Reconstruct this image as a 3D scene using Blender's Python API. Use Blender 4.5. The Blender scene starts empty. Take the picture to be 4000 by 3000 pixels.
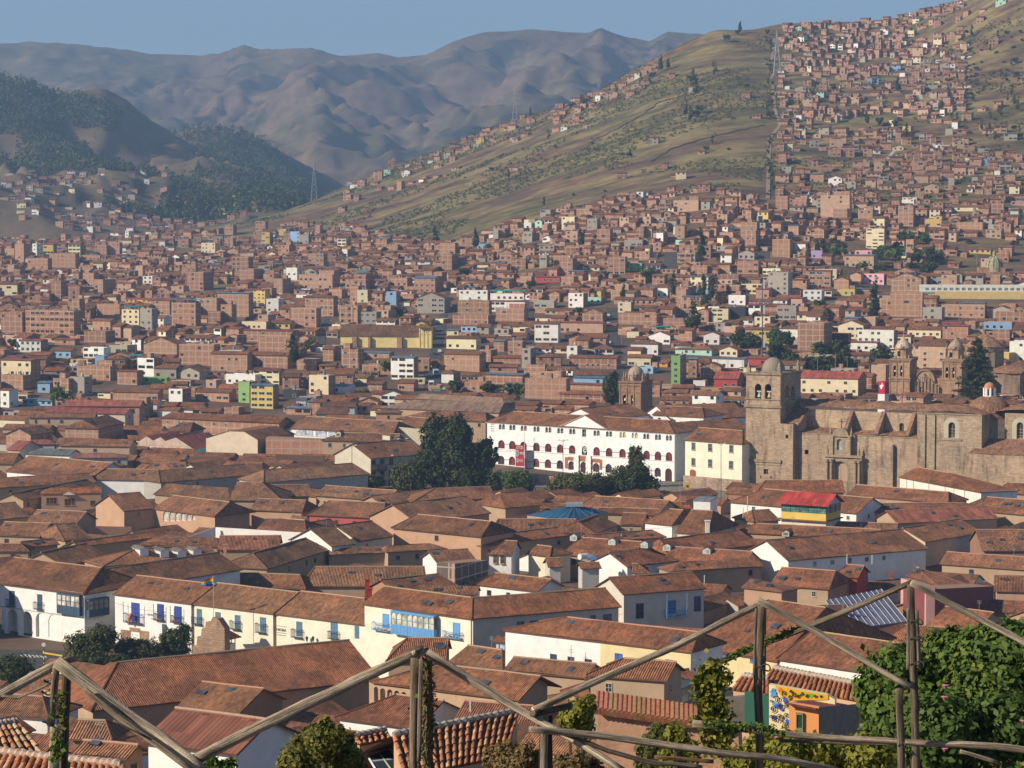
# Hillside city seen over old tiled roofs through a log trellis. Blender 4.5, everything built in code.
import bpy,math,random
import numpy as np
from mathutils import Vector,Matrix
rnd=random.Random(11)
SC=bpy.context.scene
COL=SC.collection
F,YH,H=9524.0,872.0,90.0
PITCH=math.atan((1500-YH)/F)
CP,SP=math.cos(PITCH),math.sin(PITCH)
Z=Vector((0,0,1))
REG={'W':(0,0,1.80832),'B1':(0,2100,.63291),'B2':(1300,2100,.63291),'B3':(2600,2100,.63291),'P1':(0,1500,.45208),'P2':(0,1900,.45208),'P3':(1000,1750,.45208),'P4':(2000,1750,.45208),'P5':(3000,1750,.45208),'P6':(1000,1400,.45208),'C4':(0,1500,.63291),'C5':(1300,1500,.63291),'C6':(2600,1300,.63291),'mA':(0,800,.63291),'mB':(1300,800,.63291),'mC':(2600,700,.63291),'S':(1900,1580,.36166),'T':(2880,1380,.31344),'K':(3300,1300,.31646),'N':(1300,2600,.31646),'Q':(0,2600,.31646),'V':(2850,2600,.31646),'h1':(0,0,.90416),'h2':(2000,0,.90416)}
def px(reg,x,y):
 o=REG[reg]
 return(o[0]+x*o[2],o[1]+y*o[2])
def ray(X,Y):
 cx,cy=(X-2000)/F,(1500-Y)/F
 dy=CP+cy*SP
 return cx/dy,(-SP+cy*CP)/dy
def at_y(p,D):
 a,c=ray(*p)
 return Vector((a*D,D,H+c*D))
def at_z(p,z):
 a,c=ray(*p)
 D=(z-H)/c
 return Vector((a*D,D,z))
def proj(P):
 x,y,z=P[0],P[1],P[2]-H
 d=y*CP-z*SP
 return(2000+F*x/d,1500-F*(y*SP+z*CP)/d)
def _h(i,j,s):
 n=(i*374761393+j*668265263+s*974634777)&0x7fffffff
 n=((n^(n>>13))*1274126177)&0x7fffffff
 n=(n^(n>>16))&0xffff
 return n/32767.5-1.0
def vnoise(x,y,s=0):
 x=np.asarray(x,float);y=np.asarray(y,float)
 i=np.floor(x).astype(np.int64);j=np.floor(y).astype(np.int64)
 u=x-i;v=y-j
 u=u*u*u*(u*(u*6-15)+10);v=v*v*v*(v*(v*6-15)+10)
 a,b,c,d=_h(i,j,s),_h(i+1,j,s),_h(i,j+1,s),_h(i+1,j+1,s)
 return(a*(1-u)+b*u)*(1-v)+(c*(1-u)+d*u)*v
def fbm(x,y,o=4,s=0,g=.5):
 t,a=0,1.0
 for k in range(o):
  t=t+a*vnoise(x*2**k+17*k,y*2**k-9*k,s+k);a*=g
 return t
def ridged(x,y,o=4,s=0):
 t,a=0,1.0
 for k in range(o):
  t=t+a*(1-2.2*np.abs(vnoise(x*2**k+31*k,y*2**k+7*k,s+k)));a*=.5
 return t
NEAR=[(0,88.2),(10,86.5),(18,84.4),(25,82.0),(60,73.6),(110,61.5),(200,41),(300,22),(400,6),(450,1),(480,0),(850,2)]
COLS=[(-1500,[(1000,905),(1100,832),(1200,772),(1350,704),(1500,654),(1700,606),(2000,561),(2400,530),(2900,515),(9000,500)],0),(300,[(1000,905),(1100,832),(1200,772),(1350,704),(1500,654),(1700,606),(2000,561),(2400,532),(2900,518),(9000,500)],0),(560,[(1000,905),(1100,834),(1200,775),(1350,708),(1500,654),(1700,600),(2000,548),(2300,512),(2700,477)],2700),(680,[(1000,905),(1100,835),(1200,775),(1350,706),(1500,650),(1700,590),(2000,535),(2200,508),(2750,434)],2750),(740,[(1000,905),(1100,835),(1200,775),(1350,704),(1500,645),(1700,580),(2000,525),(2100,508),(2800,397)],2800),(900,[(1000,905),(1100,836),(1200,774),(1350,700),(1500,630),(1700,560),(1900,525),(2800,347)],2800),(1000,[(1000,905),(1100,836),(1200,773),(1350,697),(1500,622),(1800,530),(2750,302)],2750),(1100,[(1000,905),(1100,836),(1200,772),(1350,692),(1500,612),(1700,524),(2000,430),(2400,335),(2700,267)],2700),(1300,[(1000,905),(1100,837),(1200,770),(1350,686),(1500,590),(1650,500),(2000,375),(2600,201)],2600),(1430,[(1000,905),(1100,838),(1200,768),(1350,680),(1500,575),(1650,478),(2000,340),(2550,127)],2550),(1550,[(1000,905),(1100,840),(1200,766),(1350,675),(1500,565),(1600,485),(2000,318),(2550,81)],2550),(1700,[(1000,905),(1100,840),(1200,765),(1350,672),(1500,560),(1700,455),(2000,310),(2300,180),(2620,58)],2620),(1900,[(1000,905),(1100,840),(1200,765),(1350,670),(1500,570),(1700,450),(2000,300),(2300,160),(2580,56)],2580),(2000,[(1000,905),(1100,840),(1200,765),(1350,668),(1500,575),(1700,445),(2000,290),(2300,140),(2550,30)],2550),(2060,[(1000,905),(1100,840),(1200,765),(1350,668),(1500,575),(1700,440),(2000,280),(2300,120),(2500,-2)],2500),(2212,[(1000,905),(1100,840),(1200,765),(1350,666),(1500,575),(1700,435),(2000,260),(2200,140),(2400,-60)],2400),(2700,[(1000,905),(1100,840),(1200,765),(1350,660),(1500,560),(1700,420),(2000,230),(2300,-150)],2300),(4200,[(1000,905),(1100,840),(1200,765),(1350,660),(1500,560),(1700,420),(2000,230),(2300,-150)],2300)]
LG0,LG1,NLG=math.log(8),math.log(9600),700
_DG=np.exp(np.linspace(LG0,LG1,NLG))
_XC=np.array([c[0]*1.80832 for c in COLS])
_ZT=[]
for X,L,crest in COLS:
 d=[n[0]for n in NEAR];z=[n[1]for n in NEAR]
 for D,Y in L:
  d.append(D);z.append(H-(Y*1.80832-YH)/F*D)
 if crest:
  zc=z[-1]
  d+=[crest+120,crest+900,9700];z+=[zc-10,max(40,zc-330),40]
 _ZT.append(np.interp(_DG,d,z))
_ZT=np.array(_ZT)
_XF=np.linspace(_XC[0],_XC[-1],260)
_ZT=np.array([np.interp(_XF,_XC,_ZT[:,k])for k in range(NLG)]).T
_kn=np.exp(-np.linspace(-2,2,15)**2);_kn/=_kn.sum()
_ZP=np.concatenate([np.repeat(_ZT[:1],7,0),_ZT,np.repeat(_ZT[-1:],7,0)])
_ZT=sum(_kn[k]*_ZP[k:k+260]for k in range(15));_XC=_XF
def zg(x,y):
 """ground height; arrays or scalars"""
 x=np.asarray(x,float);y=np.maximum(np.asarray(y,float),8.01)
 X=2000+F*x/y
 fi=np.clip((np.log(y)-LG0)/(LG1-LG0)*(NLG-1),0,NLG-1.001)
 i=fi.astype(int);t=fi-i
 Xc=np.clip(X,_XC[0],_XC[-1]-1e-3)
 j=np.clip(np.searchsorted(_XC,Xc,side='right')-1,0,len(_XC)-2)
 s=(Xc-_XC[j])/(_XC[j+1]-_XC[j])
 z0=_ZT[j,i]*(1-t)+_ZT[j,i+1]*t
 z1=_ZT[j+1,i]*(1-t)+_ZT[j+1,i+1]*t
 z=z0*(1-s)+z1*s
 amp=np.clip((y-1300)/1200,0,1)
 return z+amp*(7*fbm(x/210,y/260,3,5)+1.5*fbm(x/30,y/40,2,9))
def on_ground(p,dz=0.0,dmin=30.0,dmax=9000.0):
 """where the sight line through picture point p meets the ground raised by dz"""
 a,c=ray(*p)
 D=np.exp(np.linspace(math.log(dmin),math.log(dmax),900))
 g=(H+c*D)-(zg(a*D,D)+dz)
 k=np.nonzero((g[1:]<0)&(g[:-1]>=0))[0]+1
 if len(k)==0:
  k=len(D)-1;return Vector((a*D[k],D[k],H+c*D[k]))
 k=k[0]
 if k==0:Dm=D[0]
 else:
  t=g[k-1]/(g[k-1]-g[k]);Dm=D[k-1]+t*(D[k]-D[k-1])
 return Vector((a*Dm,Dm,H+c*Dm))
MATS={}
class NT:
 def __init__(s,name,rough=.9):
  s.m=bpy.data.materials.new(name);s.m.use_nodes=True
  s.t=s.m.node_tree;s.b=s.t.nodes['Principled BSDF'];s.b.inputs['Roughness'].default_value=rough
  s.b.inputs['Specular IOR Level'].default_value=.25
  MATS[name]=s.m
 def n(s,typ,ins=None,**kw):
  nd=s.t.nodes.new(typ)
  for k,v in kw.items():setattr(nd,k,v)
  for k,v in(ins or{}).items():
   if hasattr(v,'is_output'):s.t.links.new(v,nd.inputs[k])
   else:nd.inputs[k].default_value=v
  return nd
 def math(s,op,a,b=0.0,c=0.0):
  return s.n('ShaderNodeMath',{0:a,1:b,2:c},operation=op).outputs[0]
 def mul(s,a,b):
  nd=s.n('ShaderNodeMix',data_type='RGBA',blend_type='MULTIPLY')
  nd.inputs[0].default_value=1
  for k,v in((6,a),(7,b)):
   if hasattr(v,'is_output'):s.t.links.new(v,nd.inputs[k])
   else:nd.inputs[k].default_value=v
  return nd.outputs[2]
 def mix(s,f,a,b):
  nd=s.n('ShaderNodeMix',data_type='RGBA')
  for k,v in((0,f),(6,a),(7,b)):
   if hasattr(v,'is_output'):s.t.links.new(v,nd.inputs[k])
   else:nd.inputs[k].default_value=v
  return nd.outputs[2]
 def ramp(s,f,*stops):
  nd=s.n('ShaderNodeValToRGB',{0:f});e=nd.color_ramp.elements
  while len(e)<len(stops):e.new(.5)
  for q,(p,c)in zip(e,stops):
   q.position=p;q.color=(c,c,c,1)if isinstance(c,(int,float))else(*c,1)
  return nd.outputs[0]
 def noise(s,vec,scale,detail=3.0,rough=.55):
  return s.n('ShaderNodeTexNoise',{'Vector':vec,'Scale':scale,'Detail':detail,'Roughness':rough}).outputs[0]
 def col(s):return s.n('ShaderNodeAttribute',attribute_name='Col').outputs[0]
 def uv(s):return s.n('ShaderNodeTexCoord').outputs['UV']
 def pos(s):return s.n('ShaderNodeNewGeometry').outputs['Position']
 def scl(s,v,x,y,z=1):return s.n('ShaderNodeVectorMath',{0:v,1:(x,y,z)},operation='MULTIPLY').outputs[0]
 def base(s,c):s.t.links.new(c,s.b.inputs['Base Color'])
 def bump(s,h,strength=.5,dist=.05):
  nd=s.n('ShaderNodeBump',{'Height':h,'Strength':strength,'Distance':dist})
  s.t.links.new(nd.outputs[0],s.b.inputs['Normal'])
def make_materials():
 m=NT('plaster');u=m.uv()
 st=m.noise(m.scl(u,.9,.22),1.0,4);f=m.noise(u,.35,3)
 c=m.mul(m.col(),m.ramp(f,(.3,.88),(.7,1.06)))
 m.base(m.mul(c,m.ramp(st,(.24,(.8,.75,.69)),(.38,(1,1,1)))))
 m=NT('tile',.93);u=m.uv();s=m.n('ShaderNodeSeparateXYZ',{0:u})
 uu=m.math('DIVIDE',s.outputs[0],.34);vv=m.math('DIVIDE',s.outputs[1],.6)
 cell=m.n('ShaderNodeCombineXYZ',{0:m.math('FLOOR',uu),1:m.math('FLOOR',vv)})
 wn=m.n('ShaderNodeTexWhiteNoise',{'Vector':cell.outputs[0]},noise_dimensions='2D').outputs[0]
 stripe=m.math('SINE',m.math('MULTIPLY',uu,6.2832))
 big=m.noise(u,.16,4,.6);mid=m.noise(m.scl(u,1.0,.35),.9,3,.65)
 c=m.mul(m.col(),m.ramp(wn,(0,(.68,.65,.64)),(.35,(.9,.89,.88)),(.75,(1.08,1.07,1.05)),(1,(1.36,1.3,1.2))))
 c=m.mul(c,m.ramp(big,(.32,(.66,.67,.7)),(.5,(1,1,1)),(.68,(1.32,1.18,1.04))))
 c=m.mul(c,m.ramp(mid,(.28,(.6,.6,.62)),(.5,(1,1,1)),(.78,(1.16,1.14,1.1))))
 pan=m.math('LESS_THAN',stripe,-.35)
 c=m.mix(m.math('MULTIPLY',pan,.45),c,m.mul(c,(.45,.42,.42,1)))  # groove shade between barrel tiles put into the colour, with pan dirt
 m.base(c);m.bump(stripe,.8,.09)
 m=NT('brick');u=m.uv();s=m.n('ShaderNodeSeparateXYZ',{0:u})
 fx=m.math('FRACT',m.math('DIVIDE',s.outputs[0],3.5));fy=m.math('FRACT',m.math('DIVIDE',s.outputs[1],2.85))
 fr=m.math('MAXIMUM',m.math('LESS_THAN',fx,.1),m.math('LESS_THAN',fy,.11))
 f=m.noise(u,.4,4);g=m.noise(m.scl(u,1,3),1.1,3,.7)
 b=m.mul(m.mul(m.col(),m.ramp(f,(.3,(.82,.8,.78)),(.7,(1.12,1.1,1.08)))),m.ramp(g,(.3,.8),(.7,1.15)))
 m.base(m.mix(fr,b,m.mul((.46,.37,.3,1),m.ramp(g,(.3,.8),(.7,1.1)))))
 m=NT('stone');u=m.uv()
 bt=m.n('ShaderNodeTexBrick',{'Vector':u,'Color1':(1.12,1.08,1.0,1),'Color2':(.78,.74,.72,1),'Mortar':(.6,.55,.5,1),'Scale':1.0,'Mortar Size':.035,'Brick Width':1.15,'Row Height':.52}).outputs[0]
 st=m.noise(m.scl(u,.55,.1),1.0,5,.65);f=m.noise(u,.13,4)
 c=m.mul(m.mul(m.col(),bt),m.ramp(f,(.3,(.78,.76,.76)),(.7,(1.14,1.1,1.04))))
 m.base(m.mul(c,m.ramp(st,(.3,(.42,.41,.42)),(.5,(1,1,1)))));m.bump(bt,.4,.05)
 m=NT('sheet',.55);u=m.uv();s=m.n('ShaderNodeSeparateXYZ',{0:u})
 w=m.math('SINE',m.math('MULTIPLY',s.outputs[0],12));pan=m.n('ShaderNodeCombineXYZ',{0:m.math('FLOOR',m.math('DIVIDE',s.outputs[0],.9)),1:m.math('FLOOR',m.math('DIVIDE',s.outputs[1],3))})
 wn=m.n('ShaderNodeTexWhiteNoise',{'Vector':pan.outputs[0]},noise_dimensions='2D').outputs[0]
 f=m.noise(u,.3,4)
 m.base(m.mul(m.mul(m.col(),m.ramp(wn,(0,.72),(1,1.25))),m.ramp(f,(.3,.8),(.7,1.15))));m.bump(w,.5,.04)
 m=NT('glass',.12);m.base(m.mul(m.col(),m.ramp(m.noise(m.pos(),.7,2),(.35,.6),(.65,1.6))));m.b.inputs['Specular IOR Level'].default_value=.6
 m=NT('paint',.6);m.base(m.mul(m.col(),m.ramp(m.noise(m.pos(),.8,3),(.3,.9),(.7,1.06))))
 m=NT('metal',.4);m.base(m.col());m.b.inputs['Metallic'].default_value=.3
 m=NT('flower',.7);m.base(m.col())
 m=NT('wood',.85);tc=m.uv()
 s1=m.scl(tc,11,.8);g1=m.noise(s1,1.0,5,.75);g2=m.noise(m.scl(tc,24,2.2),1.0,4,.75);g3=m.noise(m.scl(tc,3,1.6),1.0,4)
 c=m.mul(m.col(),m.ramp(g1,(.36,(.2,.18,.16)),(.46,(.75,.72,.68)),(.6,(1.45,1.4,1.3))))
 c=m.mul(c,m.ramp(g3,(.36,(.5,.46,.42)),(.6,(1.2,1.16,1.1))));m.base(m.mul(c,m.ramp(g2,(.36,.5),(.6,1.2))))
 m.bump(m.math('ADD',g1,m.math('MULTIPLY',g2,.5)),1,.03)
 m=NT('leaf',.6);m.base(m.col());m.b.inputs['Specular IOR Level'].default_value=.2
 tr=m.n('ShaderNodeBsdfTranslucent',{'Color':m.mul(m.col(),(1.1,1.25,.5,1))})
 mx=m.n('ShaderNodeMixShader',{0:.25,1:m.b.outputs[0],2:tr.outputs[0]})
 m.t.links.new(mx.outputs[0],m.t.nodes['Material Output'].inputs[0])
 m=NT('bark');m.base(m.mul(m.col(),m.ramp(m.noise(m.scl(m.pos(),3,3,.6),1,4),(.3,.6),(.7,1.2))))
 m=NT('terracotta',.85);m.base(m.mul(m.col(),m.ramp(m.noise(m.pos(),9,4,.7),(.3,(.62,.6,.58)),(.55,(1,1,1)),(.75,(1.15,1.15,1.1)))))
 m=NT('mortar',.95);m.base(m.mul(m.col(),m.ramp(m.noise(m.pos(),7,5,.7),(.3,.62),(.7,1.15))));m.bump(m.noise(m.pos(),12,4,.7),.8,.03)
 m=NT('adobe',.95);m.base(m.mul(m.col(),m.ramp(m.noise(m.pos(),1.6,6,.7),(.3,(.7,.66,.64)),(.5,(.98,.96,.95)),(.7,(1.12,1.1,1.08)))));m.bump(m.noise(m.pos(),4,6,.7),.7,.05)
 m=NT('hill_ground');p=m.pos()
 a=m.noise(m.scl(p,.0045,.006,.012),1,6,.62);b=m.noise(m.scl(p,.012,.03,.05),1,6,.68);d=m.noise(m.scl(p,.05,.06,.06),1,5,.7)
 c=m.mix(m.ramp(a,(.4,0),(.6,1)),(.15,.082,.058,1),(.115,.102,.04,1))
 c=m.mix(m.ramp(b,(.46,0),(.6,.95)),c,(.25,.2,.085,1))
 c=m.mix(m.ramp(b,(.33,.9),(.45,0)),c,(.055,.052,.025,1))
 sy=m.n('ShaderNodeSeparateXYZ',{0:p}).outputs[1];tf=m.n('ShaderNodeMapRange',{0:sy,1:1250.0,2:1800.0}).outputs[0]
 c=m.mix(tf,m.mul((.15,.1,.075,1),m.ramp(b,(.3,.7),(.7,1.25))),c)
 m.base(m.mul(c,m.ramp(d,(.3,(.6,.62,.6)),(.68,(1.25,1.2,1.15)))))
 m=NT('mountain_ground');p=m.pos()
 a=m.noise(m.scl(p,.0012,.0012,.002),1,7,.6);b=m.noise(m.scl(p,.006,.006,.009),1,6,.65);d=m.noise(m.scl(p,.0035,.0015,.004),1,6,.65)
 c=m.mix(m.ramp(a,(.4,0),(.62,1)),(.16,.105,.075,1),(.125,.1,.052,1))
 e=m.noise(m.scl(p,.022,.012,.03),1,5,.7);c=m.mul(c,m.ramp(e,(.32,(.62,.64,.66)),(.66,(1.35,1.3,1.2))))
 c=m.mix(m.ramp(d,(.38,.95),(.44,0)),c,(.025,.034,.022,1))
 m.base(m.mul(c,m.ramp(b,(.3,(.7,.7,.7)),(.7,(1.22,1.2,1.16)))))
 m=NT('asphalt');m.base(m.mul((.07,.068,.066,1),m.ramp(m.noise(m.pos(),.3,5),(.3,.8),(.7,1.3))))
 m=NT('paving');m.base(m.mul((.2,.18,.15,1),m.ramp(m.noise(m.pos(),.25,5),(.3,.75),(.7,1.2))))
class MB:
 def __init__(s):s.v=[];s.f=[];s.m=[];s.c=[];s.u=[];s.names=[]
 def mi(s,mat):
  if mat not in s.names:s.names.append(mat)
  return s.names.index(mat)
 def face(s,pts,mat='plaster',col=(.5,.5,.5),uv=None):
  k=len(s.v);n=len(pts)
  pts=[Vector(p)for p in pts]
  s.v.extend(pts);s.f.append(tuple(range(k,k+n)));s.m.append(s.mi(mat));s.c.append(col)
  if uv is None:
   nn=Vector((0,0,0))
   for i in range(n):
    a,b=pts[i],pts[(i+1)%n]
    nn+=Vector(((a.y-b.y)*(a.z+b.z),(a.z-b.z)*(a.x+b.x),(a.x-b.x)*(a.y+b.y)))
   if nn.length<1e-12:nn=Vector((0,0,1))
   nn.normalize()
   if abs(nn.z)>.995:uv=[(p.x,p.y)for p in pts]
   else:
    t=Z.cross(nn).normalized();w=nn.cross(t)
    uv=[(p.dot(t),p.dot(w))for p in pts]
  s.u.append(uv)
 def box(s,o,ax,ay,az,mat='plaster',col=(.5,.5,.5),bottom=False):
  o,ax,ay,az=Vector(o),Vector(ax),Vector(ay),Vector(az)
  p=[o,o+ax,o+ax+ay,o+ay];q=[a+az for a in p]
  fs=[[p[0],p[1],q[1],q[0]],[p[1],p[2],q[2],q[1]],[p[2],p[3],q[3],q[2]],[p[3],p[0],q[0],q[3]],q]
  if bottom:fs.append(p[::-1])
  for f in fs:s.face(f,mat,col)
 def lathe(s,c,prof,n=16,mat='stone',col=(.5,.5,.5),sx=1,sy=1,a0=0):
  c=Vector(c)
  R=[[c+Vector((r*sx*math.cos(a0+2*math.pi*i/n),r*sy*math.sin(a0+2*math.pi*i/n),z))for i in range(n)]for r,z in prof]
  for j in range(len(R)-1):
   for i in range(n):
    k=(i+1)%n
    q=[R[j][i],R[j][k],R[j+1][k],R[j+1][i]]
    if prof[j+1][0]<1e-4:q=q[:3]
    if prof[j][0]<1e-4:q=[q[0],q[2],q[3]]
    s.face(q,mat,col)
 def tube(s,path,rad,n=8,mat='metal',col=(.3,.3,.3),cap=True):
  path=[Vector(p)for p in path];rings=[];L=0
  t0=(path[1]-path[0]).normalized();up=Z if abs(t0.z)<.9 else Vector((1,0,0))
  for i,p in enumerate(path):
   t=(path[min(i+1,len(path)-1)]-path[max(i-1,0)]).normalized()
   a=t.cross(up).normalized();b=t.cross(a)
   r=rad[i]if isinstance(rad,(list,tuple))else rad
   if i:L+=(p-path[i-1]).length
   rings.append(([p+(a*math.cos(2*math.pi*k/n)+b*math.sin(2*math.pi*k/n))*(r(i,k)if callable(r)else r)for k in range(n)],L))
  for i in range(len(rings)-1):
   (A,la),(B,lb)=rings[i],rings[i+1]
   for k in range(n):
    q=(k+1)%n
    s.face([A[k],A[q],B[q],B[k]],mat,col,[(k/n,la),((k+1)/n,la),((k+1)/n,lb),(k/n,lb)])
  if cap:
   s.face(rings[0][0][::-1],mat,col);s.face(rings[-1][0],mat,col)
 def mesh(s,name,off=Vector((0,0,0)),smooth=False):
  me=bpy.data.meshes.new(name)
  me.from_pydata([tuple(p-off)for p in s.v],[],s.f)
  for nm in s.names:me.materials.append(MATS[nm])
  me.polygons.foreach_set('material_index',s.m)
  n=len(me.loops);cs=np.ones((n,4),np.float32);us=np.zeros((n,2),np.float32);i=0
  for f,c,u in zip(s.f,s.c,s.u):
   k=len(f);cs[i:i+k,:3]=c;us[i:i+k]=u;i+=k
  a=me.attributes.new('Col','FLOAT_COLOR','CORNER');a.data.foreach_set('color',cs.ravel())
  l=me.uv_layers.new(name='UVMap');l.data.foreach_set('uv',us.ravel())
  if smooth:me.polygons.foreach_set('use_smooth',[True]*len(me.polygons))
  me.update();return me
 def build(s,name,parent=None,off=None,smooth=False):
  if off is None:off=Vector(parent['o'])if parent is not None and 'o' in parent.keys()else(parent.location.copy()if parent is not None else Vector((0,0,0)))
  o=bpy.data.objects.new(name,s.mesh(name,off,smooth));COL.objects.link(o)
  if parent is not None:o.parent=parent
  else:o.location=off
  return o
def weld(o,d=1e-4):
 import bmesh
 bm=bmesh.new();bm.from_mesh(o.data);bmesh.ops.remove_doubles(bm,verts=bm.verts,dist=d);bm.to_mesh(o.data);bm.free()
THINGS=[]
def tag(o,label=None,cat=None,group=None,kind=None,at=None):
 if label:o['label']=label
 if cat:o['category']=cat
 if group:o['group']=group
 if kind:o['kind']=kind
 if kind is None:THINGS.append(o)
 return o
def empty(name,loc,label=None,cat=None,group=None):
 o=bpy.data.objects.new(name,None);COL.objects.link(o);o.location=loc;o.empty_display_size=.5
 o.matrix_basis=Matrix.Translation(loc)
 return tag(o,label,cat,group)
def sub(o,name,mesh,mat):
 """part with shared mesh data placed by a world matrix under root o (roots are unrotated)"""
 c=bpy.data.objects.new(name,mesh);COL.objects.link(c);c.parent=o
 c.matrix_basis=Matrix.Translation(-o.location)@mat
 return c
def frame_mat(P,ux,n,w=1,h=1,d=1):
 ux=Vector(ux);n=Vector(n)
 m=Matrix(((ux.x*w,n.x*d,0,P[0]),(ux.y*w,n.y*d,0,P[1]),(0,0,h,P[2]),(0,0,0,1)))
 return m
WIN={}
def window_mesh(glass=(.02,.025,.03),frame=(.6,.58,.52),arch=False,sill=True,nx=2,nz=2,fw=.07,kind='glass'):
 """unit window: x -.5...5, z 0..1, +y out of the wall (metres)"""
 key=(glass,frame,arch,sill,nx,nz,fw,kind)
 if key in WIN:return WIN[key]
 b=MB()
 af=.3 if arch is True else arch
 def top(x):return 1.0 if not arch else 1-af+af*math.sqrt(max(0,1-(2*x)**2))
 N=10 if arch else 1
 for i in range(N):
  x0,x1=-.5+i/N,-.5+(i+1)/N
  b.face([(x0,.03,0),(x0,.03,top(x0)),(x1,.03,top(x1)),(x1,.03,0)],kind,glass)
 if frame:
  def bar(x0,x1,z0,z1,y=.07):b.box((x0,.0,z0),(x1-x0,0,0),(0,y,0),(0,0,z1-z0),'paint',frame,True)
  bar(-.5,-.5+fw,0,top(-.5+fw));bar(.5-fw,.5,0,top(.5-fw));bar(-.5+fw,.5-fw,0,fw)
  for i in range(1,nx):x=-.5+i/nx;bar(x-fw/3,x+fw/3,fw,top(x)-fw,.05)
  for i in range(1,nz):z=i/nz*(.75 if arch else 1);bar(-.5+fw,.5-fw,z-fw/4,z+fw/4,.048)
  if not arch:bar(-.5+fw,.5-fw,1-fw,1)
  else:
   for i in range(10):
    x0,x1=-.5+i/10,-.5+(i+1)/10
    b.face([(x0,.06,top(x0)-fw),(x0,.06,top(x0)),(x1,.06,top(x1)),(x1,.06,top(x1)-fw)],'paint',frame)
  if sill:b.box((-.58,0,-.07),(1.16,0,0),(0,.16,0),(0,0,.07),'paint',frame,True)
 WIN[key]=b.mesh('window');return WIN[key]
class Facade:
 """vertical wall plane given by two base points; picture points map to (along, z)"""
 def __init__(s,A,B,z0=None):
  s.A=Vector(A);s.B=Vector(B);d=s.B-s.A;d.z=0;s.L=d.length;s.u=d.normalized();s.n=Vector((s.u.y,-s.u.x,0))
 def pt(s,p):
  a,c=ray(*p)
  D=s.n.dot(s.A)/(s.n.x*a+s.n.y)
  P=Vector((a*D,D,H+c*D))
  return(P-s.A).dot(s.u),P.z
 def at(s,a,z,off=0.0):
  P=s.A+s.u*a+s.n*off;return Vector((P.x,P.y,z))
 def rect(s,reg,x0,y0,x1,y1):
  a0,z0=s.pt(px(reg,x0,(y1)));a1,z1=s.pt(px(reg,x1,y0));a2,z2=s.pt(px(reg,x0,y0));a3,z3=s.pt(px(reg,x1,y1))
  return(a0,(z0+z3)/2,a1,(z1+z2)/2)
 def win(s,root,reg,x0,y0,x1,y1,name='window',off=.0,**kw):
  """x0,y0,x1,y1: picture box (mean of slanted edges)"""
  xc,yc=(x0+x1)/2,y1
  a0,_=s.pt(px(reg,x0,yc));a1,_=s.pt(px(reg,x1,yc));am,zb=s.pt(px(reg,xc,y1));_,zt=s.pt(px(reg,xc,y0))
  return sub(root,name,window_mesh(**kw),frame_mat(s.at((a0+a1)/2,zb,off),-s.u,s.n,abs(a1-a0),zt-zb))
make_materials()
CREAM,WHITE,PEACH,TAN,GREY=(.74,.66,.48),(.8,.78,.75),(.5,.31,.2),(.42,.3,.2),(.4,.38,.35)
BRICK,ADOBE=(.385,.21,.135),(.3,.17,.11)
def jit(c,k=.12):
 q=1+rnd.uniform(-k,k);return tuple(min(.85,x*q*(1+rnd.uniform(-.04,.04)))for x in c)
cam=bpy.data.cameras.new('camera');co=bpy.data.objects.new('camera',cam);COL.objects.link(co)
co.location=(0,0,H);co.rotation_euler=(math.pi/2-PITCH,0,0)
cam.sensor_width=36;cam.lens=36*F/4000;cam.clip_start=1;cam.clip_end=30000
SC.camera=co
SUN_EL,SUN_AZ=math.radians(29),math.radians(-113)
w=bpy.data.worlds.new('World');SC.world=w;w.use_nodes=True
nt=w.node_tree;sky=nt.nodes.new('ShaderNodeTexSky');sky.sky_type='NISHITA';sky.sun_disc=False
sky.sun_elevation=SUN_EL;sky.sun_rotation=SUN_AZ;sky.altitude=3400;sky.air_density=1.0;sky.dust_density=.2;sky.ozone_density=1.5
nt.links.new(sky.outputs[0],nt.nodes['Background'].inputs[0]);nt.nodes['Background'].inputs[1].default_value=.08
sl=bpy.data.lights.new('sun','SUN');sl.energy=5.0;sl.angle=math.radians(.5);sl.color=(1,.87,.68)
so=bpy.data.objects.new('sun',sl);COL.objects.link(so)
sd=Vector((math.sin(SUN_AZ)*math.cos(SUN_EL),math.cos(SUN_AZ)*math.cos(SUN_EL),math.sin(SUN_EL)))
so.rotation_euler=sd.to_track_quat('Z','Y').to_euler();so.location=(-200,-100,300)
SC.view_settings.view_transform='Standard';SC.view_settings.look='None';SC.view_settings.exposure=.45;SC.view_settings.gamma=1
SC.cycles.max_bounces=5;SC.cycles.diffuse_bounces=2;SC.cycles.glossy_bounces=2;SC.cycles.transmission_bounces=3
SC.cycles.transparent_max_bounces=8;SC.cycles.volume_bounces=0;SC.cycles.use_denoising=True
def grid_mesh(name,Xs,Ds,zf,mat):
 """sheet over picture columns Xs (4000-wide) and distances Ds"""
 XX,DD=np.meshgrid(Xs,Ds);x=(XX-2000)/F*DD
 z=zf(x,DD,XX)
 v=np.stack([x,DD,z],-1).reshape(-1,3);nx,ny=len(Xs),len(Ds)
 i=np.arange(nx*ny).reshape(ny,nx)
 q=np.stack([i[:-1,:-1],i[:-1,1:],i[1:,1:],i[1:,:-1]],-1).reshape(-1,4)
 me=bpy.data.meshes.new(name);me.from_pydata(v.tolist(),[],q.tolist());me.materials.append(MATS[mat])
 me.polygons.foreach_set('use_smooth',[True]*len(me.polygons));me.update()
 o=bpy.data.objects.new(name,me);COL.objects.link(o);o['kind']='structure';return o
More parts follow.
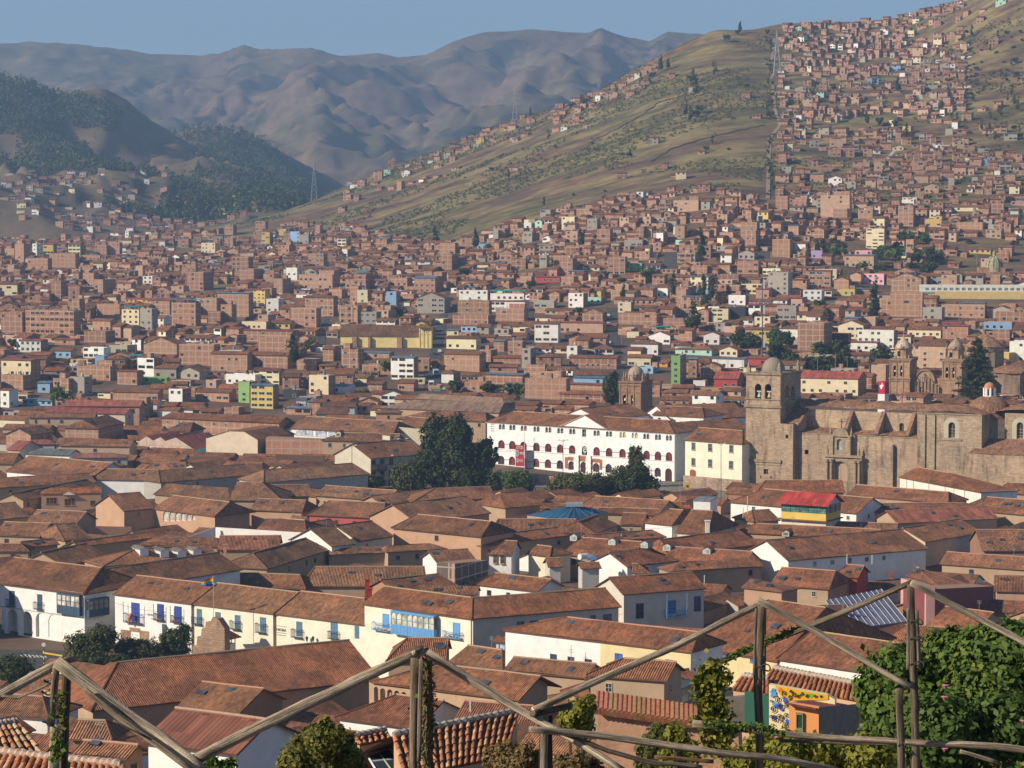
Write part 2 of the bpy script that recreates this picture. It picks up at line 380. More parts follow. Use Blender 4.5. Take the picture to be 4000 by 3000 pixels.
grid_mesh('ground',np.linspace(-2200,6600,420),np.concatenate([np.exp(np.linspace(math.log(8),math.log(1000),90)),np.linspace(1010,3600,300)]),lambda x,D,X:zg(x,D),'hill_ground')
def table(X,pts):return np.interp(X,[p[0]*1.80832 for p in pts],[p[1]*1.80832 for p in pts])
def rsoft(x,y,s):
 def r(a,b,k):n=1-np.sqrt(vnoise(a,b,k)**2+.006)*2.1;return n
 return r(x,y,s)+.5*r(x*2.1+5,y*2.1,s+1)+.2*r(x*4.3+9,y*4.3,s+2)+.12*r(x*9.1+3,y*9.1,s+3)
def ridge_sheet(name,crest,Dc,Df,Yf,X0,X1,amp,s,mat,nx=420,ny=150,fall=.35,lam=420.,pw=.9):
 def zf(x,D,X):
  Yc=table(X,crest);dc=Dc+220*vnoise(X/700,X*0+s,s)
  zc=H+(YH-Yc)/F*dc;zf_=H+(YH-Yf*1.80832)/F*Df
  t=np.clip((D-Df)/(dc-Df),0,1)
  z=zf_+(zc-zf_)*t**pw
  bell=np.clip(4*t*(1-t),0,1)**.8
  wx=x+120*fbm(x/500,D/500,3,s+3)+.35*(D-Dc)*vnoise(x/1400,D*0,s+8)
  z=z+amp*bell*(.8*rsoft(wx/lam,D/(lam*2.6),s)-.45)+amp*(.1 if amp>100 else .22)*fbm(x/90,D/90,4,s+5,.5)*np.clip(t*3,0,1)*np.clip(bell+.12,0,1)
  past=np.clip(D-dc,0,None)
  return np.where(D>dc,zc-fall*past,z)
 return grid_mesh(name,np.linspace(X0*1.80832,X1*1.80832,nx),np.linspace(Df,Dc+1100,ny),zf,mat),zf
FAR_CREST=[(-1500,120),(-600,80),(-200,112),(0,100),(75,92),(170,98),(260,108),(330,119),(430,122),(480,117),(530,98),(560,109),(680,105),(740,124),(820,117),(860,125),(920,122),(980,93),(1050,76),(1150,66),(1270,75),(1295,62),(1330,78),(1400,93),(1440,73),(1540,80),(1600,74),(1680,53),(1720,68),(1900,90),(2300,60),(3000,90),(4200,70)]
ridge_sheet('far_mountains',FAR_CREST,7200,4300,495,-1300,3400,95,3,'mountain_ground',560,240)
A_CREST=[(-1500,250),(-800,130),(-300,190),(-60,160),(0,168),(60,182),(130,206),(180,196),(230,191),(275,215),(330,262),(430,325),(520,380),(600,425),(700,470),(800,530),(1100,640)]
hA,zfA=ridge_sheet('wooded_hill',A_CREST,3650,2500,530,-1200,900,70,21,'mountain_ground',260,130,.5,260,1.0)
B_CREST=[(-1500,420),(200,330),(330,300),(400,282),(430,275),(520,285),(580,308),(640,343),(735,392),(800,432),(900,500),(1200,640)]
hB,zfB=ridge_sheet('wooded_hill',B_CREST,4150,3000,505,-600,1000,60,33,'mountain_ground',200,110,.5,300,1.0)
hz=MB();hz.box((-5200,-260,-40),(10400,0,0),(0,9700,0),(0,0,860),'plaster',(.5,.5,.5),True)
ho=hz.build('haze');ho['kind']='stuff';ho['label']='pale blue haze lying over the whole valley'
vm=bpy.data.materials.new('haze_air');vm.use_nodes=True;vt=vm.node_tree
vt.nodes.remove(vt.nodes['Principled BSDF']);pv=vt.nodes.new('ShaderNodeVolumePrincipled')
pv.inputs['Color'].default_value=(.4,.62,.97,1);pv.inputs['Density'].default_value=1.35e-4;pv.inputs['Anisotropy'].default_value=.2
vt.links.new(pv.outputs[0],vt.nodes['Material Output'].inputs['Volume'])
ho.data.materials.clear();ho.data.materials.append(vm)
TILE=[(.3,.14,.077),(.28,.135,.078),(.315,.15,.083),(.26,.125,.073),(.3,.14,.075),(.24,.12,.072)]
ORANGE,REDTIN,RUST,DARKRED,GREYTIN=(.42,.15,.062),(.36,.085,.058),(.27,.125,.075),(.2,.07,.05),(.24,.24,.23)
FOOT=[]
FACADES={}
def slab(mb,P,mat,col,nx=1,ny=1,sag=0.0,seed=0):
 """roof slope: P = eaveL, eaveR, ridgeR, ridgeL ; gridded and slightly uneven"""
 a,b,c,d=P
 def pt(i,j):
  s,t=i/nx,j/ny
  p=(a*(1-s)+b*s)*(1-t)+(d*(1-s)+c*s)*t
  if sag:
   k=4*s*(1-s)*(.35+.65*4*t*(1-t))if nx>1 else 0
   k=min(1,k*2.0)
   p=p+Z*(sag*k*float(vnoise(p.x*.16,p.y*.16,seed)+.5*vnoise(p.x*.45,p.y*.45,seed+4)))
  return p
 n=(b-a).cross(d-a)
 t=Z.cross(n).normalized()if n.length else Vector((1,0,0));w=n.normalized().cross(t)
 for i in range(nx):
  for j in range(ny):
   q=[pt(i,j),pt(i+1,j),pt(i+1,j+1),pt(i,j+1)]
   kf=1+(.2*float(vnoise(i*.45+seed*3.1,j*.8,12))+(rnd.choice((-.16,.2))if rnd.random()<.07 else 0)if nx>1 and mat=='tile' else 0)
   mb.face(q,mat,tuple(c*kf for c in col),[(p.dot(t),p.dot(w))for p in q])
def R(key,reg,eL,eR,rL,rR,he=6.0,wall=PEACH,col=None,pitch=.42,over=.5,mat='tile',wmat='plaster',name='tiled_house',label=None,cap=(.46,.3,.2),maxw=14,lowwall=0,zabs=None,group=None,sky=0,cat='house',inset=None):
 reg2=reg if isinstance(reg,(tuple,list))else(reg,)*4
 eL,eR,rL,rR=[px(g,*p)for g,p in zip(reg2,(eL,eR,rL,rR))]
 mid=((eL[0]+eR[0])/2,(eL[1]+eR[1])/2)
 if zabs is None:
  ze=on_ground(mid,he).z
 else:ze=zabs
 A,B=at_z(eL,ze),at_z(eR,ze)
 e=B-A;L=e.length;e.normalize()
 best=None
 for sg in(1,-1):
  n=Vector((-e.y,e.x,0))*sg
  N=Vector((-n.x*pitch,-n.y*pitch,1))
  ws=[]
  for r in(rL,rR):
   a,c=ray(*r);dv=Vector((a,1,c));O=Vector((0,0,H))
   den=N.dot(dv)
   if abs(den)<1e-9:continue
   D=N.dot(A-O)/den
   Pp=O+dv*D
   ws.append(((Pp-A).dot(n),(Pp-A).dot(e)))
  w=sum(q[0]for q in ws)/2
  facing=N.dot(Vector((0,0,H))-(A+B)/2)
  if w>.5 and facing>0 and(best is None):best=(n,w,ws)
 if best is None:
  print('ROOF FAIL',key,ws);return None
 n,w,ws=best
 w0=w;w=min(max(w,1.2),maxw)
 tL,tR=ws[0][1],ws[1][1]
 def fix(r,t):
  for _ in range(4):
   P=A+e*t+n*w+Z*(w*pitch);X=proj(P)[0];X2=proj(P+e)[0]
   if abs(X2-X)<1e-6:break
   t+=max(-6,min(6,(r[0]-X)/(X2-X)))
  return t
 tL,tR=fix(rL,tL),fix(rR,tR)
 if tL>tR:tL=tR=(tL+tR)/2;
 tL=min(max(tL,-w*.6),L-1);tR=max(min(tR,L+w*.6),tL+.5)
 if tL<1.1:tL=0
 if tR>L-1.1:tR=L
 rz=ze+w*pitch
 C0,C1=A+e*tL+n*w+Z*(w*pitch),A+e*tR+n*w+Z*(w*pitch)
 A2,B2=A+n*(2*w),B+n*(2*w)
 k=rnd.uniform(.78,.98);col=tuple(c*k*q for c,q in zip(col,(.88,.93,.93)))if col else tuple(c*k*1.1 for c in rnd.choice(TILE))
 gz=min(float(zg(p.x,p.y))for p in(A,B,A2,B2))-1.5
 ctr=(A+B2)/2
 root=empty(name,Vector((ctr.x,ctr.y,float(zg(ctr.x,ctr.y)))),label,cat,group)
 root['lmk']=key
 hipL,hipR=tL>1.1,tR<L-1.1
 rf=MB();seed=len(FOOT)
 nx=max(1,int(L/3.0));sg=.24 if mat=='tile' else 0
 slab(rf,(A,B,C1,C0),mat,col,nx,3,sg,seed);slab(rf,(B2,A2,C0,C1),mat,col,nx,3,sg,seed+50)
 wl=MB()
 i=lambda P,dx,dn:P+e*dx+n*dn
 o=inset if inset is not None else min(over,L*.2,w*.3)
 a,b,b2,a2=i(A,o,o),i(B,-o,o),i(B2,-o,-o),i(A2,o,-o)
 top=ze+o*pitch-.05
 def q(P,z):return Vector((P.x,P.y,z))
 for p,r in((a,b),(b,b2),(b2,a2),(a2,a)):
  wl.face([q(p,gz),q(r,gz),q(r,top),q(p,top)],wmat,wall)
 for hip,p,r,c in((hipL,A2,A,C0),(hipR,B,B2,C1)):
  if hip:slab(rf,(p,r,c,c),mat,col)
 if not hipL:wl.face([a2+Z*(top-a2.z),a+Z*(top-a.z),q(C0+e*o,C0.z-.06)],wmat,wall)
 if not hipR:wl.face([b+Z*(top-b.z),b2+Z*(top-b2.z),q(C1-e*o,C1.z-.06)],wmat,wall)
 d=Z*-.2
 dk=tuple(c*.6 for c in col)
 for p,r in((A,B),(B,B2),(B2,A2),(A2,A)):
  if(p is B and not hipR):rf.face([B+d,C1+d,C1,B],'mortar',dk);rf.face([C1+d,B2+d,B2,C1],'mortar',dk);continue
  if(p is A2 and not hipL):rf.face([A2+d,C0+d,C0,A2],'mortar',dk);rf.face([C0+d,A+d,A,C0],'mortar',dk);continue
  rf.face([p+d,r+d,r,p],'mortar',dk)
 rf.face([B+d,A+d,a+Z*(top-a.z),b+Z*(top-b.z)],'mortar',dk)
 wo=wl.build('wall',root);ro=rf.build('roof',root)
 if cap:
  cp=MB();r_=.17
  k2=tuple(c*rnd.uniform(.85,1.1)for c in cap)
  n_=max(2,int((C1-C0).length/3))
  cp.tube([C0+(C1-C0)*(t/n_)+Z*(.04+.05*float(vnoise(t*.7,seed,3)))for t in range(n_+1)],r_,6,'mortar',k2)
  for hip,c,p,r in((hipL,C0,A,A2),(hipR,C1,B,B2)):
   if hip:
    cp.tube([c+Z*.03,p+Z*.06],r_*.8,5,'mortar',tuple(x*.7 for x in col));cp.tube([c+Z*.03,r+Z*.06],r_*.8,5,'mortar',tuple(x*.7 for x in col))
  cp.build('ridge_cap',ro,off=Vector(root.location))
 if not sky and mat=='tile' and rnd.random()<.6:sky=rnd.choice((1,2,2,3))
 for kx in range(sky):
  s,t=rnd.uniform(.1,.9),rnd.uniform(.3,.7);P=(A*(1-s)+B*s)*(1-t)+(C0*(1-s)+C1*s)*t
  sk=MB();up=(n+Z*pitch).normalized();nn=e.cross(up)
  wd,hh=rnd.uniform(1.0,1.8),rnd.uniform(.8,1.4)
  sk.box(P+nn*.06-e*wd/2,e*wd,up*hh,nn*.1,'glass',(.06,.07,.08))
  sk.build('skylight',ro,off=Vector(root.location))
 fc=Facade(q(a,gz),q(b,gz));fc.root=root;fc.ze=ze;fc.geo=(A,B,C1,C0,n,w,e);fc.roof=ro
 FACADES[key]=fc;FOOT.append((ctr.x,ctr.y,math.hypot(L/2,w),ze))
 root['rect']=[min(eL[0],rL[0]),min(eL[1],eR[1],rL[1],rR[1]),max(eR[0],rR[0]),max(eL[1],eR[1])]
 if not(1.2<=w0<=maxw):print('width',key,round(w0,1),'L',round(L,1))
 return fc
B2B1=('B2','B1','B1','B1')
R('arcade','B1',(-120,268),(512,350),(-160,98),(627,181),11,WHITE,(.33,.15,.085),inset=3.2,name='arcaded_house')
R('arcade wing','B1',(519,351),(1500,197),(634,183),(1360,102),11,WHITE,(.33,.16,.09))
R('white house','B1',(692,348),(1180,408),(835,237),(1322,283),11,WHITE,(.36,.165,.09),name='colonial_house')
R('cream shop','B1',(1181,408),(1686,469),(1322,284),(1846,332),11,CREAM,(.38,.19,.105),name='colonial_house')
R('cream end','B1',(1688,469),(2268,541),(1848,333),(2250,372),11,CREAM,(.38,.185,.1),name='colonial_house')
R('cream corner','B2',(178,408),(852,501),(310,305),(856,365),14.8,CREAM,(.4,.165,.085),name='colonial_house')
R('corner wing','B2',(858,501),(1785,426),(862,366),(1680,318),14.8,(.55,.5,.42),(.4,.165,.085),name='colonial_house')
R('white barrack','B2',(1045,568),(2215,708),(1450,485),(2260,590),14.5,WHITE,(.36,.15,.08),name='colonial_house')
R('long striped',('B1',)*4,(560,1070),(2354,880),(725,768),(2514,599),7,TAN,(.4,.16,.085))
R('striped hip','B1',(452,892),(600,903),(700,772),(722,768),7,TAN,(.4,.17,.09),cap=None)
R('plain front','B1',(1097,1036),(1482,1082),(1040,850),(1622,948),6,ADOBE,(.4,.19,.105))
R('valley front','B2',(325,765),(702,768),(462,600),(838,643),9,TAN,(.42,.175,.09))
R('hip striped','B2',(706,767),(1046,822),(838,644),(1044,716),9,TAN,(.36,.17,.09))
R('mid tan','B2',(1050,818),(1562,866),(1050,718),(1690,797),9,TAN,(.38,.18,.1),sky=0)
R('cloister','B2',(232,890),(1150,1002),(690,770),(1302,873),8,TAN,(.42,.18,.095),inset=1.6)
R('small right slope','B2',(1330,950),(1640,912),(1312,876),(1545,842),5,TAN)
R('upper right','B2',(1562,848),(2060,884),(1795,736),(2212,786),11,TAN,(.42,.17,.09))
R('striped right','B2',(1600,1000),(2300,905),(1560,900),(2300,792),7,TAN,(.4,.16,.085))
R('lower right','B2',(1420,1060),(1850,1040),(1690,903),(1860,925),4.5,TAN,(.4,.165,.09))
R('lower mid','B2',(740,1135),(1262,1172),(655,988),(1240,1048),5,TAN,(.36,.15,.085))
R('ridge small','B2',(640,1000),(1160,950),(700,960),(1155,922),5,TAN,(.42,.17,.09),cap=None)
R('gutter roof','B2',(12,1112),(520,1180),(395,976),(760,1010),5,WHITE,(.32,.13,.075))
R('maroon tin','B1',(868,1258),(1462,1338),(1036,1060),(1892,1141),5,WHITE,(.25,.095,.062),mat='sheet')
R('low sag','B1',(440,1332),(782,1365),(482,1250),(842,1276),4,ADOBE,(.3,.15,.09))
R('low hip','B1',(418,1242),(692,1252),(440,1148),(652,1110),4.5,ADOBE,(.36,.18,.1))
R('left low','B1',(-60,1090),(300,1118),(-40,962),(262,978),5,WHITE,(.36,.17,.095))
R('blue awning','B2',(985,640),(1250,664),(1040,608),(1254,620),12,(.55,.5,.42),(.32,.14,.08),cap=None,name='canopy_roof')
R('balcony house',('B2',)*4,(1790,352),(2309,314),(1668,246),(2560,190),9.5,(.6,.55,.47),(.4,.16,.085),name='colonial_house')
R('door roof','B3',(102,667),(690,764),(640,364),(990,402),11,CREAM,(.42,.17,.09),maxw=17)
R('long right','B3',(678,748),(1246,834),(905,588),(1640,668),10,WHITE,(.4,.165,.09))
R('upper red','B3',(1330,645),(1720,672),(1480,537),(1905,570),5,TAN,(.42,.16,.08),sky=2)
R('orange hip','B3',(1612,540),(1915,578),(1735,470),(2105,428),5,PEACH,(.42,.17,.085))
R('right far low','B3',(2030,330),(2330,338),(1900,215),(2300,250),5,PEACH,(.36,.16,.09))
R('white gable','P5',(172,974),(1388,872),(-8,788),(1152,712),7,WHITE,(.35,.155,.09),cap=(.3,.18,.12))
R('red slope','B3',(640,290),(1010,318),(560,200),(1050,178),6,TAN,(.4,.165,.09))
R('peach gable','B3',(466,306),(720,335),(352,234),(545,254),8.2,(.45,.28,.19),(.38,.17,.1),cap=None)
R('red house','B3',(1480,232),(1690,300),(1285,150),(1480,112),7,(.42,.07,.055),(.36,.16,.095),name='gabled_house')
R('red annex','B3',(1030,236),(1190,246),(1120,165),(1285,180),7,(.42,.07,.055),(.38,.165,.09))
R('hole roof','C6',(560,985),(1110,985),(620,937),(1192,884),6,TAN,(.42,.17,.085))
R('hip big','C6',(388,1044),(1180,1115),(608,946),(1300,1040),6,WHITE,(.4,.175,.095))
R('roof strip','C6',(1112,1000),(1745,1052),(1117,929),(1745,986),6,TAN,(.39,.17,.095))
R('strip lower','C6',(1060,1108),(2010,1100),(1110,1045),(1840,1058),5.5,TAN,(.4,.17,.095))
R('chapel','C6',(1436,890),(1944,985),(1285,846),(1752,800),8,WHITE,(.42,.175,.09),sky=0)
R('right stripe','C6',(1960,912),(2330,916),(1862,834),(2330,862),6,WHITE,(.36,.165,.095))
R('right tiled','C6',(2020,985),(2330,1002),(2118,924),(2330,935),5.5,TAN,(.38,.165,.09))
R('right long','C6',(1800,1085),(2330,1135),(1985,1018),(2330,1036),5.5,TAN,(.36,.165,.095))
R('painted','C6',(1430,1176),(2060,1146),(1362,1064),(2008,1104),5,TAN,(.4,.14,.085),mat='sheet',sky=2)
R('coping house','C6',(1606,1292),(1960,1232),(1476,1181),(2010,1138),6.5,(.62,.5,.36),(.42,.19,.1))
R('patched','C6',(1955,1345),(2330,1345),(1885,1240),(2330,1190),6,ADOBE,(.34,.165,.105))
R('low far right','C6',(1690,1425),(2330,1470),(1718,1345),(2330,1398),5,TAN,(.42,.19,.11))
R('yellow line','C6',(430,1230),(1300,1275),(560,1174),(1440,1222),5.5,TAN,(.4,.175,.095))
R('curved','P5',(520,700),(1120,715),(585,632),(1100,655),5.5,TAN,(.36,.17,.1))
R('tan back','P5',(-120,640),(110,625),(-140,545),(120,520),5,TAN)
R('long lower','P4',(1400,925),(2140,832),(1272,786),(1960,714),6,TAN,(.4,.165,.09))
R('dormers a','P4',(418,920),(1010,965),(592,770),(1112,815),6,TAN,(.4,.165,.09),name='dormer_house')
R('dormers b','P4',(1300,968),(2010,1012),(1410,845),(2075,906),6,TAN,(.4,.165,.09),name='dormer_house')
R('front hip','P4',(995,1028),(1448,973),(690,916),(1096,874),6.5,WHITE,(.42,.16,.085))
R('front low','P4',(1368,1068),(2180,1022),(1452,980),(2125,948),6,TAN,(.38,.165,.095),cap=None)
R('white turret','P4',(1128,642),(1385,668),(1362,540),(1480,522),8.5,WHITE,(.38,.165,.09),name='gabled_house')
R('turret house','P4',(1408,728),(1690,745),(1478,524),(1736,551),7,CREAM,(.38,.165,.09),name='gabled_house')
R('terracotta tent','P4',(1256,526),(1562,524),(1345,470),(1500,462),6,TAN,(.42,.15,.06))
R('behind pyramid','P4',(560,515),(1275,560),(716,404),(1342,462),6,TAN,(.37,.17,.1))
R('behind low','P4',(560,560),(1260,580),(700,520),(1250,520),5.5,TAN,(.38,.165,.09))
R('pyramid left','P4',(-160,735),(560,735),(-120,572),(560,656),6.5,TAN,(.38,.18,.105),sky=2)
R('pyramid right','P4',(716,742),(926,664),(568,598),(882,564),6.5,PEACH,(.37,.165,.09),sky=1)
R('beside right','P4',(925,662),(1130,668),(888,556),(1222,572),6,TAN,(.38,.17,.1))
R('lean rows','P4',(-260,850),(600,740),(-320,772),(548,664),6,TAN,(.4,.165,.09),sky=4)
R('below turret','P4',(700,815),(1336,770),(640,775),(1212,684),6,TAN,(.38,.16,.09))
R('small white','B2',(950,102),(1112,106),(1062,16),(1205,26),7.5,WHITE,(.33,.155,.09),name='gabled_house')
R('yellow annex','B2',(1190,98),(1340,118),(1262,60),(1352,42),7,CREAM,(.36,.165,.09))
R('grey gable','B2',(1328,182),(1420,180),(1258,138),(1432,114),7,(.55,.53,.5),(.36,.165,.09),name='gabled_house')
R('grey gable two','B2',(1530,192),(1660,188),(1468,164),(1622,148),7,(.5,.48,.45),(.38,.165,.09),name='gabled_house')
R('grey gable three','B2',(1848,222),(1960,222),(1712,150),(1880,170),7,(.5,.48,.45),(.36,.16,.09),name='gabled_house')
R('white wall low','B2',(888,289),(1264,333),(1000,212),(1370,266),7,WHITE,(.42,.17,.09))
R('behind corner','B2',(500,345),(890,352),(430,290),(900,300),6.5,TAN,(.36,.17,.1),cap=None)
R('skylit dark','B2',(380,345),(778,302),(190,288),(652,206),7,BRICK,(.33,.15,.085),sky=4)
R('wide tan','B2',(-190,300),(560,300),(-110,152),(600,206),6.5,TAN,(.4,.2,.115),sky=2)
R('slope behind shop','B1',(1330,292),(1888,318),(1180,252),(1852,180),6.5,TAN,(.38,.165,.09))
R('window house','P3',(1560,988),(1905,965),(1480,908),(1892,854),6.5,WHITE,(.36,.17,.1),sky=1)
R('behind tarp','P3',(1130,900),(1660,870),(1130,850),(1500,815),6,TAN,(.38,.19,.11),cap=None)
R('row top left','P3',(-150,425),(470,415),(-100,292),(542,347),6,TAN,(.36,.185,.11))
R('row top mid','P3',(500,410),(1120,455),(592,319),(1470,388),6,TAN,(.36,.185,.11),sky=5)
R('row slope','P3',(1095,488),(1402,447),(690,440),(1356,380),6,TAN,(.38,.19,.11))
R('row right','P3',(1360,462),(2090,432),(1550,318),(2098,360),6.5,TAN,(.4,.185,.1))
R('great slope','P3',(1386,642),(2036,562),(1100,489),(2085,390),7.5,PEACH,(.42,.205,.115),sky=2)
R('great right','P4',(-60,520),(262,492),(-110,384),(50,385),6.5,TAN,(.42,.185,.1),cap=None)
R('red band','P3',(440,578),(1096,609),(640,448),(1116,480),6.5,(.45,.1,.09),(.36,.17,.1))
R('peach lean','P3',(-60,534),(400,552),(-60,424),(432,462),7,PEACH,(.35,.175,.105))
R('behind zigzag','P3',(-10,715),(436,740),(-180,628),(420,590),7,WHITE,(.34,.155,.09))
R('dormer slope','P3',(440,740),(760,680),(430,610),(852,612),6.5,TAN,(.34,.15,.09))
R('dark slope','P3',(652,852),(864,828),(486,692),(670,672),7.5,WHITE,(.3,.155,.09),cap=(.3,.18,.12))
R('dark slope two','P3',(886,808),(1200,762),(680,668),(1228,602),7,CREAM,(.31,.155,.092),cap=(.3,.18,.12))
R('striped slope','P3',(1165,690),(1946,768),(1395,640),(2032,568),8.5,PEACH,(.35,.165,.095),sky=1)
R('old patch','P3',(100,1045),(640,880),(-30,866),(512,795),6.5,TAN,(.35,.18,.105))
R('flat tan','P3',(620,925),(1130,905),(640,862),(1080,852),5.5,TAN,(.38,.19,.11),cap=None)
R('dormer row','P2',(888,692),(1895,606),(1150,480),(1932,552),6.5,TAN,(.39,.18,.1),name='dormer_house')
R('striped left','P2',(560,690),(950,604),(58,586),(856,510),6,TAN,(.36,.175,.095))
R('orange strip','P2',(682,522),(1318,444),(600,470),(1268,405),5.5,TAN,(.42,.17,.08))
R('red ruin','P2',(1880,548),(2420,545),(1876,402),(2420,450),6,TAN,(.38,.165,.1))
R('red ruin left','P2',(1180,505),(1885,520),(1350,470),(1880,404),6,TAN,(.38,.175,.1),cap=None)
R('left mid','P2',(-60,420),(345,435),(-60,283),(410,338),6,TAN,(.38,.18,.1))
R('left mid two','P2',(560,470),(792,446),(480,330),(642,322),6,TAN,(.34,.17,.1))
R('left patch','P2',(230,528),(520,500),(100,480),(470,455),5.5,TAN,(.37,.17,.1))
R('left brown','P2',(-40,560),(255,560),(-40,500),(180,490),5.5,TAN,(.36,.17,.1))
R('sag front','P2',(222,308),(660,326),(262,186),(800,236),6.5,TAN,(.37,.18,.105))
R('left dark','P2',(-60,290),(258,262),(-120,152),(300,129),6.5,TAN,(.33,.17,.105))
R('orange top','P2',(350,66),(880,56),(440,8),(850,4),8,PEACH,(.45,.17,.07),cap=None,over=.2,name='gabled_house')
R('inner slope','P2',(1066,213),(1346,191),(870,70),(1264,52),7,PEACH,(.37,.17,.1))
R('arched windows','P2',(1312,191),(1854,260),(1262,54),(1986,131),7,PEACH,(.41,.19,.11),name='gabled_house',inset=1.3)
R('arched end','P2',(1866,262),(2084,240),(1852,150),(2052,124),6.5,TAN,(.36,.17,.1))
R('corner tan','P1',(1980,1004),(2440,1010),(1972,836),(2260,860),6.5,TAN,(.37,.19,.11))
R('corner tan left','P1',(1320,952),(1985,1004),(1305,905),(1968,836),6.5,TAN,(.37,.19,.11),cap=None)
R('gallery','P1',(42,752),(770,820),(246,626),(1048,680),6.5,WHITE,(.4,.18,.1))
R('gallery right','P1',(690,820),(1384,834),(850,716),(1366,756),6.5,WHITE,(.37,.185,.11))
R('long top slope','P1',(1386,852),(2275,778),(1368,756),(2112,685),6.5,GREY,(.35,.185,.11),sky=1)
R('left wide','P1',(-120,905),(835,848),(-120,762),(765,826),6,TAN,(.38,.175,.1))
R('left dark slope','P1',(205,1010),(865,880),(40,918),(845,840),6,TAN,(.33,.155,.09))
R('small mid','P1',(1230,748),(1610,742),(1320,666),(1692,690),6,TAN,(.4,.185,.105))
R('left edge','P1',(-90,688),(112,690),(-50,588),(214,602),6,TAN,(.4,.17,.09))
R('cloister long','P6',(188,598),(1185,655),(430,507),(1232,541),7,WHITE,(.36,.175,.105),name='cloister_house')
R('cream cloister','P6',(1178,592),(1452,620),(1240,506),(1620,522),7.5,CREAM,(.36,.175,.105))
R('plaza block','P6',(990,866),(1492,824),(800,744),(1402,690),9.5,(.55,.5,.4),(.38,.18,.105),wmat='plaster')
R('plaza upper','P6',(560,708),(1210,722),(740,660),(1330,638),9,TAN,(.37,.18,.105))
R('plaza front','P3',(64,300),(985,225),(70,172),(830,148),7,(.5,.47,.42),(.38,.2,.115))
R('plaza front left','P1',(2120,790),(2290,790),(2110,685),(2260,690),6,GREY,(.36,.19,.11),cap=None)
R('brick barrack','C4',(988,208),(1725,241),(1060,180),(1900,202),8,BRICK,(.36,.155,.085),wmat='brick',cap=None)
R('dark pyramid','P1',(1425,406),(1642,412),(1588,335),(1668,325),7,(.5,.42,.32),(.27,.135,.09))
R('gable brick','P1',(856,384),(1082,336),(714,300),(982,264),8,(.42,.24,.16),(.3,.145,.085),wmat='brick',name='gabled_house',cap=None)
R('gable left','P1',(268,442),(470,412),(48,390),(344,360),7.5,(.42,.24,.16),(.3,.15,.09),wmat='brick',name='gabled_house',cap=None)
R('red shed','P1',(380,242),(1085,260),(432,196),(1165,214),7,(.55,.47,.4),(.33,.1,.075),mat='sheet',name='tin_roofed_shed',cap=None)
R('brick shed','P1',(545,190),(1212,194),(570,140),(1270,134),8,(.5,.28,.19),(.38,.13,.09),mat='sheet',wmat='brick',name='tin_roofed_shed',cap=None)
R('brown flat','P1',(240,290),(820,290),(270,252),(810,254),6.5,(.5,.36,.26),(.33,.16,.1),cap=None)
R('wall coping','P1',(510,532),(1125,540),(780,462),(1205,488),6,(.45,.33,.24),(.39,.18,.105),cap=None)
R('tan coping','P1',(470,520),(770,525),(500,462),(800,470),6,TAN,(.35,.175,.105),cap=None)
R('grey shed','P1',(205,602),(602,618),(350,552),(645,566),6,WHITE,(.16,.17,.165),mat='sheet',name='tin_roofed_shed',cap=None)
R('red tin','P1',(640,640),(1112,634),(620,600),(962,588),6,GREY,(.37,.16,.12),mat='sheet',name='tin_roofed_shed',cap=None)
R('red grey','P1',(54,568),(172,574),(122,490),(262,486),6,(.6,.5,.35),(.38,.12,.09),mat='sheet',name='tin_roofed_shed',cap=None)
R('dark red long','P1',(250,520),(480,520),(280,482),(430,478),6,GREY,(.3,.1,.075),mat='sheet',name='tin_roofed_shed',cap=None)
R('rust upper','P6',(1368,346),(2142,388),(1442,299),(2122,344),9,RUST,(.33,.2,.135),mat='sheet',name='market_hall',cap=None)
R('rust lower','P6',(1040,425),(2100,470),(1382,350),(2142,392),7,(.45,.3,.2),(.3,.18,.125),mat='sheet',name='market_hall',cap=None,maxw=30)
R('tan by market','P6',(1200,520),(1990,545),(1500,470),(1985,445),8,TAN,(.36,.17,.105),cap=None)
R('dark twin','P6',(568,418),(860,420),(602,374),(925,374),8,(.45,.55,.5),(.23,.11,.08),cap=None)
R('dark twin low','P6',(505,480),(795,480),(560,420),(835,420),7,(.45,.55,.5),(.24,.12,.085),cap=None)
R('mid brown','P6',(600,530),(930,528),(620,486),(925,488),7,TAN,(.36,.16,.09),cap=None)
R('shade tan','P6',(60,665),(200,672),(140,602),(232,604),6.5,TAN,(.35,.175,.105),cap=None)
R('little hip','P6',(1025,470),(1262,470),(1100,432),(1180,432),8,PEACH,(.38,.19,.11),cap=None)
R('school yard','S',(1240,165),(1775,112),(300,80),(1700,2),10,WHITE,(.39,.18,.1),pitch=.36)
R('school rear','S',(1782,112),(2350,140),(1706,0),(2330,40),10,WHITE,(.39,.18,.1),pitch=.36)
R('tower left','C6',(30,540),(520,520),(-60,480),(520,395),8,WHITE,(.38,.175,.1),cap=None)
R('tower left two','C6',(90,620),(520,590),(60,560),(520,512),8,WHITE,(.38,.175,.1),cap=None)
R('convent','C6',(108,660),(474,687),(205,590),(474,598),16,(.8,.74,.58),(.38,.175,.1),name='convent_house')
R('school','S',(-8,186),(2032,313),(288,79),(1956,166),16.4,(.8,.8,.79),(.4,.18,.1),name='school_building',inset=1.6,maxw=16,pitch=.4,cat='school')
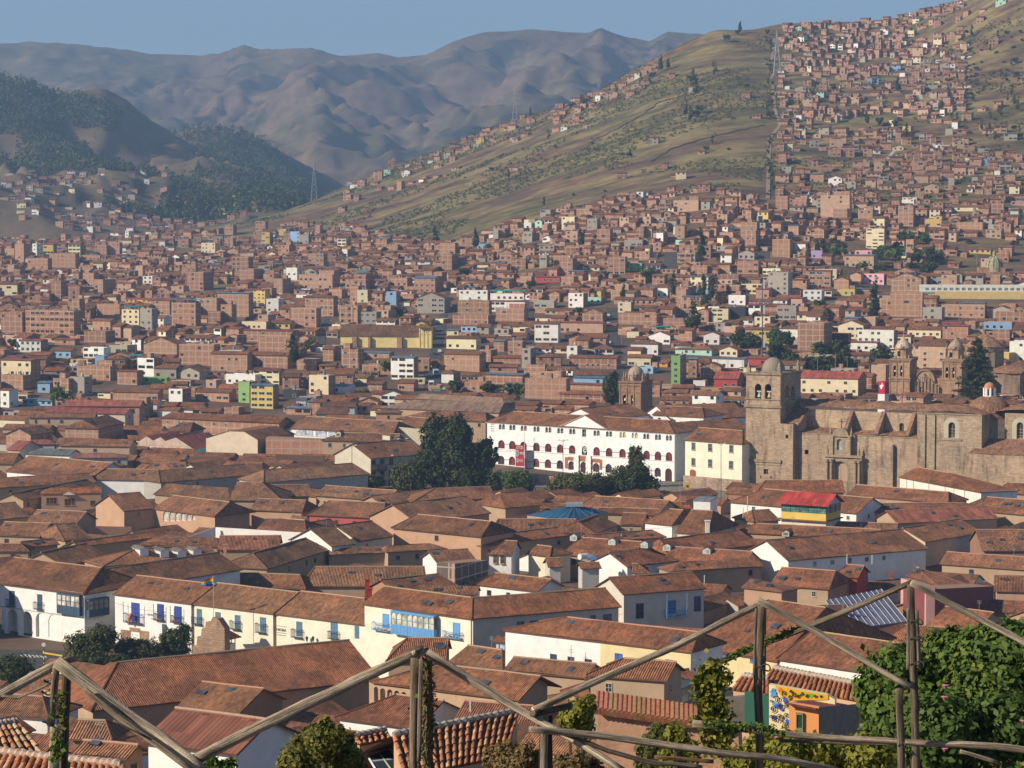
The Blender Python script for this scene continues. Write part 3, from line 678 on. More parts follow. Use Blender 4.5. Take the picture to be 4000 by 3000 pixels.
def panel(mb,fac,a0,a1,z0,z1,holes,depth=.35,mat='plaster',col=WHITE,off=0.0,ztop=None):
 """front skin of a wall on plane fac; holes: (a0,z0,a1,z1,arch)"""
 As=sorted({a0,a1,*[h[0]for h in holes],*[h[2]for h in holes]});Zs=sorted({z0,z1,*[h[1]for h in holes],*[h[3]for h in holes]})
 As=[a for a in As if a0<=a<=a1];Zs=[z for z in Zs if z0<=z<=z1]
 P=lambda a,z,o=0:fac.at(a,z,off+o)
 for i in range(len(As)-1):
  run=None
  for j in range(len(Zs)-1):
   ca,cz=(As[i]+As[i+1])/2,(Zs[j]+Zs[j+1])/2
   if any(h[0]<ca<h[2]and h[1]<cz<h[3]for h in holes):continue
   mb.face([P(As[i],Zs[j]),P(As[i+1],Zs[j]),P(As[i+1],Zs[j+1]),P(As[i],Zs[j+1])],mat,col)
 for h in holes:
  x0,y0,x1,y1,arch=h;d=-depth
  r=(x1-x0)/2;xc=(x0+x1)/2;zs=y1-min(r,(y1-y0)*.6)if arch else y1;rz=y1-zs
  mb.face([P(x0,y0),P(x0,y0,d),P(x0,zs,d),P(x0,zs)],mat,col);mb.face([P(x1,y0,d),P(x1,y0),P(x1,zs),P(x1,zs,d)],mat,col)
  mb.face([P(x0,y0),P(x1,y0),P(x1,y0,d),P(x0,y0,d)],mat,col)
  if not arch:mb.face([P(x0,zs,d),P(x1,zs,d),P(x1,zs),P(x0,zs)],mat,col)
  else:
   N=10;q=[(xc-r*math.cos(math.pi*k/N),zs+rz*math.sin(math.pi*k/N))for k in range(N+1)]
   for k in range(N):
    (xa,za),(xb,zb)=q[k],q[k+1]
    mb.face([P(xa,za,d),P(xb,zb,d),P(xb,zb),P(xa,za)],mat,col)
    mb.face([P(xa,za),P(xb,zb),P(xb,y1),P(xa,y1)],mat,col)
def hole(fac,reg,x0,y0,x1,y1,arch=True):
 """opening from picture box (x0,y0 top left, x1,y1 bottom right at its middle column)"""
 xc=(x0+x1)/2
 a0,_=fac.pt(px(reg,x0,y1));a1,_=fac.pt(px(reg,x1,y1));_,zb=fac.pt(px(reg,xc,y1));_,zt=fac.pt(px(reg,xc,y0))
 return(a0,zb,a1,zt,arch)
def hole_win(root,fac,h,off=-.3,name='window',**kw):
 if h[4]:kw['arch']=round(min((h[2]-h[0])/2,(h[3]-h[1])*.6)/(h[3]-h[1]),2)
 return sub(root,name,window_mesh(**kw),frame_mat(fac.at((h[0]+h[2])/2,h[1],off),-fac.u,fac.n,h[2]-h[0],h[3]-h[1]))
def eave_fac(key,ins=.35):
 """wall plane just inside the eave of a listed roof"""
 A,B,C1,C0,n,w,e=FACADES[key].geo
 f=Facade(A+n*ins,B+n*ins);f.root=FACADES[key].root;f.ze=FACADES[key].ze;f.roof=FACADES[key].roof;f.geo=FACADES[key].geo
 f.gz=min(float(zg(A.x,A.y)),float(zg(B.x,B.y)))-1;return f
def text(body,size,P,ux,n,col,name='lettering',parent=None,depth=.02,align='CENTER',mat='paint',bold=0):
 c=bpy.data.curves.new('t','FONT');c.body=body;c.size=size;c.extrude=depth;c.align_x=align;c.offset=bold;c.resolution_u=2
 o=bpy.data.objects.new('t',c);COL.objects.link(o);dg=bpy.context.evaluated_depsgraph_get()
 me=bpy.data.meshes.new_from_object(o.evaluated_get(dg));bpy.data.objects.remove(o);bpy.data.curves.remove(c)
 a=me.attributes.new('Col','FLOAT_COLOR','CORNER');a.data.foreach_set('color',np.tile(np.array([*col,1],np.float32),len(me.loops)))
 me.materials.clear();me.materials.append(MATS[mat])
 t=bpy.data.objects.new(name,me);COL.objects.link(t)
 ux=Vector(ux).normalized();n=Vector(n).normalized();up=n.cross(ux)
 M=Matrix(((ux.x,up.x,n.x,P[0]),(ux.y,up.y,n.y,P[1]),(ux.z,up.z,n.z,P[2]),(0,0,0,1)))
 if parent is not None:
  t.parent=parent;t.matrix_basis=Matrix.Translation(-Vector(parent.matrix_basis.translation))@M
 else:t.matrix_basis=M
 return t
def cornice(mb,fac,a0,a1,z,h,proud,mat='stone',col=TAN,off=0):
 mb.box(fac.at(a0-proud,z,off+proud),fac.u*(a1-a0+2*proud),-fac.n*(proud+.3),Z*h,mat,col,True)
f=eave_fac('school',.5);root=f.root
b=MB();top=f.ze-.05
zg0=f.gz-2
def lin(x,y0,s,x0):return y0+(x-x0)*s
holes=[]
W3=[167,281,403,541,669,798,928,1190,1324,1471,1602,1727,1853,1971]
for x in W3:
 for s_ in(-18,18):holes.append((hole(f,'S',x+s_-15,lin(x,213,.0654,167),x+s_+15,lin(x,271,.0676,167)),3,x))
holes.append((hole(f,'S',1034,268,1077,352,False),0,0))
W2=[163,280,400,540,668,797,926,1190,1325,1470,1612,1730,1853,1972]
for x in W2:holes.append((hole(f,'S',x-35,lin(x,385,.0722,163),x+35,lin(x,476,.0752,163)),2,x))
W1=[160,277,400,537,665,793,918,1185,1320,1465,1600,1722,1850]
for x in W1:holes.append((hole(f,'S',x-34,lin(x,554,.0758,160),x+34,lin(x,648,.0775,160)),1,x))
holes.append((hole(f,'S',1016,618,1080,735),5,0));holes.append((hole(f,'S',1930,690,2004,840),5,0));holes.append((hole(f,'S',1030,450,1088,546),6,0))
sq=[]
for ix in(53,67,81):
 for iy in(215,238,262,286):sq.append(hole(f,'S',ix-4,iy-7,ix+4,iy+7,False))
 sq.append(hole(f,'S',ix-4,376,ix+4,388,False))
panel(b,f,.3,f.L-.3,zg0,top,[h for h,k,x in holes]+sq,.4,'plaster',(.82,.82,.81))
b.box(f.at(.3,zg0,-.41),f.u*.02,-f.n*1.2,Z*(top-zg0),'plaster',(.8,.8,.79));b.box(f.at(f.L-.32,zg0,-.01),f.u*.02,-f.n*1.2,Z*(top-zg0),'plaster',(.8,.8,.79))
cornice(b,f,0,f.L,f.ze-.5,.42,.18,'plaster',(.82,.82,.81))
_,zb2=f.pt(px('S',163,482));cornice(b,f,4.5,f.L-.3,zb2-.25,.22,.12,'plaster',(.62,.6,.58))
b.build('facade',root)
for h,k,x in holes:
 if k in(1,2,3):
  dk=rnd.random()
  g=(.13,.03,.035)if(k==2 or dk<.45)else(.03,.035,.045)
  if k==3 and x in(1471,1602):g=(.45,.38,.2)
  hole_win(root,f,h,-.36,glass=g,frame=(.2,.08,.07)if k!=3 else(.62,.6,.56),nx=2,nz=3 if k<3 else 2,fw=.05,sill=False)
 elif k==5:hole_win(root,f,h,-.36,'door',glass=(.07,.018,.02),frame=(.1,.03,.03),nx=2,nz=2,sill=False,kind='paint')
 elif k==0:hole_win(root,f,h,-.36,glass=(.04,.05,.06),frame=(.5,.5,.48),nx=2,nz=2)
 else:
  hole_win(root,f,h,-.38,'niche_panel',glass=(.05,.05,.06),frame=None,kind='paint')
  xc=(h[0]+h[2])/2;s_=MB();r=(h[2]-h[0])*.36;zc=(h[1]+h[3])/2+.1
  sh=[(-1,1),(-.35,1.12),(0,1.3),(.35,1.12),(1,1),(.95,0),(.6,-.8),(0,-1.35),(-.6,-.8),(-.95,0)]
  s_.face([f.at(xc+p[0]*r,zc+p[1]*r,-.2)for p in sh],'paint',(.75,.74,.7));s_.face([f.at(xc+p[0]*r*.8,zc+p[1]*r*.8,-.18)for p in sh],'paint',(.03,.03,.035))
  em=s_.build('emblem',root);text('C',r*1.9,f.at(xc,zc-r*.66,-.17),f.u,f.n,(.8,.8,.78),'letter',root,.02,bold=.04)
for h in sq:
 pass
rb=MB()
for row,xs,dy,t in((2,W2,0,1),(1,W1,0,1)):
 for x0,x1 in zip(xs[:-1],xs[1:]):
  if x1-x0>200 or(row==1 and 850<x1<1290):continue
  ya=lin((x0+x1)/2,440 if row==2 else 606,.0745 if row==2 else .077,160)
  a0,z0=f.pt(px('S',x0+36,ya));a1,z1=f.pt(px('S',x1-36,ya));z=(z0+z1)/2
  rb.tube([f.at(a0-.7,z+.5,.12),f.at(a1+.7,z+.5,.12)],.06,5,'metal',(.05,.05,.06))
  for a in(a0-.6,a1+.6):rb.tube([f.at(a,z-.75,.12),f.at(a,z+.5,.12)],.05,5,'metal',(.05,.05,.06))
rb.build('railing',root)
pd=MB();A_=[f.pt(px('S',*p))for p in((785,231),(1062,112),(1318,264))]
zb=f.ze-.1;h_=4.4
a0,a1=A_[0][0],A_[2][0];ac=A_[1][0];zt=A_[1][1]
pd.face([f.at(a0,zb,.16),f.at(a1,zb,.16),f.at(ac,zt,.16)],'plaster',(.82,.82,.81))
for q in(0,1):
 e_=(a0,a1)[q];P0,P1=f.at(e_,zb,.5),f.at(ac,zt+.1,.5);bk=-f.n*11
 fs=[P0,P1,P1+bk,P0+bk]if q else[P1,P0,P0+bk,P1+bk]
 pd.face(fs,'tile',(.38,.17,.1))
 pd.box(P0-Z*.3,P1-P0,f.n*-.34,Z*.28,'plaster',(.5,.36,.27),True)
pd.build('pediment',root)
pc=MB()
for x0,y0,x1,y1 in((850,556,955,690),(1140,575,1250,705)):
 a0,z0,a1,z1=f.rect('S',x0,y0,x1,y1)
for(x0,x1)in((955,1003),(1085,1135)):
 a0,z0=f.pt(px('S',x0,712+(x0-955)*.075));a1,_=f.pt(px('S',x1,712));zt=z0+5.4
 for k in range(7):pc.box(f.at(a0-.12*(k%2),z0-1.5+k*1.0,.55+.08*(k%2)),f.u*(a1-a0+.24*(k%2)),-f.n*.7,Z*1.0,'plaster',(.8,.8,.79))
pc.build('porch',root)
br=MB()
for reg_ in((848,568,880,690),(955,568,958,600)):pass
for(x0,x1,yt,yb)in((848,882,570,690),(945,962,575,695),(1135,1150,590,705),(1222,1252,595,705)):
 a0,z0=f.pt(px('S',x0,yb));a1,z1=f.pt(px('S',x1,yt));br.box(f.at(a0,z0,.03),f.u*(a1-a0),-f.n*.02,Z*(z1-z0),'plaster',(.36,.14,.08))
for(x0,x1,yt,yb)in((882,945,568,605),(1150,1222,588,625),(1000,1088,560,612)):
 a0,z0=f.pt(px('S',x0,yb));a1,z1=f.pt(px('S',x1,yt));br.box(f.at(a0,z0,.03),f.u*(a1-a0),-f.n*.02,Z*(z1-z0),'plaster',(.36,.14,.08))
br.build('coloured_panel',root)
tag(root,'long white three storey school with pediment, rows of arched windows and a C shield','school')
g=f.pt(px('S',413,715));P=f.at(g[0],zg0+1,5.0);P=at_y(px('S',413,720),P.y);ptop=at_y(px('S',420,300),P.y)
r2=empty('banner',P,'tall red banner with white lettering hanging on a white pole before the school','banner')
q=MB();q.tube([P-Z*1.5,Vector((P.x,P.y,ptop.z))],.1,8,'metal',(.75,.75,.74));q.build('pole',r2)
ub=Vector((f.u.x,f.u.y,0));sc_=P.y/F*.36166
bw,bh=95*sc_/ub.x,233*sc_;bl=P-ub*(bw+.15);bl=Vector((bl.x,bl.y,at_y(px('S',413,672),P.y).z))
q=MB()
for k in range(8):
 x0,x1=k/8,(k+1)/8;w_=lambda t:f.n*(.12*math.sin(t*7))
 q.face([bl+ub*bw*x0+w_(x0),bl+ub*bw*x1+w_(x1),bl+ub*bw*x1+w_(x1)+Z*bh,bl+ub*bw*x0+w_(x0)+Z*bh],'paint',(.33,.03,.05))
cl=q.build('cloth',r2)
for tx,sz,fx,fz,c_ in(('12',1.7,.2,.2,(.8,.75,.7)),('1993',1.3,.68,.56,(.8,.75,.7)),('SEMANA',.75,.55,.9,(.75,.6,.3)),('CULTURAL',.7,.52,.82,(.75,.7,.65)),('JULIO',.62,.68,.28,(.8,.75,.7)),('PLAZA',.5,.68,.21,(.8,.75,.7))):
 text(tx,sz,bl+ub*bw*fx+Z*bh*fz+f.n*.2,ub,f.n,c_,'lettering',cl.parent,.01)
q=MB();xc=bl+ub*bw*.25+Z*bh*.6+f.n*.2
q.face([xc+ub*(p[0]*.75)+Z*(p[1]*.85)for p in sh],'paint',(.75,.74,.72));q.face([xc+f.n*.02+ub*(p[0]*.6)+Z*(p[1]*.68)for p in sh],'paint',(.03,.04,.1));q.build('emblem',r2)
text('C',1.2,xc+f.n*.05-Z*.42,ub,f.n,(.8,.8,.8),'letter',r2,.01)
C0=at_z(px('C6',705,985),2.0)
ax=Vector((.87,-.49,0)).normalized();bx=Vector((-ax.y,ax.x,0))
STONE,STONE2=(.44,.345,.26),(.4,.33,.25)
def plane(b):
 return Facade(C0-ax*30+bx*b,C0+ax*110+bx*b)
def ap(fac,reg,x,y):return fac.pt(px(reg,x,y))
F0=plane(0);FR=Facade(C0,C0+bx*30)
aC=ap(F0,'C6',705,900)[0];aL=ap(F0,'C6',494,700)[0];dT=FR.pt(px('C6',833,500))[0]
zT=lambda y:F0.pt(px('T',530,y))[1]
ch=empty('church',Vector((C0.x,C0.y,2))+ax*25,'brown stone church with a square bell tower, buttresses and a carved side portal','church')
t=MB();ztop=zT(270)
hs=[hole(F0,'T',218,380,298,565),hole(F0,'T',342,383,424,570)]
h3=[hole(F0,'T',328,1442,383,1508,False),hole(F0,'T',285,1525,300,1560,False),hole(F0,'T',412,1530,428,1565,False)]
panel(t,F0,aL,aC,0,ztop,hs+h3,1.1,'stone',STONE)
hr=[hole(FR,'T',600,400,645,575),hole(FR,'T',672,405,715,580)]
panel(t,FR,0,dT,0,ztop,hr,1.1,'stone',STONE)
FB=Facade(F0.at(aC,0)+bx*dT,F0.at(aL,0)+bx*dT);FL=Facade(F0.at(aL,0)+bx*dT,F0.at(aL,0))
panel(t,FB,0,aC-aL,0,ztop,[],1,'stone',STONE);panel(t,FL,0,dT,0,ztop,[],1,'stone',STONE)
zf_=hs[0][1]-.1
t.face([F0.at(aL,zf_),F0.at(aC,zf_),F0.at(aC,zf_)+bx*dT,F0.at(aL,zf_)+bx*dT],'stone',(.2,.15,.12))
t.face([F0.at(aL,ztop),F0.at(aC,ztop),F0.at(aC,ztop)+bx*dT,F0.at(aL,ztop)+bx*dT],'stone',STONE)
def band(y0,y1,proud,c=STONE2):
 z0,z1=zT(y1),zT(y0);t.box(F0.at(aL-proud,z0,proud),ax*(aC-aL+2*proud),bx*(dT+2*proud),Z*(z1-z0),'stone',c,True)
band(250,276,.4,(.33,.27,.2));band(574,588,.3);band(648,686,.45,(.34,.28,.21));band(1330,1366,.5,(.34,.28,.21));band(1372,1400,.2)
tw=t.build('bell_tower',ch)
t=MB();cc=F0.at((aL+aC)/2,0)+bx*(dT/2);zd0,zd1=zT(255),zT(72);rD=150*.31344/F*C0.y*.98
t.lathe((cc.x,cc.y,zd0),[((aC-aL)*.66,0),((aC-aL)*.5,(zd1-zd0)*.12)],4,'stone',(.36,.3,.24),a0=math.pi/4+math.atan2(ax.y,ax.x))
t.lathe((cc.x,cc.y,zd0+(zd1-zd0)*.08),[(rD*math.cos(k*math.pi/16),(zd1-zd0)*.92*math.sin(k*math.pi/16))for k in range(8)]+[(.01,(zd1-zd0)*.925)],24,'mortar',(.3,.25,.2))
o=t.build('dome',tw,Vector(ch.matrix_basis.translation));
t=MB()
for da,db in((aL+.7,.7),(aC-.7,.7),(aC-.7,dT-.7),(aL+.7,dT-.7)):
 p=F0.at(da,ztop)+bx*db
 t.box(p-ax*.55-bx*.55,ax*1.1,bx*1.1,Z*2.1,'stone',STONE2);t.lathe((p.x,p.y,ztop+2.1),[(.7,0),(.45,.5),(.55,.8),(.01,2.2)],8,'stone',STONE2)
t.build('pinnacle',tw,Vector(ch.matrix_basis.translation))
for h,c in((hs[0],(.3,.36,.3)),(hs[1],(.42,.27,.18))):
 t=MB();p=F0.at((h[0]+h[2])/2+.35,h[1]+.2,-.55);s_=(h[2]-h[0])*.36
 t.lathe(p+Z*.35,[(s_,0),(s_*.86,s_*.3),(s_*.6,s_*1.1),(s_*.5,s_*1.7),(s_*.2,s_*2.0),(.01,s_*2.05)],14,'metal',c)
 t.box(p+Z*(.3+s_*2.05)-ax*s_*1.1-bx*.15,ax*s_*2.2,bx*.3,Z*.4,'paint',(.5,.45,.38),True)
 t.build('bell',tw,Vector(ch.matrix_basis.translation))
hole_win(ch,F0,h3[0],-.6,glass=(.03,.03,.03),frame=(.2,.16,.12),nx=2,nz=2)
n_=MB();BB=2.7
F2=plane(BB);F10=plane(10.5)
zA=lambda x,y,fc=F0:ap(fc,'C6',x,y)[1]
aS=ap(F0,'C6',786,700)[0];zS=zA(745,562)
sw=hole(F0,'C6',740,630,757,652,False)
panel(n_,F0,aC,aS,0,zS,[sw],.8,'stone',STONE)
n_.box(F0.at(aS-.01,0,0),ax*.01,bx*(BB+.5),Z*zS,'stone',STONE)
a2=ap(F2,'C6',806,700)[0];a2p=ap(F2,'C6',820,700)[0];a3=ap(F2,'C6',1552,700)[0];zW=zA(1000,628,F2)
hw=[hole(F2,'C6',858,722,882,750,False)]
panel(n_,F2,a2,a3,0,zW,hw,.8,'stone',STONE)
n_.box(F2.at(a2,0,.4),ax*(a2p-a2),bx*.8,Z*(zA(812,556,F2)),'stone',STONE)
n_.box(F2.at(a2-.1,zW,.15),ax*(a3-a2+.1),bx*.8,Z*.3,'stone',(.36,.3,.23))
ab=ap(F2,'C6',1372,700)[0];n_.box(F2.at(ab,0,1.3),ax*2.2,bx*1.4,Z*zA(1390,690,F2),'stone',STONE2)
aw0,aw1=aC+.6,a2p+.2;zr0=zA(745,556,F2);zr1=ap(F10,'C6',978,468)[1]
pf,pb=lambda a:F2.at(a,zr0),lambda a:F10.at(a,zr1)
n_.face([F2.at(aw1,0),F10.at(aw1,0),F10.at(aw1,zr1),F2.at(aw1,zr0)],'stone',STONE)
n_.face([F2.at(aw0,0),F2.at(aw1,0),F2.at(aw1,zr0),F2.at(aw0,zr0)],'stone',STONE)
a4,a5=aw1,ap(F10,'C6',1550,560)[0];zN=ap(F10,'C6',1200,484)[1]
nw=hole(F10,'C6',1442,556,1470,612)
panel(n_,F10,a4,a5+12,0,zN,[nw],.9,'stone',(.5,.39,.29))
for xx in(1160,1355,1545):
 a=ap(F10,'C6',xx,500)[0];q0,q1=F10.at(a-1.0,zN),F2.at(a-1.0,zW+.6)+bx*.9
 for d_ in(0,1.0):
  n_.face([F2.at(a-1+d_,zW-.5)+bx*.9,F10.at(a-1+d_,zW-.5),F10.at(a-1+d_,zN),q1+ax*d_][::(1 if d_ else-1)],'stone',STONE2)
 n_.box(q1-ax*.15,ax*1.3,q0-q1,Z*.3,'tile',(.36,.22,.15))
FT=plane(1.6);a6,a7=ap(FT,'C6',1552,700)[0],ap(FT,'C6',1950,700)[0];zX=ap(FT,'C6',1750,506)[1]
tw_=hole(FT,'C6',1745,552,1786,650)
panel(n_,FT,a6,a7,0,zX,[tw_],.9,'stone',STONE2)
n_.face([FT.at(a7,0),FT.at(a7,0)+bx*16,FT.at(a7,zX)+bx*16,FT.at(a7,zX)],'stone',STONE2);n_.face([FT.at(a6,0)+bx*16,FT.at(a6,0),FT.at(a6,zX),FT.at(a6,zX)+bx*16],'stone',STONE2)
for xx in(1604,1664):
 a=ap(FT,'C6',xx,700)[0];n_.box(FT.at(a-1.4,0,.5),ax*1.4,bx*.6,Z*(zX-.2),'stone',STONE2)
n_.box(FT.at(a6-.1,zX,.2),ax*(a7-a6+.2),bx*.8,Z*.45,'stone',(.34,.28,.22))
a_,z_=ap(FT,'C6',1765,655);cornice(n_,FT,a_-3,a_+3,z_-.5,.5,.3,'stone',STONE2)
FA=plane(9.0);a8,a9=ap(FA,'C6',2092,700)[0],ap(FA,'C6',2340,700)[0];zP=ap(FA,'C6',2150,496)[1]
aw_=hole(FA,'C6',2166,552,2206,655)
panel(n_,FA,a8,a9,0,zP,[aw_],.9,'stone',STONE2)
FX=plane(-2.0);a10,a11=ap(FX,'C6',1862,800)[0],ap(FX,'C6',2340,800)[0];zL=ap(FX,'C6',2000,752)[1]
panel(n_,FX,a10,a11,0,zL,[],.5,'stone',STONE)
nv=n_.build('wall',ch)
hole_win(ch,FT,tw_,-.8,glass=(.04,.035,.03),frame=(.3,.24,.16),nx=2,nz=4);hole_win(ch,FA,aw_,-.8,glass=(.04,.035,.03),frame=(.3,.24,.16),nx=2,nz=4);hole_win(ch,F10,nw,-.8,glass=(.04,.035,.03),frame=(.2,.16,.12),nx=2,nz=3)
for fc,h in((FT,tw_),(FA,aw_)):
 s_=MB()
 k=1.5;hh=(h[0]-k,h[1]-.4,h[2]+k,h[3]+k*.9)
 xc=(h[0]+h[2])/2;N=12;r0,r1=(h[2]-h[0])/2,(hh[2]-hh[0])/2;zs=h[3]-r0
 pi=[(h[0],h[1])]+[(xc-r0*math.cos(math.pi*q/N),zs+r0*math.sin(math.pi*q/N))for q in range(N+1)]+[(h[2],h[1])]
 po=[(hh[0],h[1])]+[(xc-r1*math.cos(math.pi*q/N),zs+r1*math.sin(math.pi*q/N))for q in range(N+1)]+[(hh[2],h[1])]
 for q in range(len(pi)-1):s_.face([fc.at(*po[q],.06),fc.at(*pi[q],.06),fc.at(*pi[q+1],.06),fc.at(*po[q+1],.06)],'plaster',(.46,.42,.32))
 s_.build('window_surround',ch)
r_=MB();VT=(.36,.2,.125)
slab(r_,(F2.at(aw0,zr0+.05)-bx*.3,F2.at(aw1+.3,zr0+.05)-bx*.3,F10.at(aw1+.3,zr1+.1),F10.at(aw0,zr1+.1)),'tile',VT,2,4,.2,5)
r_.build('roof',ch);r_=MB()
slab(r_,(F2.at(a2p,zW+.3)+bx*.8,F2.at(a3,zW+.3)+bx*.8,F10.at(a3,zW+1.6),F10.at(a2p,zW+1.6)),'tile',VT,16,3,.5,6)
r_.build('roof',ch);r_=MB();NX=48;DV=15.0
def vault(a,b):
 s=(a-a4)/9.6;c=.5+.5*math.cos(2*math.pi*(s+.5))
 t_=b/DV
 return zN+.15+(3.0*math.sin(math.pi*min(1,t_*.9+.1)))*(.68+.32*(1-abs(2*(s%1)-1)**2.2))+.25*float(vnoise(a*.4,b*.4,8))
AV0,AV1=aL+4,a5+40
for i in range(NX):
 for j in range(8):
  q=[]
  for di,dj in((0,0),(1,0),(1,1),(0,1)):
   a=AV0+(AV1-AV0)*(i+di)/NX;b=DV*(j+dj)/8
   q.append(F10.at(a,vault(a,b))+bx*b)
  r_.face(q,'tile',VT)
r_.build('vault',ch);r_=MB()
for i in range(16):
 for j in range(6):
  q=[]
  for di,dj in((0,0),(1,0),(1,1),(0,1)):
   a=a6-.3+(a7-a6+.6)*(i+di)/16;b=12*(j+dj)/6;s=(i+di)/16
   q.append(FT.at(a,zX+.2+2.6*math.sin(math.pi*s)*math.sin(math.pi*(.12+.6*(j+dj)/6)))+bx*b)
  r_.face(q,'tile',VT)
r_.build('vault',ch);r_=MB()
for i in range(10):
 for j in range(5):
  q=[]
  for di,dj in((0,0),(1,0),(1,1),(0,1)):
   a=a8-4+(a9-a8+6)*(i+di)/10;s=(i+di)/10
   q.append(FA.at(a,zP+.2+2.6*math.sin(math.pi*s)*math.sin(math.pi*(.12+.6*(j+dj)/5)))+bx*(12*(j+dj)/5))
  r_.face(q,'tile',VT)
r_.build('vault',ch);r_=MB();slab(r_,(FX.at(a10,zL+.1),FX.at(a11,zL+.1),FA.at(a11,zL+4.2),FA.at(a10+4,zL+4.2)),'tile',(.36,.2,.13),12,3,.2,3)
ro=r_.build('roof',ch)
d_=MB();FD=plane(17);ad,zd=ap(FD,'C6',1998,495);_,zt=ap(FD,'C6',1998,392);rr=140*.63291/F*FD.at(ad,0).y
pD=FD.at(ad,zd-1.5)
d_.lathe(pD,[(rr*1.02,0),(rr,1.2)]+[(rr*math.cos(k*math.pi/16),1.2+(zt-zd+.6)*math.sin(k*math.pi/16))for k in range(1,8)]+[(.01,(zt-zd)+1.85)],28,'tile',(.34,.185,.115))
zb=zt+.1;d_.build('dome',ch)
d_=MB();pl=FD.at(ad,zb);k_=F/pl.y*0+pl.y/F*.63291
rl=33*k_;hl=52*k_
for q in range(8):
 a0=2*math.pi*q/8;d_.tube([pl+Vector((math.cos(a0)*rl,math.sin(a0)*rl,-.5)),pl+Vector((math.cos(a0)*rl,math.sin(a0)*rl,hl))],.42,6,'plaster',WHITE)
d_.lathe(pl,[(rl*.82,-.5),(rl*.82,hl)],12,'glass',(.04,.05,.09));d_.lathe(pl,[(rl*1.12,-.6),(rl*1.12,.2),(rl*.9,.2)],16,'plaster',WHITE)
d_.lathe(pl+Z*hl,[(rl*1.14,-.5),(rl*1.14,.1)]+[(rl*1.05*math.cos(k*math.pi/12),.1+rl*.95*math.sin(k*math.pi/12))for k in range(6)]+[(.01,rl+.1)],16,'terracotta',(.5,.24,.13))
d_.build('lantern',ch)
p_=MB();FP=plane(BB-1.6);PS=(.38,.31,.225)
ax0,_=ap(FP,'C6',992,800);ax1,_=ap(FP,'C6',1196,800);zc=ap(FP,'C6',1090,765)[1]
ph=hole(FP,'C6',1022,792,1122,925)
panel(p_,FP,ax0+1.2,ax1-1.6,0,zc,[ph],1.3,'stone',PS)
for a in(ax0,ax0+1.5,ax1-1.7,ax1-.4):
 pp=FP.at(a+.5,0,.5);p_.lathe(pp,[(.75,0),(.75,1.6),(.5,1.7),(.42,zc-2),(.7,zc-1.6),(.75,zc-.9)],10,'stone',PS)
 p_.box(FP.at(a-.3,0,.2),ax*1.6,bx*1.9,Z*zc,'stone',STONE2)
cornice(p_,FP,ax0-.3,ax1+.3,zc-.2,.8,.7,'stone',PS)
u0,u1=ap(FP,'C6',1022,700)[0],ap(FP,'C6',1140,700)[0];zu=ap(FP,'C6',1080,640)[1]
nh=hole(FP,'C6',1056,656,1090,724)
panel(p_,FP,u0,u1,zc,zu,[nh],.8,'stone',PS);p_.box(FP.at(u0,zc,0),ax*.02,bx*1.7,Z*(zu-zc),'stone',PS);p_.box(FP.at(u1,zc,0),ax*.02,bx*1.7,Z*(zu-zc),'stone',PS)
for a in(u0-.2,u1-.8):p_.box(FP.at(a,zc,.45),ax*1.0,bx*1.2,Z*(zu-zc),'stone',PS)
cornice(p_,FP,u0,u1,zu,.5,.5,'stone',PS)
uc=(u0+u1)/2;R_=(u1-u0)*.4
for k in range(10):
 t0,t1=math.pi*k/10,math.pi*(k+1)/10
 q=[(uc-R_*math.cos(t),zu+.5+R_*.85*math.sin(t))for t in(t0,t1)]
 p_.face([FP.at(uc,zu+.5,.3),FP.at(*q[0],.3),FP.at(*q[1],.3)][::-1],'stone',PS);p_.face([FP.at(*q[0],.3),FP.at(*q[0],.3)+bx*2,FP.at(*q[1],.3)+bx*2,FP.at(*q[1],.3)],'stone',PS)
for a in(u0-.3,u1+.3,ax0+.3,ax1-.2):
 zz=zu if a in(u0-.3,u1+.3)else zc+.6
 pp=FP.at(a,zz,-.2);p_.lathe(pp,[(.5,0),(.35,.8),(.45,1.2),(.01,3.2)],8,'stone',PS)
zz=zu+.5+R_*.85;p_.box(FP.at(uc-.14,zz,-.3),ax*.28,bx*.28,Z*3.0,'stone',(.2,.15,.12));p_.box(FP.at(uc-.8,zz+1.9,-.3),ax*1.6,bx*.28,Z*.28,'stone',(.2,.15,.12))
po=p_.build('portal',ch)
hole_win(ch,FP,ph,-1.2,'door',glass=(.4,.28,.2),frame=(.3,.2,.14),nx=2,nz=1,sill=False,kind='paint')
hole_win(ch,FP,nh,-.7,'niche_window',glass=(.25,.3,.3),frame=(.45,.42,.35),nx=2,nz=2)
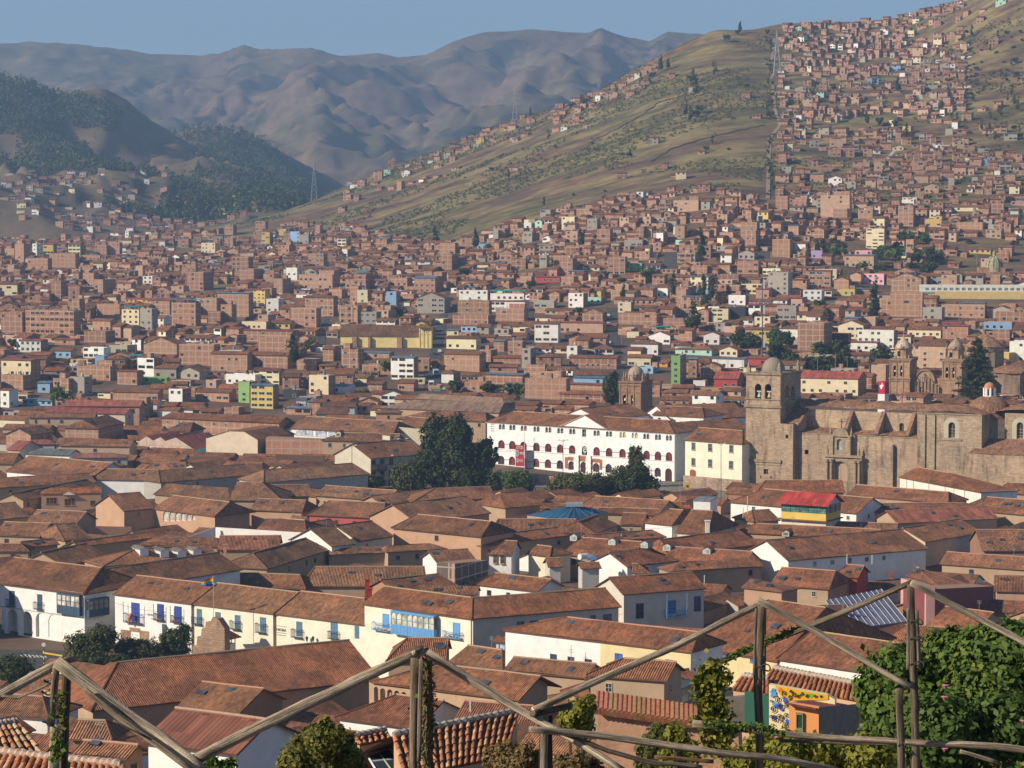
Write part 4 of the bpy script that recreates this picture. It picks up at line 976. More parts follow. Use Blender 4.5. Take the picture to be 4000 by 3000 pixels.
def belfry(root,reg,xl,xc,xr,ybase,ytop,th,D,arches,side=(),bands=(),col=STONE,dome=None,zb=None,drum=None,name='bell_tower'):
 u=Vector((math.cos(th),-math.sin(th),0));v=Vector((-u.y,u.x,0))
 Cc=at_y(px(reg,xc,ybase),D);fa=Facade(Cc-u*40,Cc);fr=Facade(Cc,Cc+v*40)
 a0=fa.pt(px(reg,xl,ybase))[0];a1=40.0;d=fr.pt(px(reg,xr,ybase))[0]
 z0=(zb if zb is not None else Cc.z);zt=fa.pt(px(reg,xc,ytop))[1]
 t=MB();hs=[hole(fa,reg,*q)for q in arches];hr=[hole(fr,reg,*q)for q in side]
 panel(t,fa,a0,a1,z0,zt,hs,.9,'stone',col);panel(t,fr,0,d,z0,zt,hr,.9,'stone',col)
 t.box(fa.at(a0,z0)+v*.01,u*.01,v*d,Z*(zt-z0),'stone',col);t.box(fa.at(a0,z0)+v*d,u*(a1-a0),v*.01,Z*(zt-z0),'stone',col)
 t.face([fa.at(a0,zt),fa.at(a1,zt),fa.at(a1,zt)+v*d,fa.at(a0,zt)+v*d],'stone',col)
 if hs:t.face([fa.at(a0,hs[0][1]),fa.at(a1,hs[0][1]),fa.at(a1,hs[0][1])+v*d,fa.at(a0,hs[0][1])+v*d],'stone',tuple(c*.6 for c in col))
 for y,hgt,pr in bands:
  z=fa.pt(px(reg,xc,y))[1];t.box(fa.at(a0-pr,z,pr),u*(a1-a0+2*pr),v*(d+2*pr),Z*hgt,'stone',tuple(c*.85 for c in col),True)
 w=a1-a0
 for s in np.linspace(0,1,4):
  t.box(fa.at(a0+(w-.5)*s,z0,.22),u*.5,v*.22,Z*(zt-z0),'stone',col)
 o=t.build(name,root);off=Vector(root.matrix_basis.translation)
 for h in hs:
  if h[2]-h[0]<1:continue
  b=MB();p=fa.at((h[0]+h[2])/2,h[1]+(h[3]-h[1])*.42,-.6);s=(h[2]-h[0])*.34
  b.lathe(p,[(s,0),(s*.8,s*.4),(s*.5,s*1.5),(.01,s*1.9)],10,'metal',(.4,.36,.28));b.build('bell',o,off)
 c=fa.at((a0+a1)/2,zt)+v*(d/2)
 return o,c,w,d,u,v,fa
KD=on_ground(px('K',660,760),0,500).y
tc=empty('church',at_y(px('K',980,760),KD+8),'ornate stone church with two domed bell towers and a carved facade behind the red sign','church')
off=Vector(tc.matrix_basis.translation);th=math.radians(16);CS=(.5,.34,.23)
zb_=at_y(px('K',660,800),KD).z-4
for xl,xc,xr,dy,nm in((548,800,886,0,0),(1196,1440,1530,20,1)):
 D_=KD+(0 if nm==0 else-3)
 o,c,w,d,u,v,fa=belfry(tc,'K',xl,xc,xr,760,338+dy*.6,th,D_,[(600+(643 if nm else 0),404+dy,641+(643 if nm else 0),535+dy),(684+(643 if nm else 0),405+dy,725+(643 if nm else 0),536+dy)],[],[(345+dy*.6,.5,.5),(365+dy,.3,.25),(572+dy,.5,.45),(600+dy,.4,.3)],CS,zb=zb_)
 t=MB();z0=c.z;hd=fa.pt(px('K',xc,205+dy*.6))[1]-z0
 t.lathe(c,[(w*.47,-.2),(w*.47,.3),(w*.43,.4),(w*.43,hd-.4),(w*.5,hd-.3),(w*.5,hd)],8,'stone',CS,a0=math.pi/8-th)
 rd=w*.42;hh=fa.pt(px('K',xc,78+dy*.6))[1]-z0-hd
 prof=[(rd*(1-(k/8)**1.7),hh*(k/8))for k in range(8)]+[(.25,hh),(.4,hh+.4),(.1,hh+1.0),(.08,hh+3.2),(.01,hh+3.3)]
 t.lathe(c+Z*hd,prof,16,'stone',(.6,.5,.42)if nm==0 else(.42,.33,.26),a0=-th)
 for q in range(8):
  a_=math.pi/4*q+math.pi/8;P=c+Vector((math.cos(a_),math.sin(a_),0))*w*.5+Z*(hd if q%2 else .2)
  t.lathe(P,[(.35,0),(.25,.6),(.35,.9),(.01,1.9)],6,'stone',CS)
 q=fa;ar=hole(fa,'K',648+(643 if nm else 0),228+dy*.7,685+(643 if nm else 0),292+dy*.7)
 t.box(fa.at(ar[0],ar[1],-.0)+v*.5,u*(ar[2]-ar[0]),v*.05,Z*(ar[3]-ar[1]),'glass',(.02,.02,.02))
 t.build('lantern_drum',o,off)
t=MB();Cc=at_y(px('K',1000,760),KD+1.0);fa=Facade(Cc-Vector((math.cos(th),-math.sin(th),0))*30,Cc);
a0,a1=fa.pt(px('K',795,700))[0],fa.pt(px('K',1400,700))[0];zt=fa.pt(px('K',1000,560))[1]
panel(t,fa,a0,a1,zb_,zt,[],.5,'stone',CS);
t.box(fa.at(a0,zb_,-.1),fa.u*(a1-a0),-fa.n*30,Z*(zt-zb_+.2),'stone',CS)
ac,zc=fa.pt(px('K',990,600));R_=fa.pt(px('K',1120,600))[0]-ac;zt2=fa.pt(px('K',990,450))[1]
for k in range(14):
 q=[(ac-R_*math.cos(math.pi*i/14),zc+(zt2-zc)*math.sin(math.pi*i/14))for i in(k,k+1)]
 t.face([fa.at(ac,zc,.5),fa.at(*q[0],.5),fa.at(*q[1],.5)][::-1],'stone',CS);t.face([fa.at(*q[0],.5),fa.at(*q[0],.5)-fa.n*3,fa.at(*q[1],.5)-fa.n*3,fa.at(*q[1],.5)],'stone',CS)
 P=[fa.at(ac-R_*.93*math.cos(math.pi*i/14),zc+(zt2-zc)*.93*math.sin(math.pi*i/14),.6)for i in(k,k+1)]
 t.tube(P,.45,6,'stone',tuple(c*.9 for c in CS))
t.build('facade',tc)
t=MB();PR=(.4,.28,.19)
for k in range(26):
 s=k/25;x=805+355*s;hgt=755-(90+150*(1-abs(2*s-1))*(1 if k%2 else .8))
 a,z1=fa.pt(px('K',x,hgt));
 pp=fa.at(a,zb_,.5+.5*(k%3)*.5);t.lathe(pp,[(.5,0),(.4,(z1-zb_)*.5),(.62,(z1-zb_)*.55),(.38,(z1-zb_)*.6),(.35,(z1-zb_)*.92),(.6,(z1-zb_)*.95),(.01,(z1-zb_)*1.06)],7,'stone',jit(PR,.2))
a0,z0=fa.pt(px('K',925,755));a1,z1=fa.pt(px('K',975,668));t.box(fa.at(a0,z0-3,1.3),fa.u*(a1-a0),-fa.n*.3,Z*(z1-z0+3),'glass',(.02,.015,.012))
a0,z0=fa.pt(px('K',945,600));a1,z1=fa.pt(px('K',985,505));t.box(fa.at(a0,z0,1.3),fa.u*(a1-a0),-fa.n*.5,Z*(z1-z0),'stone',(.55,.45,.36))
t.build('portal',tc)
t=MB();D_=KD+26;c=at_y(px('K',1715,560),D_);rr=232*.31646/F*D_;z1=at_y(px('K',1715,165),D_).z;zt=at_y(px('K',1690,12),D_).z
t.lathe((c.x,c.y,zb_),[(rr*.96,0),(rr*.96,z1-zb_-2.4),(rr*1.0,z1-zb_-2.2),(rr*1.02,z1-zb_)],20,'stone',(.4,.31,.23))
for k in range(10):
 a_=2*math.pi*k/10;P=Vector((c.x+math.cos(a_)*rr*.96,c.y+math.sin(a_)*rr*.96,zb_));t.box(P-Vector((.7,.7,0)),(1.4,0,0),(0,1.4,0),Z*(z1-zb_-2.4),'stone',(.38,.3,.22))
t.build('rotunda',tc)
t=MB();t.lathe((c.x,c.y,z1),[(rr*1.05,0),(rr*.7,(zt-z1)*.45),(rr*.3,(zt-z1)*.82),(.6,zt-z1),(.3,zt-z1+.8),(.01,zt-z1+2.4)],20,'tile',(.4,.23,.145));t.build('cone_roof',tc)
t=MB();c2=at_y(px('K',2110,480),KD+10);t.lathe((c2.x,c2.y,zb_),[(9.5,0),(9.5,c2.z-zb_)],8,'stone',(.3,.23,.18));t.lathe(c2,[(10,-.3)]+[(10*math.cos(k*math.pi/12),3.2*math.sin(k*math.pi/12))for k in range(6)]+[(.01,3.3)],18,'tile',(.34,.19,.12));t.build('chapel_dome',tc)
sD=on_ground(px('mB',1850,1290),0,500,1300).y
sD=min(sD,985)
st=empty('bell_tower',at_y(px('mB',1850,1240),sD),'small reddish stone bell tower with clustered pinnacles and a dome beside a dark tree','bell tower')
o,c,w,d,u,v,fa=belfry(st,'mB',1768,1902,1972,1232,1098,math.radians(18),sD,[(1790,1172,1817,1234),(1840,1172,1863,1234)],[],[(1100,.5,.5),(1118,.35,.35),(1160,.25,.2)],(.42,.27,.18),zb=0,name='belfry')
t=MB();off=Vector(st.matrix_basis.translation);hd=fa.pt(px('mB',1902,1060))[1]-c.z
t.lathe(c,[(w*.36,0),(w*.36,hd),(w*.4,hd+.1)]+[(w*.36*math.cos(k*math.pi/12),hd+.1+3.6*math.sin(k*math.pi/12))for k in range(6)]+[(.3,hd+3.8),(.1,hd+5.4),(.01,hd+5.5)],16,'mortar',(.4,.32,.25))
for q in range(8):
 a_=math.pi/4*q-math.radians(18);P=c+Vector((math.cos(a_),math.sin(a_),0))*w*(.62 if q%2 else .46)
 t.lathe(P,[(.6,0),(.45,1.2),(.62,1.5),(.4,2.2),(.01,4.6)],8,'stone',(.42,.27,.18))
t.build('dome',o,off)
yD=on_ground(px('mB',330,885),0,500).y;th=math.radians(9);YC=(.74,.6,.27)
yc=empty('church',at_y(px('mB',330,885),yD),'long yellow church with brown roof and a square belfry at its far end','church');u=Vector((math.cos(th),-math.sin(th),0));v=Vector((-u.y,u.x,0))
o,c,w,d,u,v,fa=belfry(yc,'mB',533,610,618,892,757,th,yD-3,[(555,766,567,791),(576,766,588,791)],[],[(757,.3,.35),(800,.2,.15)],YC,zb=0)
for P_,nm in((o,0),):
 for sl_ in P_.data.materials:pass
 P_.data.materials.clear();P_.data.materials.append(MATS['plaster'])
 P_.data.polygons.foreach_set('material_index',[0]*len(P_.data.polygons))
t=MB();t.lathe(c,[(w*.8,0),(.01,2.0)],4,'tile',TILE[0],a0=math.pi/4-th);t.build('tower_roof',yc)
B0=at_y(px('mB',532,880),yD);fa=Facade(B0-u*60,B0);a0=fa.pt(px('mB',48,880))[0];a1=60;zt=fa.pt(px('mB',300,812))[1];zb=B0.z-4
t=MB();hw=[hole(fa,'mB',x-7,812,x+7,834,False)for x in(82,195,455)]+[hole(fa,'mB',318,840,340,872)]
panel(t,fa,a0,a1,zb,zt,hw,.5,'plaster',YC);t.box(fa.at(a0,zb,-.01),u*(a1-a0),v*11,Z*(zt-zb-.05),'plaster',YC)
for x0,x1 in((122,152),(222,236),(400,430)):
 b0,b1=fa.pt(px('mB',x0,860))[0],fa.pt(px('mB',x1,860))[0];t.box(fa.at(b0,zb,1.6),u*(b1-b0),v*1.6,Z*(zt-zb-.3),'stone',(.4,.28,.2))
t.build('wall',yc)
for h in hw:hole_win(yc,fa,h,-.4,glass=(.03,.03,.03),frame=(.25,.2,.12),sill=False)
t=MB();zr=fa.pt(px('mB',300,752))[1]+.5
e0,e1,g0,g1=fa.at(a0-.6,zt,.6),fa.at(a1+.2,zt,.6),fa.at(a0-.6,zr,-6),fa.at(a1+.2,zr,-6)
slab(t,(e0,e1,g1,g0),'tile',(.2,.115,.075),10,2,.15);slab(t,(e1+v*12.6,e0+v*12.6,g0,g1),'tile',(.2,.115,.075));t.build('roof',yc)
t=MB();t.face([fa.at(a0,zt,-.0),fa.at(a0,zr,-6),fa.at(a0,zt,-11)][::-1],'plaster',YC);t.build('gable',yc)
cD=on_ground(px('mC',2030,640),0,700).y;cc=empty('church',at_y(px('mC',2020,640),cD),'stone church with a ribbed pale green dome and lantern above the white cemetery gallery','church');k=cD/F*.63291
P=at_y(px('mC',2028,548),cD+7);t=MB();rr=52*k
t.lathe(P,[(rr*1.05,-4),(rr*1.05,.6),(rr*.96,.8)]+[(rr*.96*math.cos(q*math.pi/16),.8+66*k*math.sin(q*math.pi/16))for q in range(1,8)]+[(.8,67*k)],20,'stone',(.42,.42,.3));t.lathe(P+Z*67*k,[(.8,0),(.8,2.4),(1.1,2.5),(.7,3.3),(.15,3.7),(.1,5),(.01,5.1)],8,'stone',(.42,.4,.3))
for q in range(10):
 a_=2*math.pi*q/10;t.tube([P+Vector((math.cos(a_)*rr*math.cos(s),math.sin(a_)*rr*math.cos(s),.8+67*k*math.sin(s)))for s in np.linspace(0,1.4,6)],.28,4,'stone',(.36,.36,.26))
t.build('dome',cc);t=MB();B0=at_y(px('mC',2120,640),cD);u=Vector((math.cos(.1),-math.sin(.1),0));v=Vector((-u.y,u.x,0));fa=Facade(B0-u*60,B0)
for x0,x1,yt,o_ in((1858,2120,572,0),(1935,2100,545,-2),(1712,1858,590,-2)):
 b0,zt=fa.pt(px('mC',x0,yt));b1,_=fa.pt(px('mC',x1,yt));t.box(fa.at(b0,B0.z-6,o_),u*(b1-b0),v*12,Z*(zt-B0.z+6),'stone',(.42,.27,.19))
t.build('wall',cc)
gD=on_ground(px('mC',1900,745),0,700).y;ga=empty('cemetery_gallery',at_y(px('mC',1900,720),gD),'long white two tier gallery with a yellow lower wall below the domed church','gallery')
B0=at_y(px('mC',2300,745),gD);fa=Facade(B0-u*110,B0);t=MB();b0=fa.pt(px('mC',1570,700))[0]
z0,z1,z2=[fa.pt(px('mC',1900,q))[1]for q in(752,692,655)]
hs=[(b0+3+i*3.4,z1+.5,b0+5.2+i*3.4,z2-.7,True)for i in range(int((110-b0)/3.4)-1)]
panel(t,fa,b0,110,z1,z2,hs,.6,'plaster',(.74,.72,.66));t.box(fa.at(b0,z0-4,.5),u*(110-b0),v*3,Z*(z1-z0+4),'plaster',(.66,.5,.22));t.box(fa.at(b0,z1,-1.2),u*(110-b0),v*3,Z*(z2-z1+.3),'plaster',(.74,.72,.66));t.build('wall',ga)
BLUE,DKBLUE,SKYB=(.045,.07,.32),(.05,.09,.15),(.13,.33,.62)
def skin(key,holes=(),col=WHITE,ins=.42,depth=.3,mat='plaster',extra=0):
 f=eave_fac(key,ins);b=MB();panel(b,f,.4,f.L-.4,f.gz,f.ze-.12,list(holes),depth,mat,col);f.skin=b.build('facade',f.root);return f
def door(f,reg,x0,y0,x1,y1,glass=DKBLUE,frame=DKBLUE,name='balcony_door',nx=2,nz=2):
 return f.win(f.root,reg,x0,y0,x1,y1,name,.01,glass=glass,frame=frame,nx=nx,nz=nz,sill=False,kind='paint')
def balcony(f,reg,x0,ytop,x1,ybot,col=DKBLUE,dep=.9,posts=False,ypost=0,flowers=True):
 a0,zb=f.pt(px(reg,x0,ybot));a1,zt=f.pt(px(reg,x1,ytop));zb2=f.pt(px(reg,x1,ybot))[1];zb=(zb+zb2)/2
 _,z1=f.pt(px(reg,x0,ytop));zt=(zt+z1)/2
 b=MB();b.box(f.at(a0,zb,dep),f.u*(a1-a0),-f.n*dep,Z*.12,'paint',col,True)
 n=max(4,int((a1-a0)/.28))
 P=[f.at(a0,zb,.0),f.at(a0,zb,dep),f.at(a1,zb,dep),f.at(a1,zb,.0)]
 for p,q in zip(P[:-1],P[1:]):
  b.tube([p+Z*(zt-zb),q+Z*(zt-zb)],.06,5,'paint',col)
  m=max(3,int((q-p).length/.28))
  for k in range(m+1):r=p+(q-p)*(k/m);b.tube([r,r+Z*(zt-zb)],.028,4,'paint',col)
 if posts:
  zp=f.pt(px(reg,x0,ypost))[1]
  for p in P[1:3]:b.tube([p,Vector((p.x,p.y,zp))],.07,5,'paint',col)
 o=b.build('balcony',f.root)
 if flowers:
  g=MB()
  for k in range(14):r=P[1]+(P[2]-P[1])*rnd.random()+Z*rnd.uniform(.15,.5);g.lathe(r,[(.12,0),(.14,.1),(.01,.22)],5,'flower',rnd.choice([(.4,.05,.05),(.1,.18,.05),(.5,.12,.1),(.08,.14,.04)]))
  g.build('flower_pots',o,Vector(f.root.matrix_basis.translation))
f=eave_fac('arcade',.5)
H_=[hole(f,'B1',*q)for q in((-112,425,-42,600),(-38,430,26,602),(48,443,112,606),(132,455,200,610),(222,466,282,616),(300,476,364,622),(386,488,442,632))]
b=MB();panel(b,f,.3,f.L-.3,f.gz,f.ze-.1,[h for h in H_ if h[0]>.4],.7,'plaster',WHITE)
zc=f.pt(px('B1',300,465))[1];cornice(b,f,.3,f.L-.3,zc-.1,.2,.12,'plaster',(.45,.43,.4));b.build('arcade',f.root)
for q in((58,328,92,420),(232,350,262,440),(-60,310,-28,405)):door(f,'B1',*q,nx=1,nz=2)
balcony(f,'B1',50,380,96,425,flowers=False);balcony(f,'B1',222,398,266,442,flowers=False)
def box_balcony(f,reg,x0,y0,x1,ybot,yrail,col,dep=1.1,nx=4,glass=(.35,.36,.34),arches=False,roof=False):
 a0,zt=f.pt(px(reg,x0,y0));a1,zb=f.pt(px(reg,x1,ybot));_,zb1=f.pt(px(reg,x0,ybot));_,zt2=f.pt(px(reg,x1,y0));zr=f.pt(px(reg,(x0+x1)/2,yrail))[1]
 zb=(zb+zb1)/2;zt=(zt+zt2)/2
 b=MB();w=(a1-a0)
 b.box(f.at(a0,zb,dep),f.u*w,-f.n*dep,Z*(zr-zb),'paint',col,True);b.box(f.at(a0,zt-.35,dep),f.u*w,-f.n*dep,Z*.35,'paint',col,True)
 for k in range(nx+1):b.box(f.at(a0+(w-.16)*k/nx,zr,dep),f.u*.16,-f.n*.16,Z*(zt-zr-.3),'paint',col)
 b.box(f.at(a0,zr+(zt-zr)*.38,dep+.01),f.u*w,-f.n*.1,Z*.1,'paint',col)
 for k in range(int(nx*1.5)):b.box(f.at(a0+.2+(w-.5)*k/(nx*1.5),zb+.15,dep+.03),f.u*(.7*w/(nx*1.5)),-f.n*.03,Z*(zr-zb-.3),'paint',tuple(c*.9 for c in col))
 if arches:
  for k in range(nx):
   c0=a0+.08+w*(k+.5)/nx;r=w/nx*.42
   for i in range(6):
    t0,t1=math.pi*i/6,math.pi*(i+1)/6;zs=zt-.35-r
    b.face([f.at(c0-r*math.cos(t0),zs+r*math.sin(t0),dep),f.at(c0-r*math.cos(t1),zs+r*math.sin(t1),dep),f.at(c0-r*math.cos(t1),zt-.3,dep),f.at(c0-r*math.cos(t0),zt-.3,dep)],'paint',col)
 o=b.build('enclosed_balcony',f.root);g=MB()
 g.box(f.at(a0+.05,zr,dep-.1),f.u*(w-.1),-f.n*.03,Z*(zt-zr-.3),'glass',glass);g.build('pane',o,Vector(f.root.matrix_basis.translation))
box_balcony(f,'B1',372,345,514,472,418,DKBLUE,nx=5,glass=(.5,.48,.42))
P=f.at(0,0)+Vector((-17,-9,0));P.z=0;thing_house(P-Vector((6,0,0)),Vector((.83,-.56,0)),12,16,14,'w','t',2,nm='colonial_house')if 0 else None
f=eave_fac('arcade wing',.5);box_balcony(f,'B1',528,372,655,482,435,DKBLUE,nx=4,glass=(.08,.09,.1))
f=skin('white house')
for x0,y0,x1,y1 in((812,402,862,522),(972,410,1012,508),(1078,424,1122,522)):door(f,'B1',x0,y0,x1,y1,BLUE,BLUE)
balcony(f,'B1',780,470,880,526,DKBLUE,.9,True,392);balcony(f,'B1',962,468,1016,512,DKBLUE,.7,True,408);balcony(f,'B1',1066,482,1126,526,DKBLUE,.7,True,420)
door(f,'B1',1002,534,1030,600,DKBLUE,DKBLUE,'window',1,2)
b=MB()
for x0,y0,x1,y1,o_ in((745,566,800,680,.05),(800,552,866,680,.06),(866,572,922,680,.05)):
 a0,zt,=f.pt(px('B1',x0,y0));a1,zb=f.pt(px('B1',x1,y1));b.box(f.at(a0,zb,o_),f.u*(a1-a0),-f.n*.04,Z*(zt-zb),'stone',(.42,.28,.2))
b.build('stone_surround',f.root)
a0,zt=f.pt(px('B1',812,580));a1,zb=f.pt(px('B1',864,632));b=MB();b.box(f.at(a0,zb,.1),f.u*(a1-a0),-f.n*.04,Z*(zt-zb),'paint',(.78,.78,.76));b.box(f.at(a0+.9,zb+.9,.12),f.u*1.1,-f.n*.03,Z*.1,'paint',(.2,.25,.3));b.box(f.at(a0+.35,zb+.8,.12),f.u*.2,-f.n*.03,Z*.4,'paint',(.2,.25,.3));b.build('sign_board',f.root)
a0,z0=f.pt(px('B1',930,482));text('TIENDA',.55,f.at(a0,z0,.03),f.u,f.n,(.25,.22,.2),'lettering',f.root);text('museo',.4,f.at(a0+.6,z0-.7,.03),f.u,f.n,(.35,.33,.3),'lettering',f.root)
a0,z0=f.pt(px('B1',826,522));b=MB();b.tube([f.at(a0+.3,z0+1.9,1.0),f.at(a0-.1,z0+1.0,1.15),f.at(a0-.35,z0-.3,1.05)],[.35,.3,.15],7,'flower',(.55,.12,.06));b.build('hanging_cloth',f.root)
f=skin('cream shop',col=(.79,.74,.6))
for x0,y0,x1,y1 in((1216,440,1246,532),(1330,460,1362,500),(1450,478,1484,562),(1606,492,1642,580)):door(f,'B1',x0,y0,x1,y1,(.1,.2,.3),(.12,.2,.28))
for x0,y0,x1,y1 in((1196,488,1248,534),(1430,514,1486,566),(1588,530,1644,586)):balcony(f,'B1',x0,y0,x1,y1,flowers=False,dep=.8)
f2=skin('cream end',col=(.79,.74,.6));G_=f
for x0,y0,x1,y1 in((1830,518,1866,608),(2042,520,2084,618),(2190,545,2216,622)):door(f2,'B1',x0,y0,x1,y1,(.1,.2,.3),(.12,.2,.28))
for x0,y0,x1,y1 in((1810,565,1868,616),(2036,578,2090,624)):balcony(f2,'B1',x0,y0,x1,y1,flowers=False,dep=.8)
a0,z0=f2.pt(px('B1',1733,577));a1,_=f2.pt(px('B1',1768,577));s_=(a1-a0)/2
text('ENIGMA',.8,f2.at(a0,z0,.03),f2.u,f2.n,(.16,.14,.12),'lettering',f2.root,bold=.02)
b=MB()
for dz,w_ in((.95,1.0),(-.4,1.0)):b.box(f2.at(a0-1.6*w_,z0+dz,.04),f2.u*3.2*w_,-f2.n*.03,Z*.1,'paint',(.2,.17,.15))
for dx,w_ in((-1.3,.5),(-.6,1.0),(.6,.8)):b.box(f2.at(a0+dx,z0-.9,.04),f2.u*w_,-f2.n*.03,Z*.16,'paint',(.3,.26,.22))
b.build('sign_lines',f2.root)
for xx in(1910,1948):
 a0,z0=f2.pt(px('B1',xx,640));r_=empty('wall_lantern',f2.at(a0,z0,.8),'black iron wall lantern on the cream facade, '+('the one nearer the lettering' if xx==1910 else 'the one by the downpipe'),'lantern')
 b=MB();p=f2.at(a0,z0,.8);b.lathe(p+Z*.1,[(.12,0),(.3,.7),(.34,.75),(.1,1.0),(.01,1.25)],6,'paint',(.05,.05,.09));b.build('lamp_head',r_);b=MB();b.tube([p+Z*.1,f2.at(a0,z0-.3,.4),f2.at(a0,z0-.3,0)],.05,5,'metal',(.05,.05,.06));b.build('bracket',r_)
f=skin('cream corner',col=(.8,.75,.61))
door(f,'B2',308,470,348,560,SKYB,SKYB);door(f,'B2',742,525,786,612,SKYB,SKYB)
balcony(f,'B2',258,525,358,572,SKYB);balcony(f,'B2',694,580,800,618,SKYB)
box_balcony(f,'B2',384,462,652,606,545,SKYB,1.3,8,(.5,.45,.3),True)
f=eave_fac('corner wing',.52)
for x0,y0,x1,y1 in((1135,517,1180,560),(1215,512,1262,545),(1590,478,1622,512),(1668,472,1720,510)):f.win(f.root,'B2',x0,y0,x1,y1,off=.02,glass=(.03,.05,.12),frame=(.1,.1,.14))
f=skin('white barrack',col=(.8,.79,.77))
for x0,y0,x1,y1 in((1342,718,1382,752),(1450,735,1490,765),(1556,750,1598,778)):f.win(f.root,'B2',x0,y0,x1,y1,off=.02,glass=(.03,.04,.1),frame=(.12,.12,.16))
b=MB();a0,zb=f.pt(px('B2',1652,860));b.box(f.at(a0,zb-2,.05),f.u*(f.L-a0-.4),-f.n*.04,Z*(f.ze-zb+1.7),'plaster',(.72,.6,.34));b.build('cream_bay',f.root)
f.win(f.root,'B2',1742,714,1788,756,off=.08,glass=(.05,.1,.35),frame=(.08,.14,.4));f.win(f.root,'B2',2055,752,2100,790,off=.08,glass=(.05,.1,.35),frame=(.08,.14,.4))
f=eave_fac('blue awning',.5);box_balcony(f,'B2',1028,655,1252,735,720,(.08,.2,.38),.3,6,(.45,.5,.55))
f=eave_fac('balcony house',.52)
door(f,'B2',2068,385,2118,470,(.06,.16,.3),SKYB);balcony(f,'B2',2046,440,2170,488,SKYB,1.2,True,345);f.win(f.root,'B2',1870,405,1918,500,'door',.02,glass=(.02,.025,.04),frame=(.1,.1,.12),sill=False);f.win(f.root,'B3',174,362,216,455,'door',.02,glass=(.02,.04,.12),frame=(.06,.08,.2),sill=False)
f=skin('door roof',col=(.72,.6,.34))
for x0,y0,x1,y1 in((142,680,196,752),(346,705,388,752),(522,728,540,770)):f.win(f.root,'B3',x0,y0,x1,y1,off=.02,glass=(.1,.1,.3),frame=(.1,.25,.55),nx=3,nz=3)
f=eave_fac('cloister',.5)
H_=[hole(f,'N',*q)for q in((508,262,562,445),(585,280,648,440),(672,294,734,420),(758,308,820,410),(846,325,908,410))]
a_=[h for h in H_];b=MB();panel(b,f,a_[0][0]-.9,f.L-.5,f.gz,f.ze-.15,a_,.6,'plaster',(.5,.34,.22));b.build('arcade',f.root)
f=eave_fac('arched windows',.45);b=MB();H_=[hole(f,'P2',*q)for q in((1410,215,1455,302),(1464,219,1505,302),(1516,222,1556,300),(1564,226,1604,298),(1612,232,1652,296),(1660,240,1690,292))]
panel(b,f,.4,f.L-.4,f.gz,f.ze-.12,H_,.3,'plaster',PEACH);b.build('facade',f.root)
for h in H_:hole_win(f.root,f,h,-.28,glass=(.35,.36,.36),frame=(.65,.63,.58),nx=2,nz=3,fw=.08,sill=False)
f=eave_fac('orange top',.25)
for x0,y0,x1,y1 in((398,95,494,152),(556,104,648,166),(780,122,824,164)):f.win(f.root,'P2',x0,y0,x1,y1,off=.03,glass=(.05,.04,.04),frame=(.35,.17,.07),nx=3,nz=2)
b=MB();a0,z0=f.pt(px('P2',540,72));a1,z1=f.pt(px('P2',655,82));am,zm=f.pt(px('P2',592,44));q=[f.at(a0,z0,.9),f.at(a1,z0,.9),f.at(am,zm,.9)];b.face(q,'plaster',WHITE);b.face([q[0],q[2],q[2]-f.n*1.2,q[0]-f.n*1.2],'tile',TILE[0]);b.face([q[2],q[1],q[1]-f.n*1.2,q[2]-f.n*1.2],'tile',TILE[0]);b.build('porch_gable',f.root)
f=eave_fac('small white',.3)
for x0,y0,x1,y1 in((990,100,1014,158),(1034,102,1058,162)):f.win(f.root,'B2',x0,y0,x1,y1,off=.02,glass=(.06,.05,.04),frame=(.4,.25,.12),nx=2,nz=2)
f=eave_fac('convent',.4)
for x0,y0,x1,y1 in((160,676,182,722),(262,684,286,730),(393,692,417,738),(160,772,182,820),(262,780,286,828),(391,790,416,838)):f.win(f.root,'C6',x0,y0,x1,y1,off=.02,glass=(.05,.06,.07),frame=(.3,.27,.2),nx=2,nz=2)
f.win(f.root,'C6',150,842,185,908,'door',.05,glass=(.3,.06,.03),frame=(.35,.24,.16),arch=.25,nx=2,nz=1,sill=False,kind='paint')
b=MB();_,z=f.pt(px('C6',300,895));b.box(f.at(0,f.gz,.3),f.u*f.L,-f.n*.3,Z*(z-f.gz),'stone',(.42,.33,.27));b.build('stone_base',f.root)
f=eave_fac('plaza block',.5)
for x0,y0,x1,y1 in((996,880,1032,915),(1070,870,1108,910),(1150,862,1184,915),(996,980,1032,1020),(1070,970,1108,1016),(1148,965,1186,1010)):f.win(f.root,'P6',x0,y0,x1,y1,off=.02,glass=(.03,.03,.035),frame=(.12,.08,.06))
for x0,x1 in((990,1048),(1062,1120)):balcony(f,'P6',x0,920,x1,970,(.1,.04,.03),.8,flowers=False)
f.win(f.root,'P6',1145,1045,1182,1130,'door',.02,glass=(.12,.03,.02),frame=(.15,.05,.04),kind='paint',sill=False)
f=eave_fac('cloister long',.4)
for x0,x1 in((240,300),(345,490),(515,608),(625,700),(780,860),(885,960)):
 y=610+(x0-240)*.055;f.win(f.root,'P6',x0,y,x1,y+48,off=.02,glass=(.4,.45,.55),frame=(.6,.6,.6),nx=max(2,(x1-x0)//22),nz=2,fw=.03)
f=eave_fac('red house',.3);f.win(f.root,'B3',1376,205,1406,252,off=.02,glass=(.08,.06,.06),frame=(.25,.05,.04))
f=skin('chapel',col=(.76,.7,.64))
b=MB()
for x in(1488,1530,1625,1725,1780,1845):
 a0,z0=f.pt(px('C6',x,965));b.box(f.at(a0,f.gz,.12),f.u*.16,-f.n*.12,Z*(f.ze-f.gz-.4),'paint',(.35,.28,.24))
b.build('downpipe',f.root)
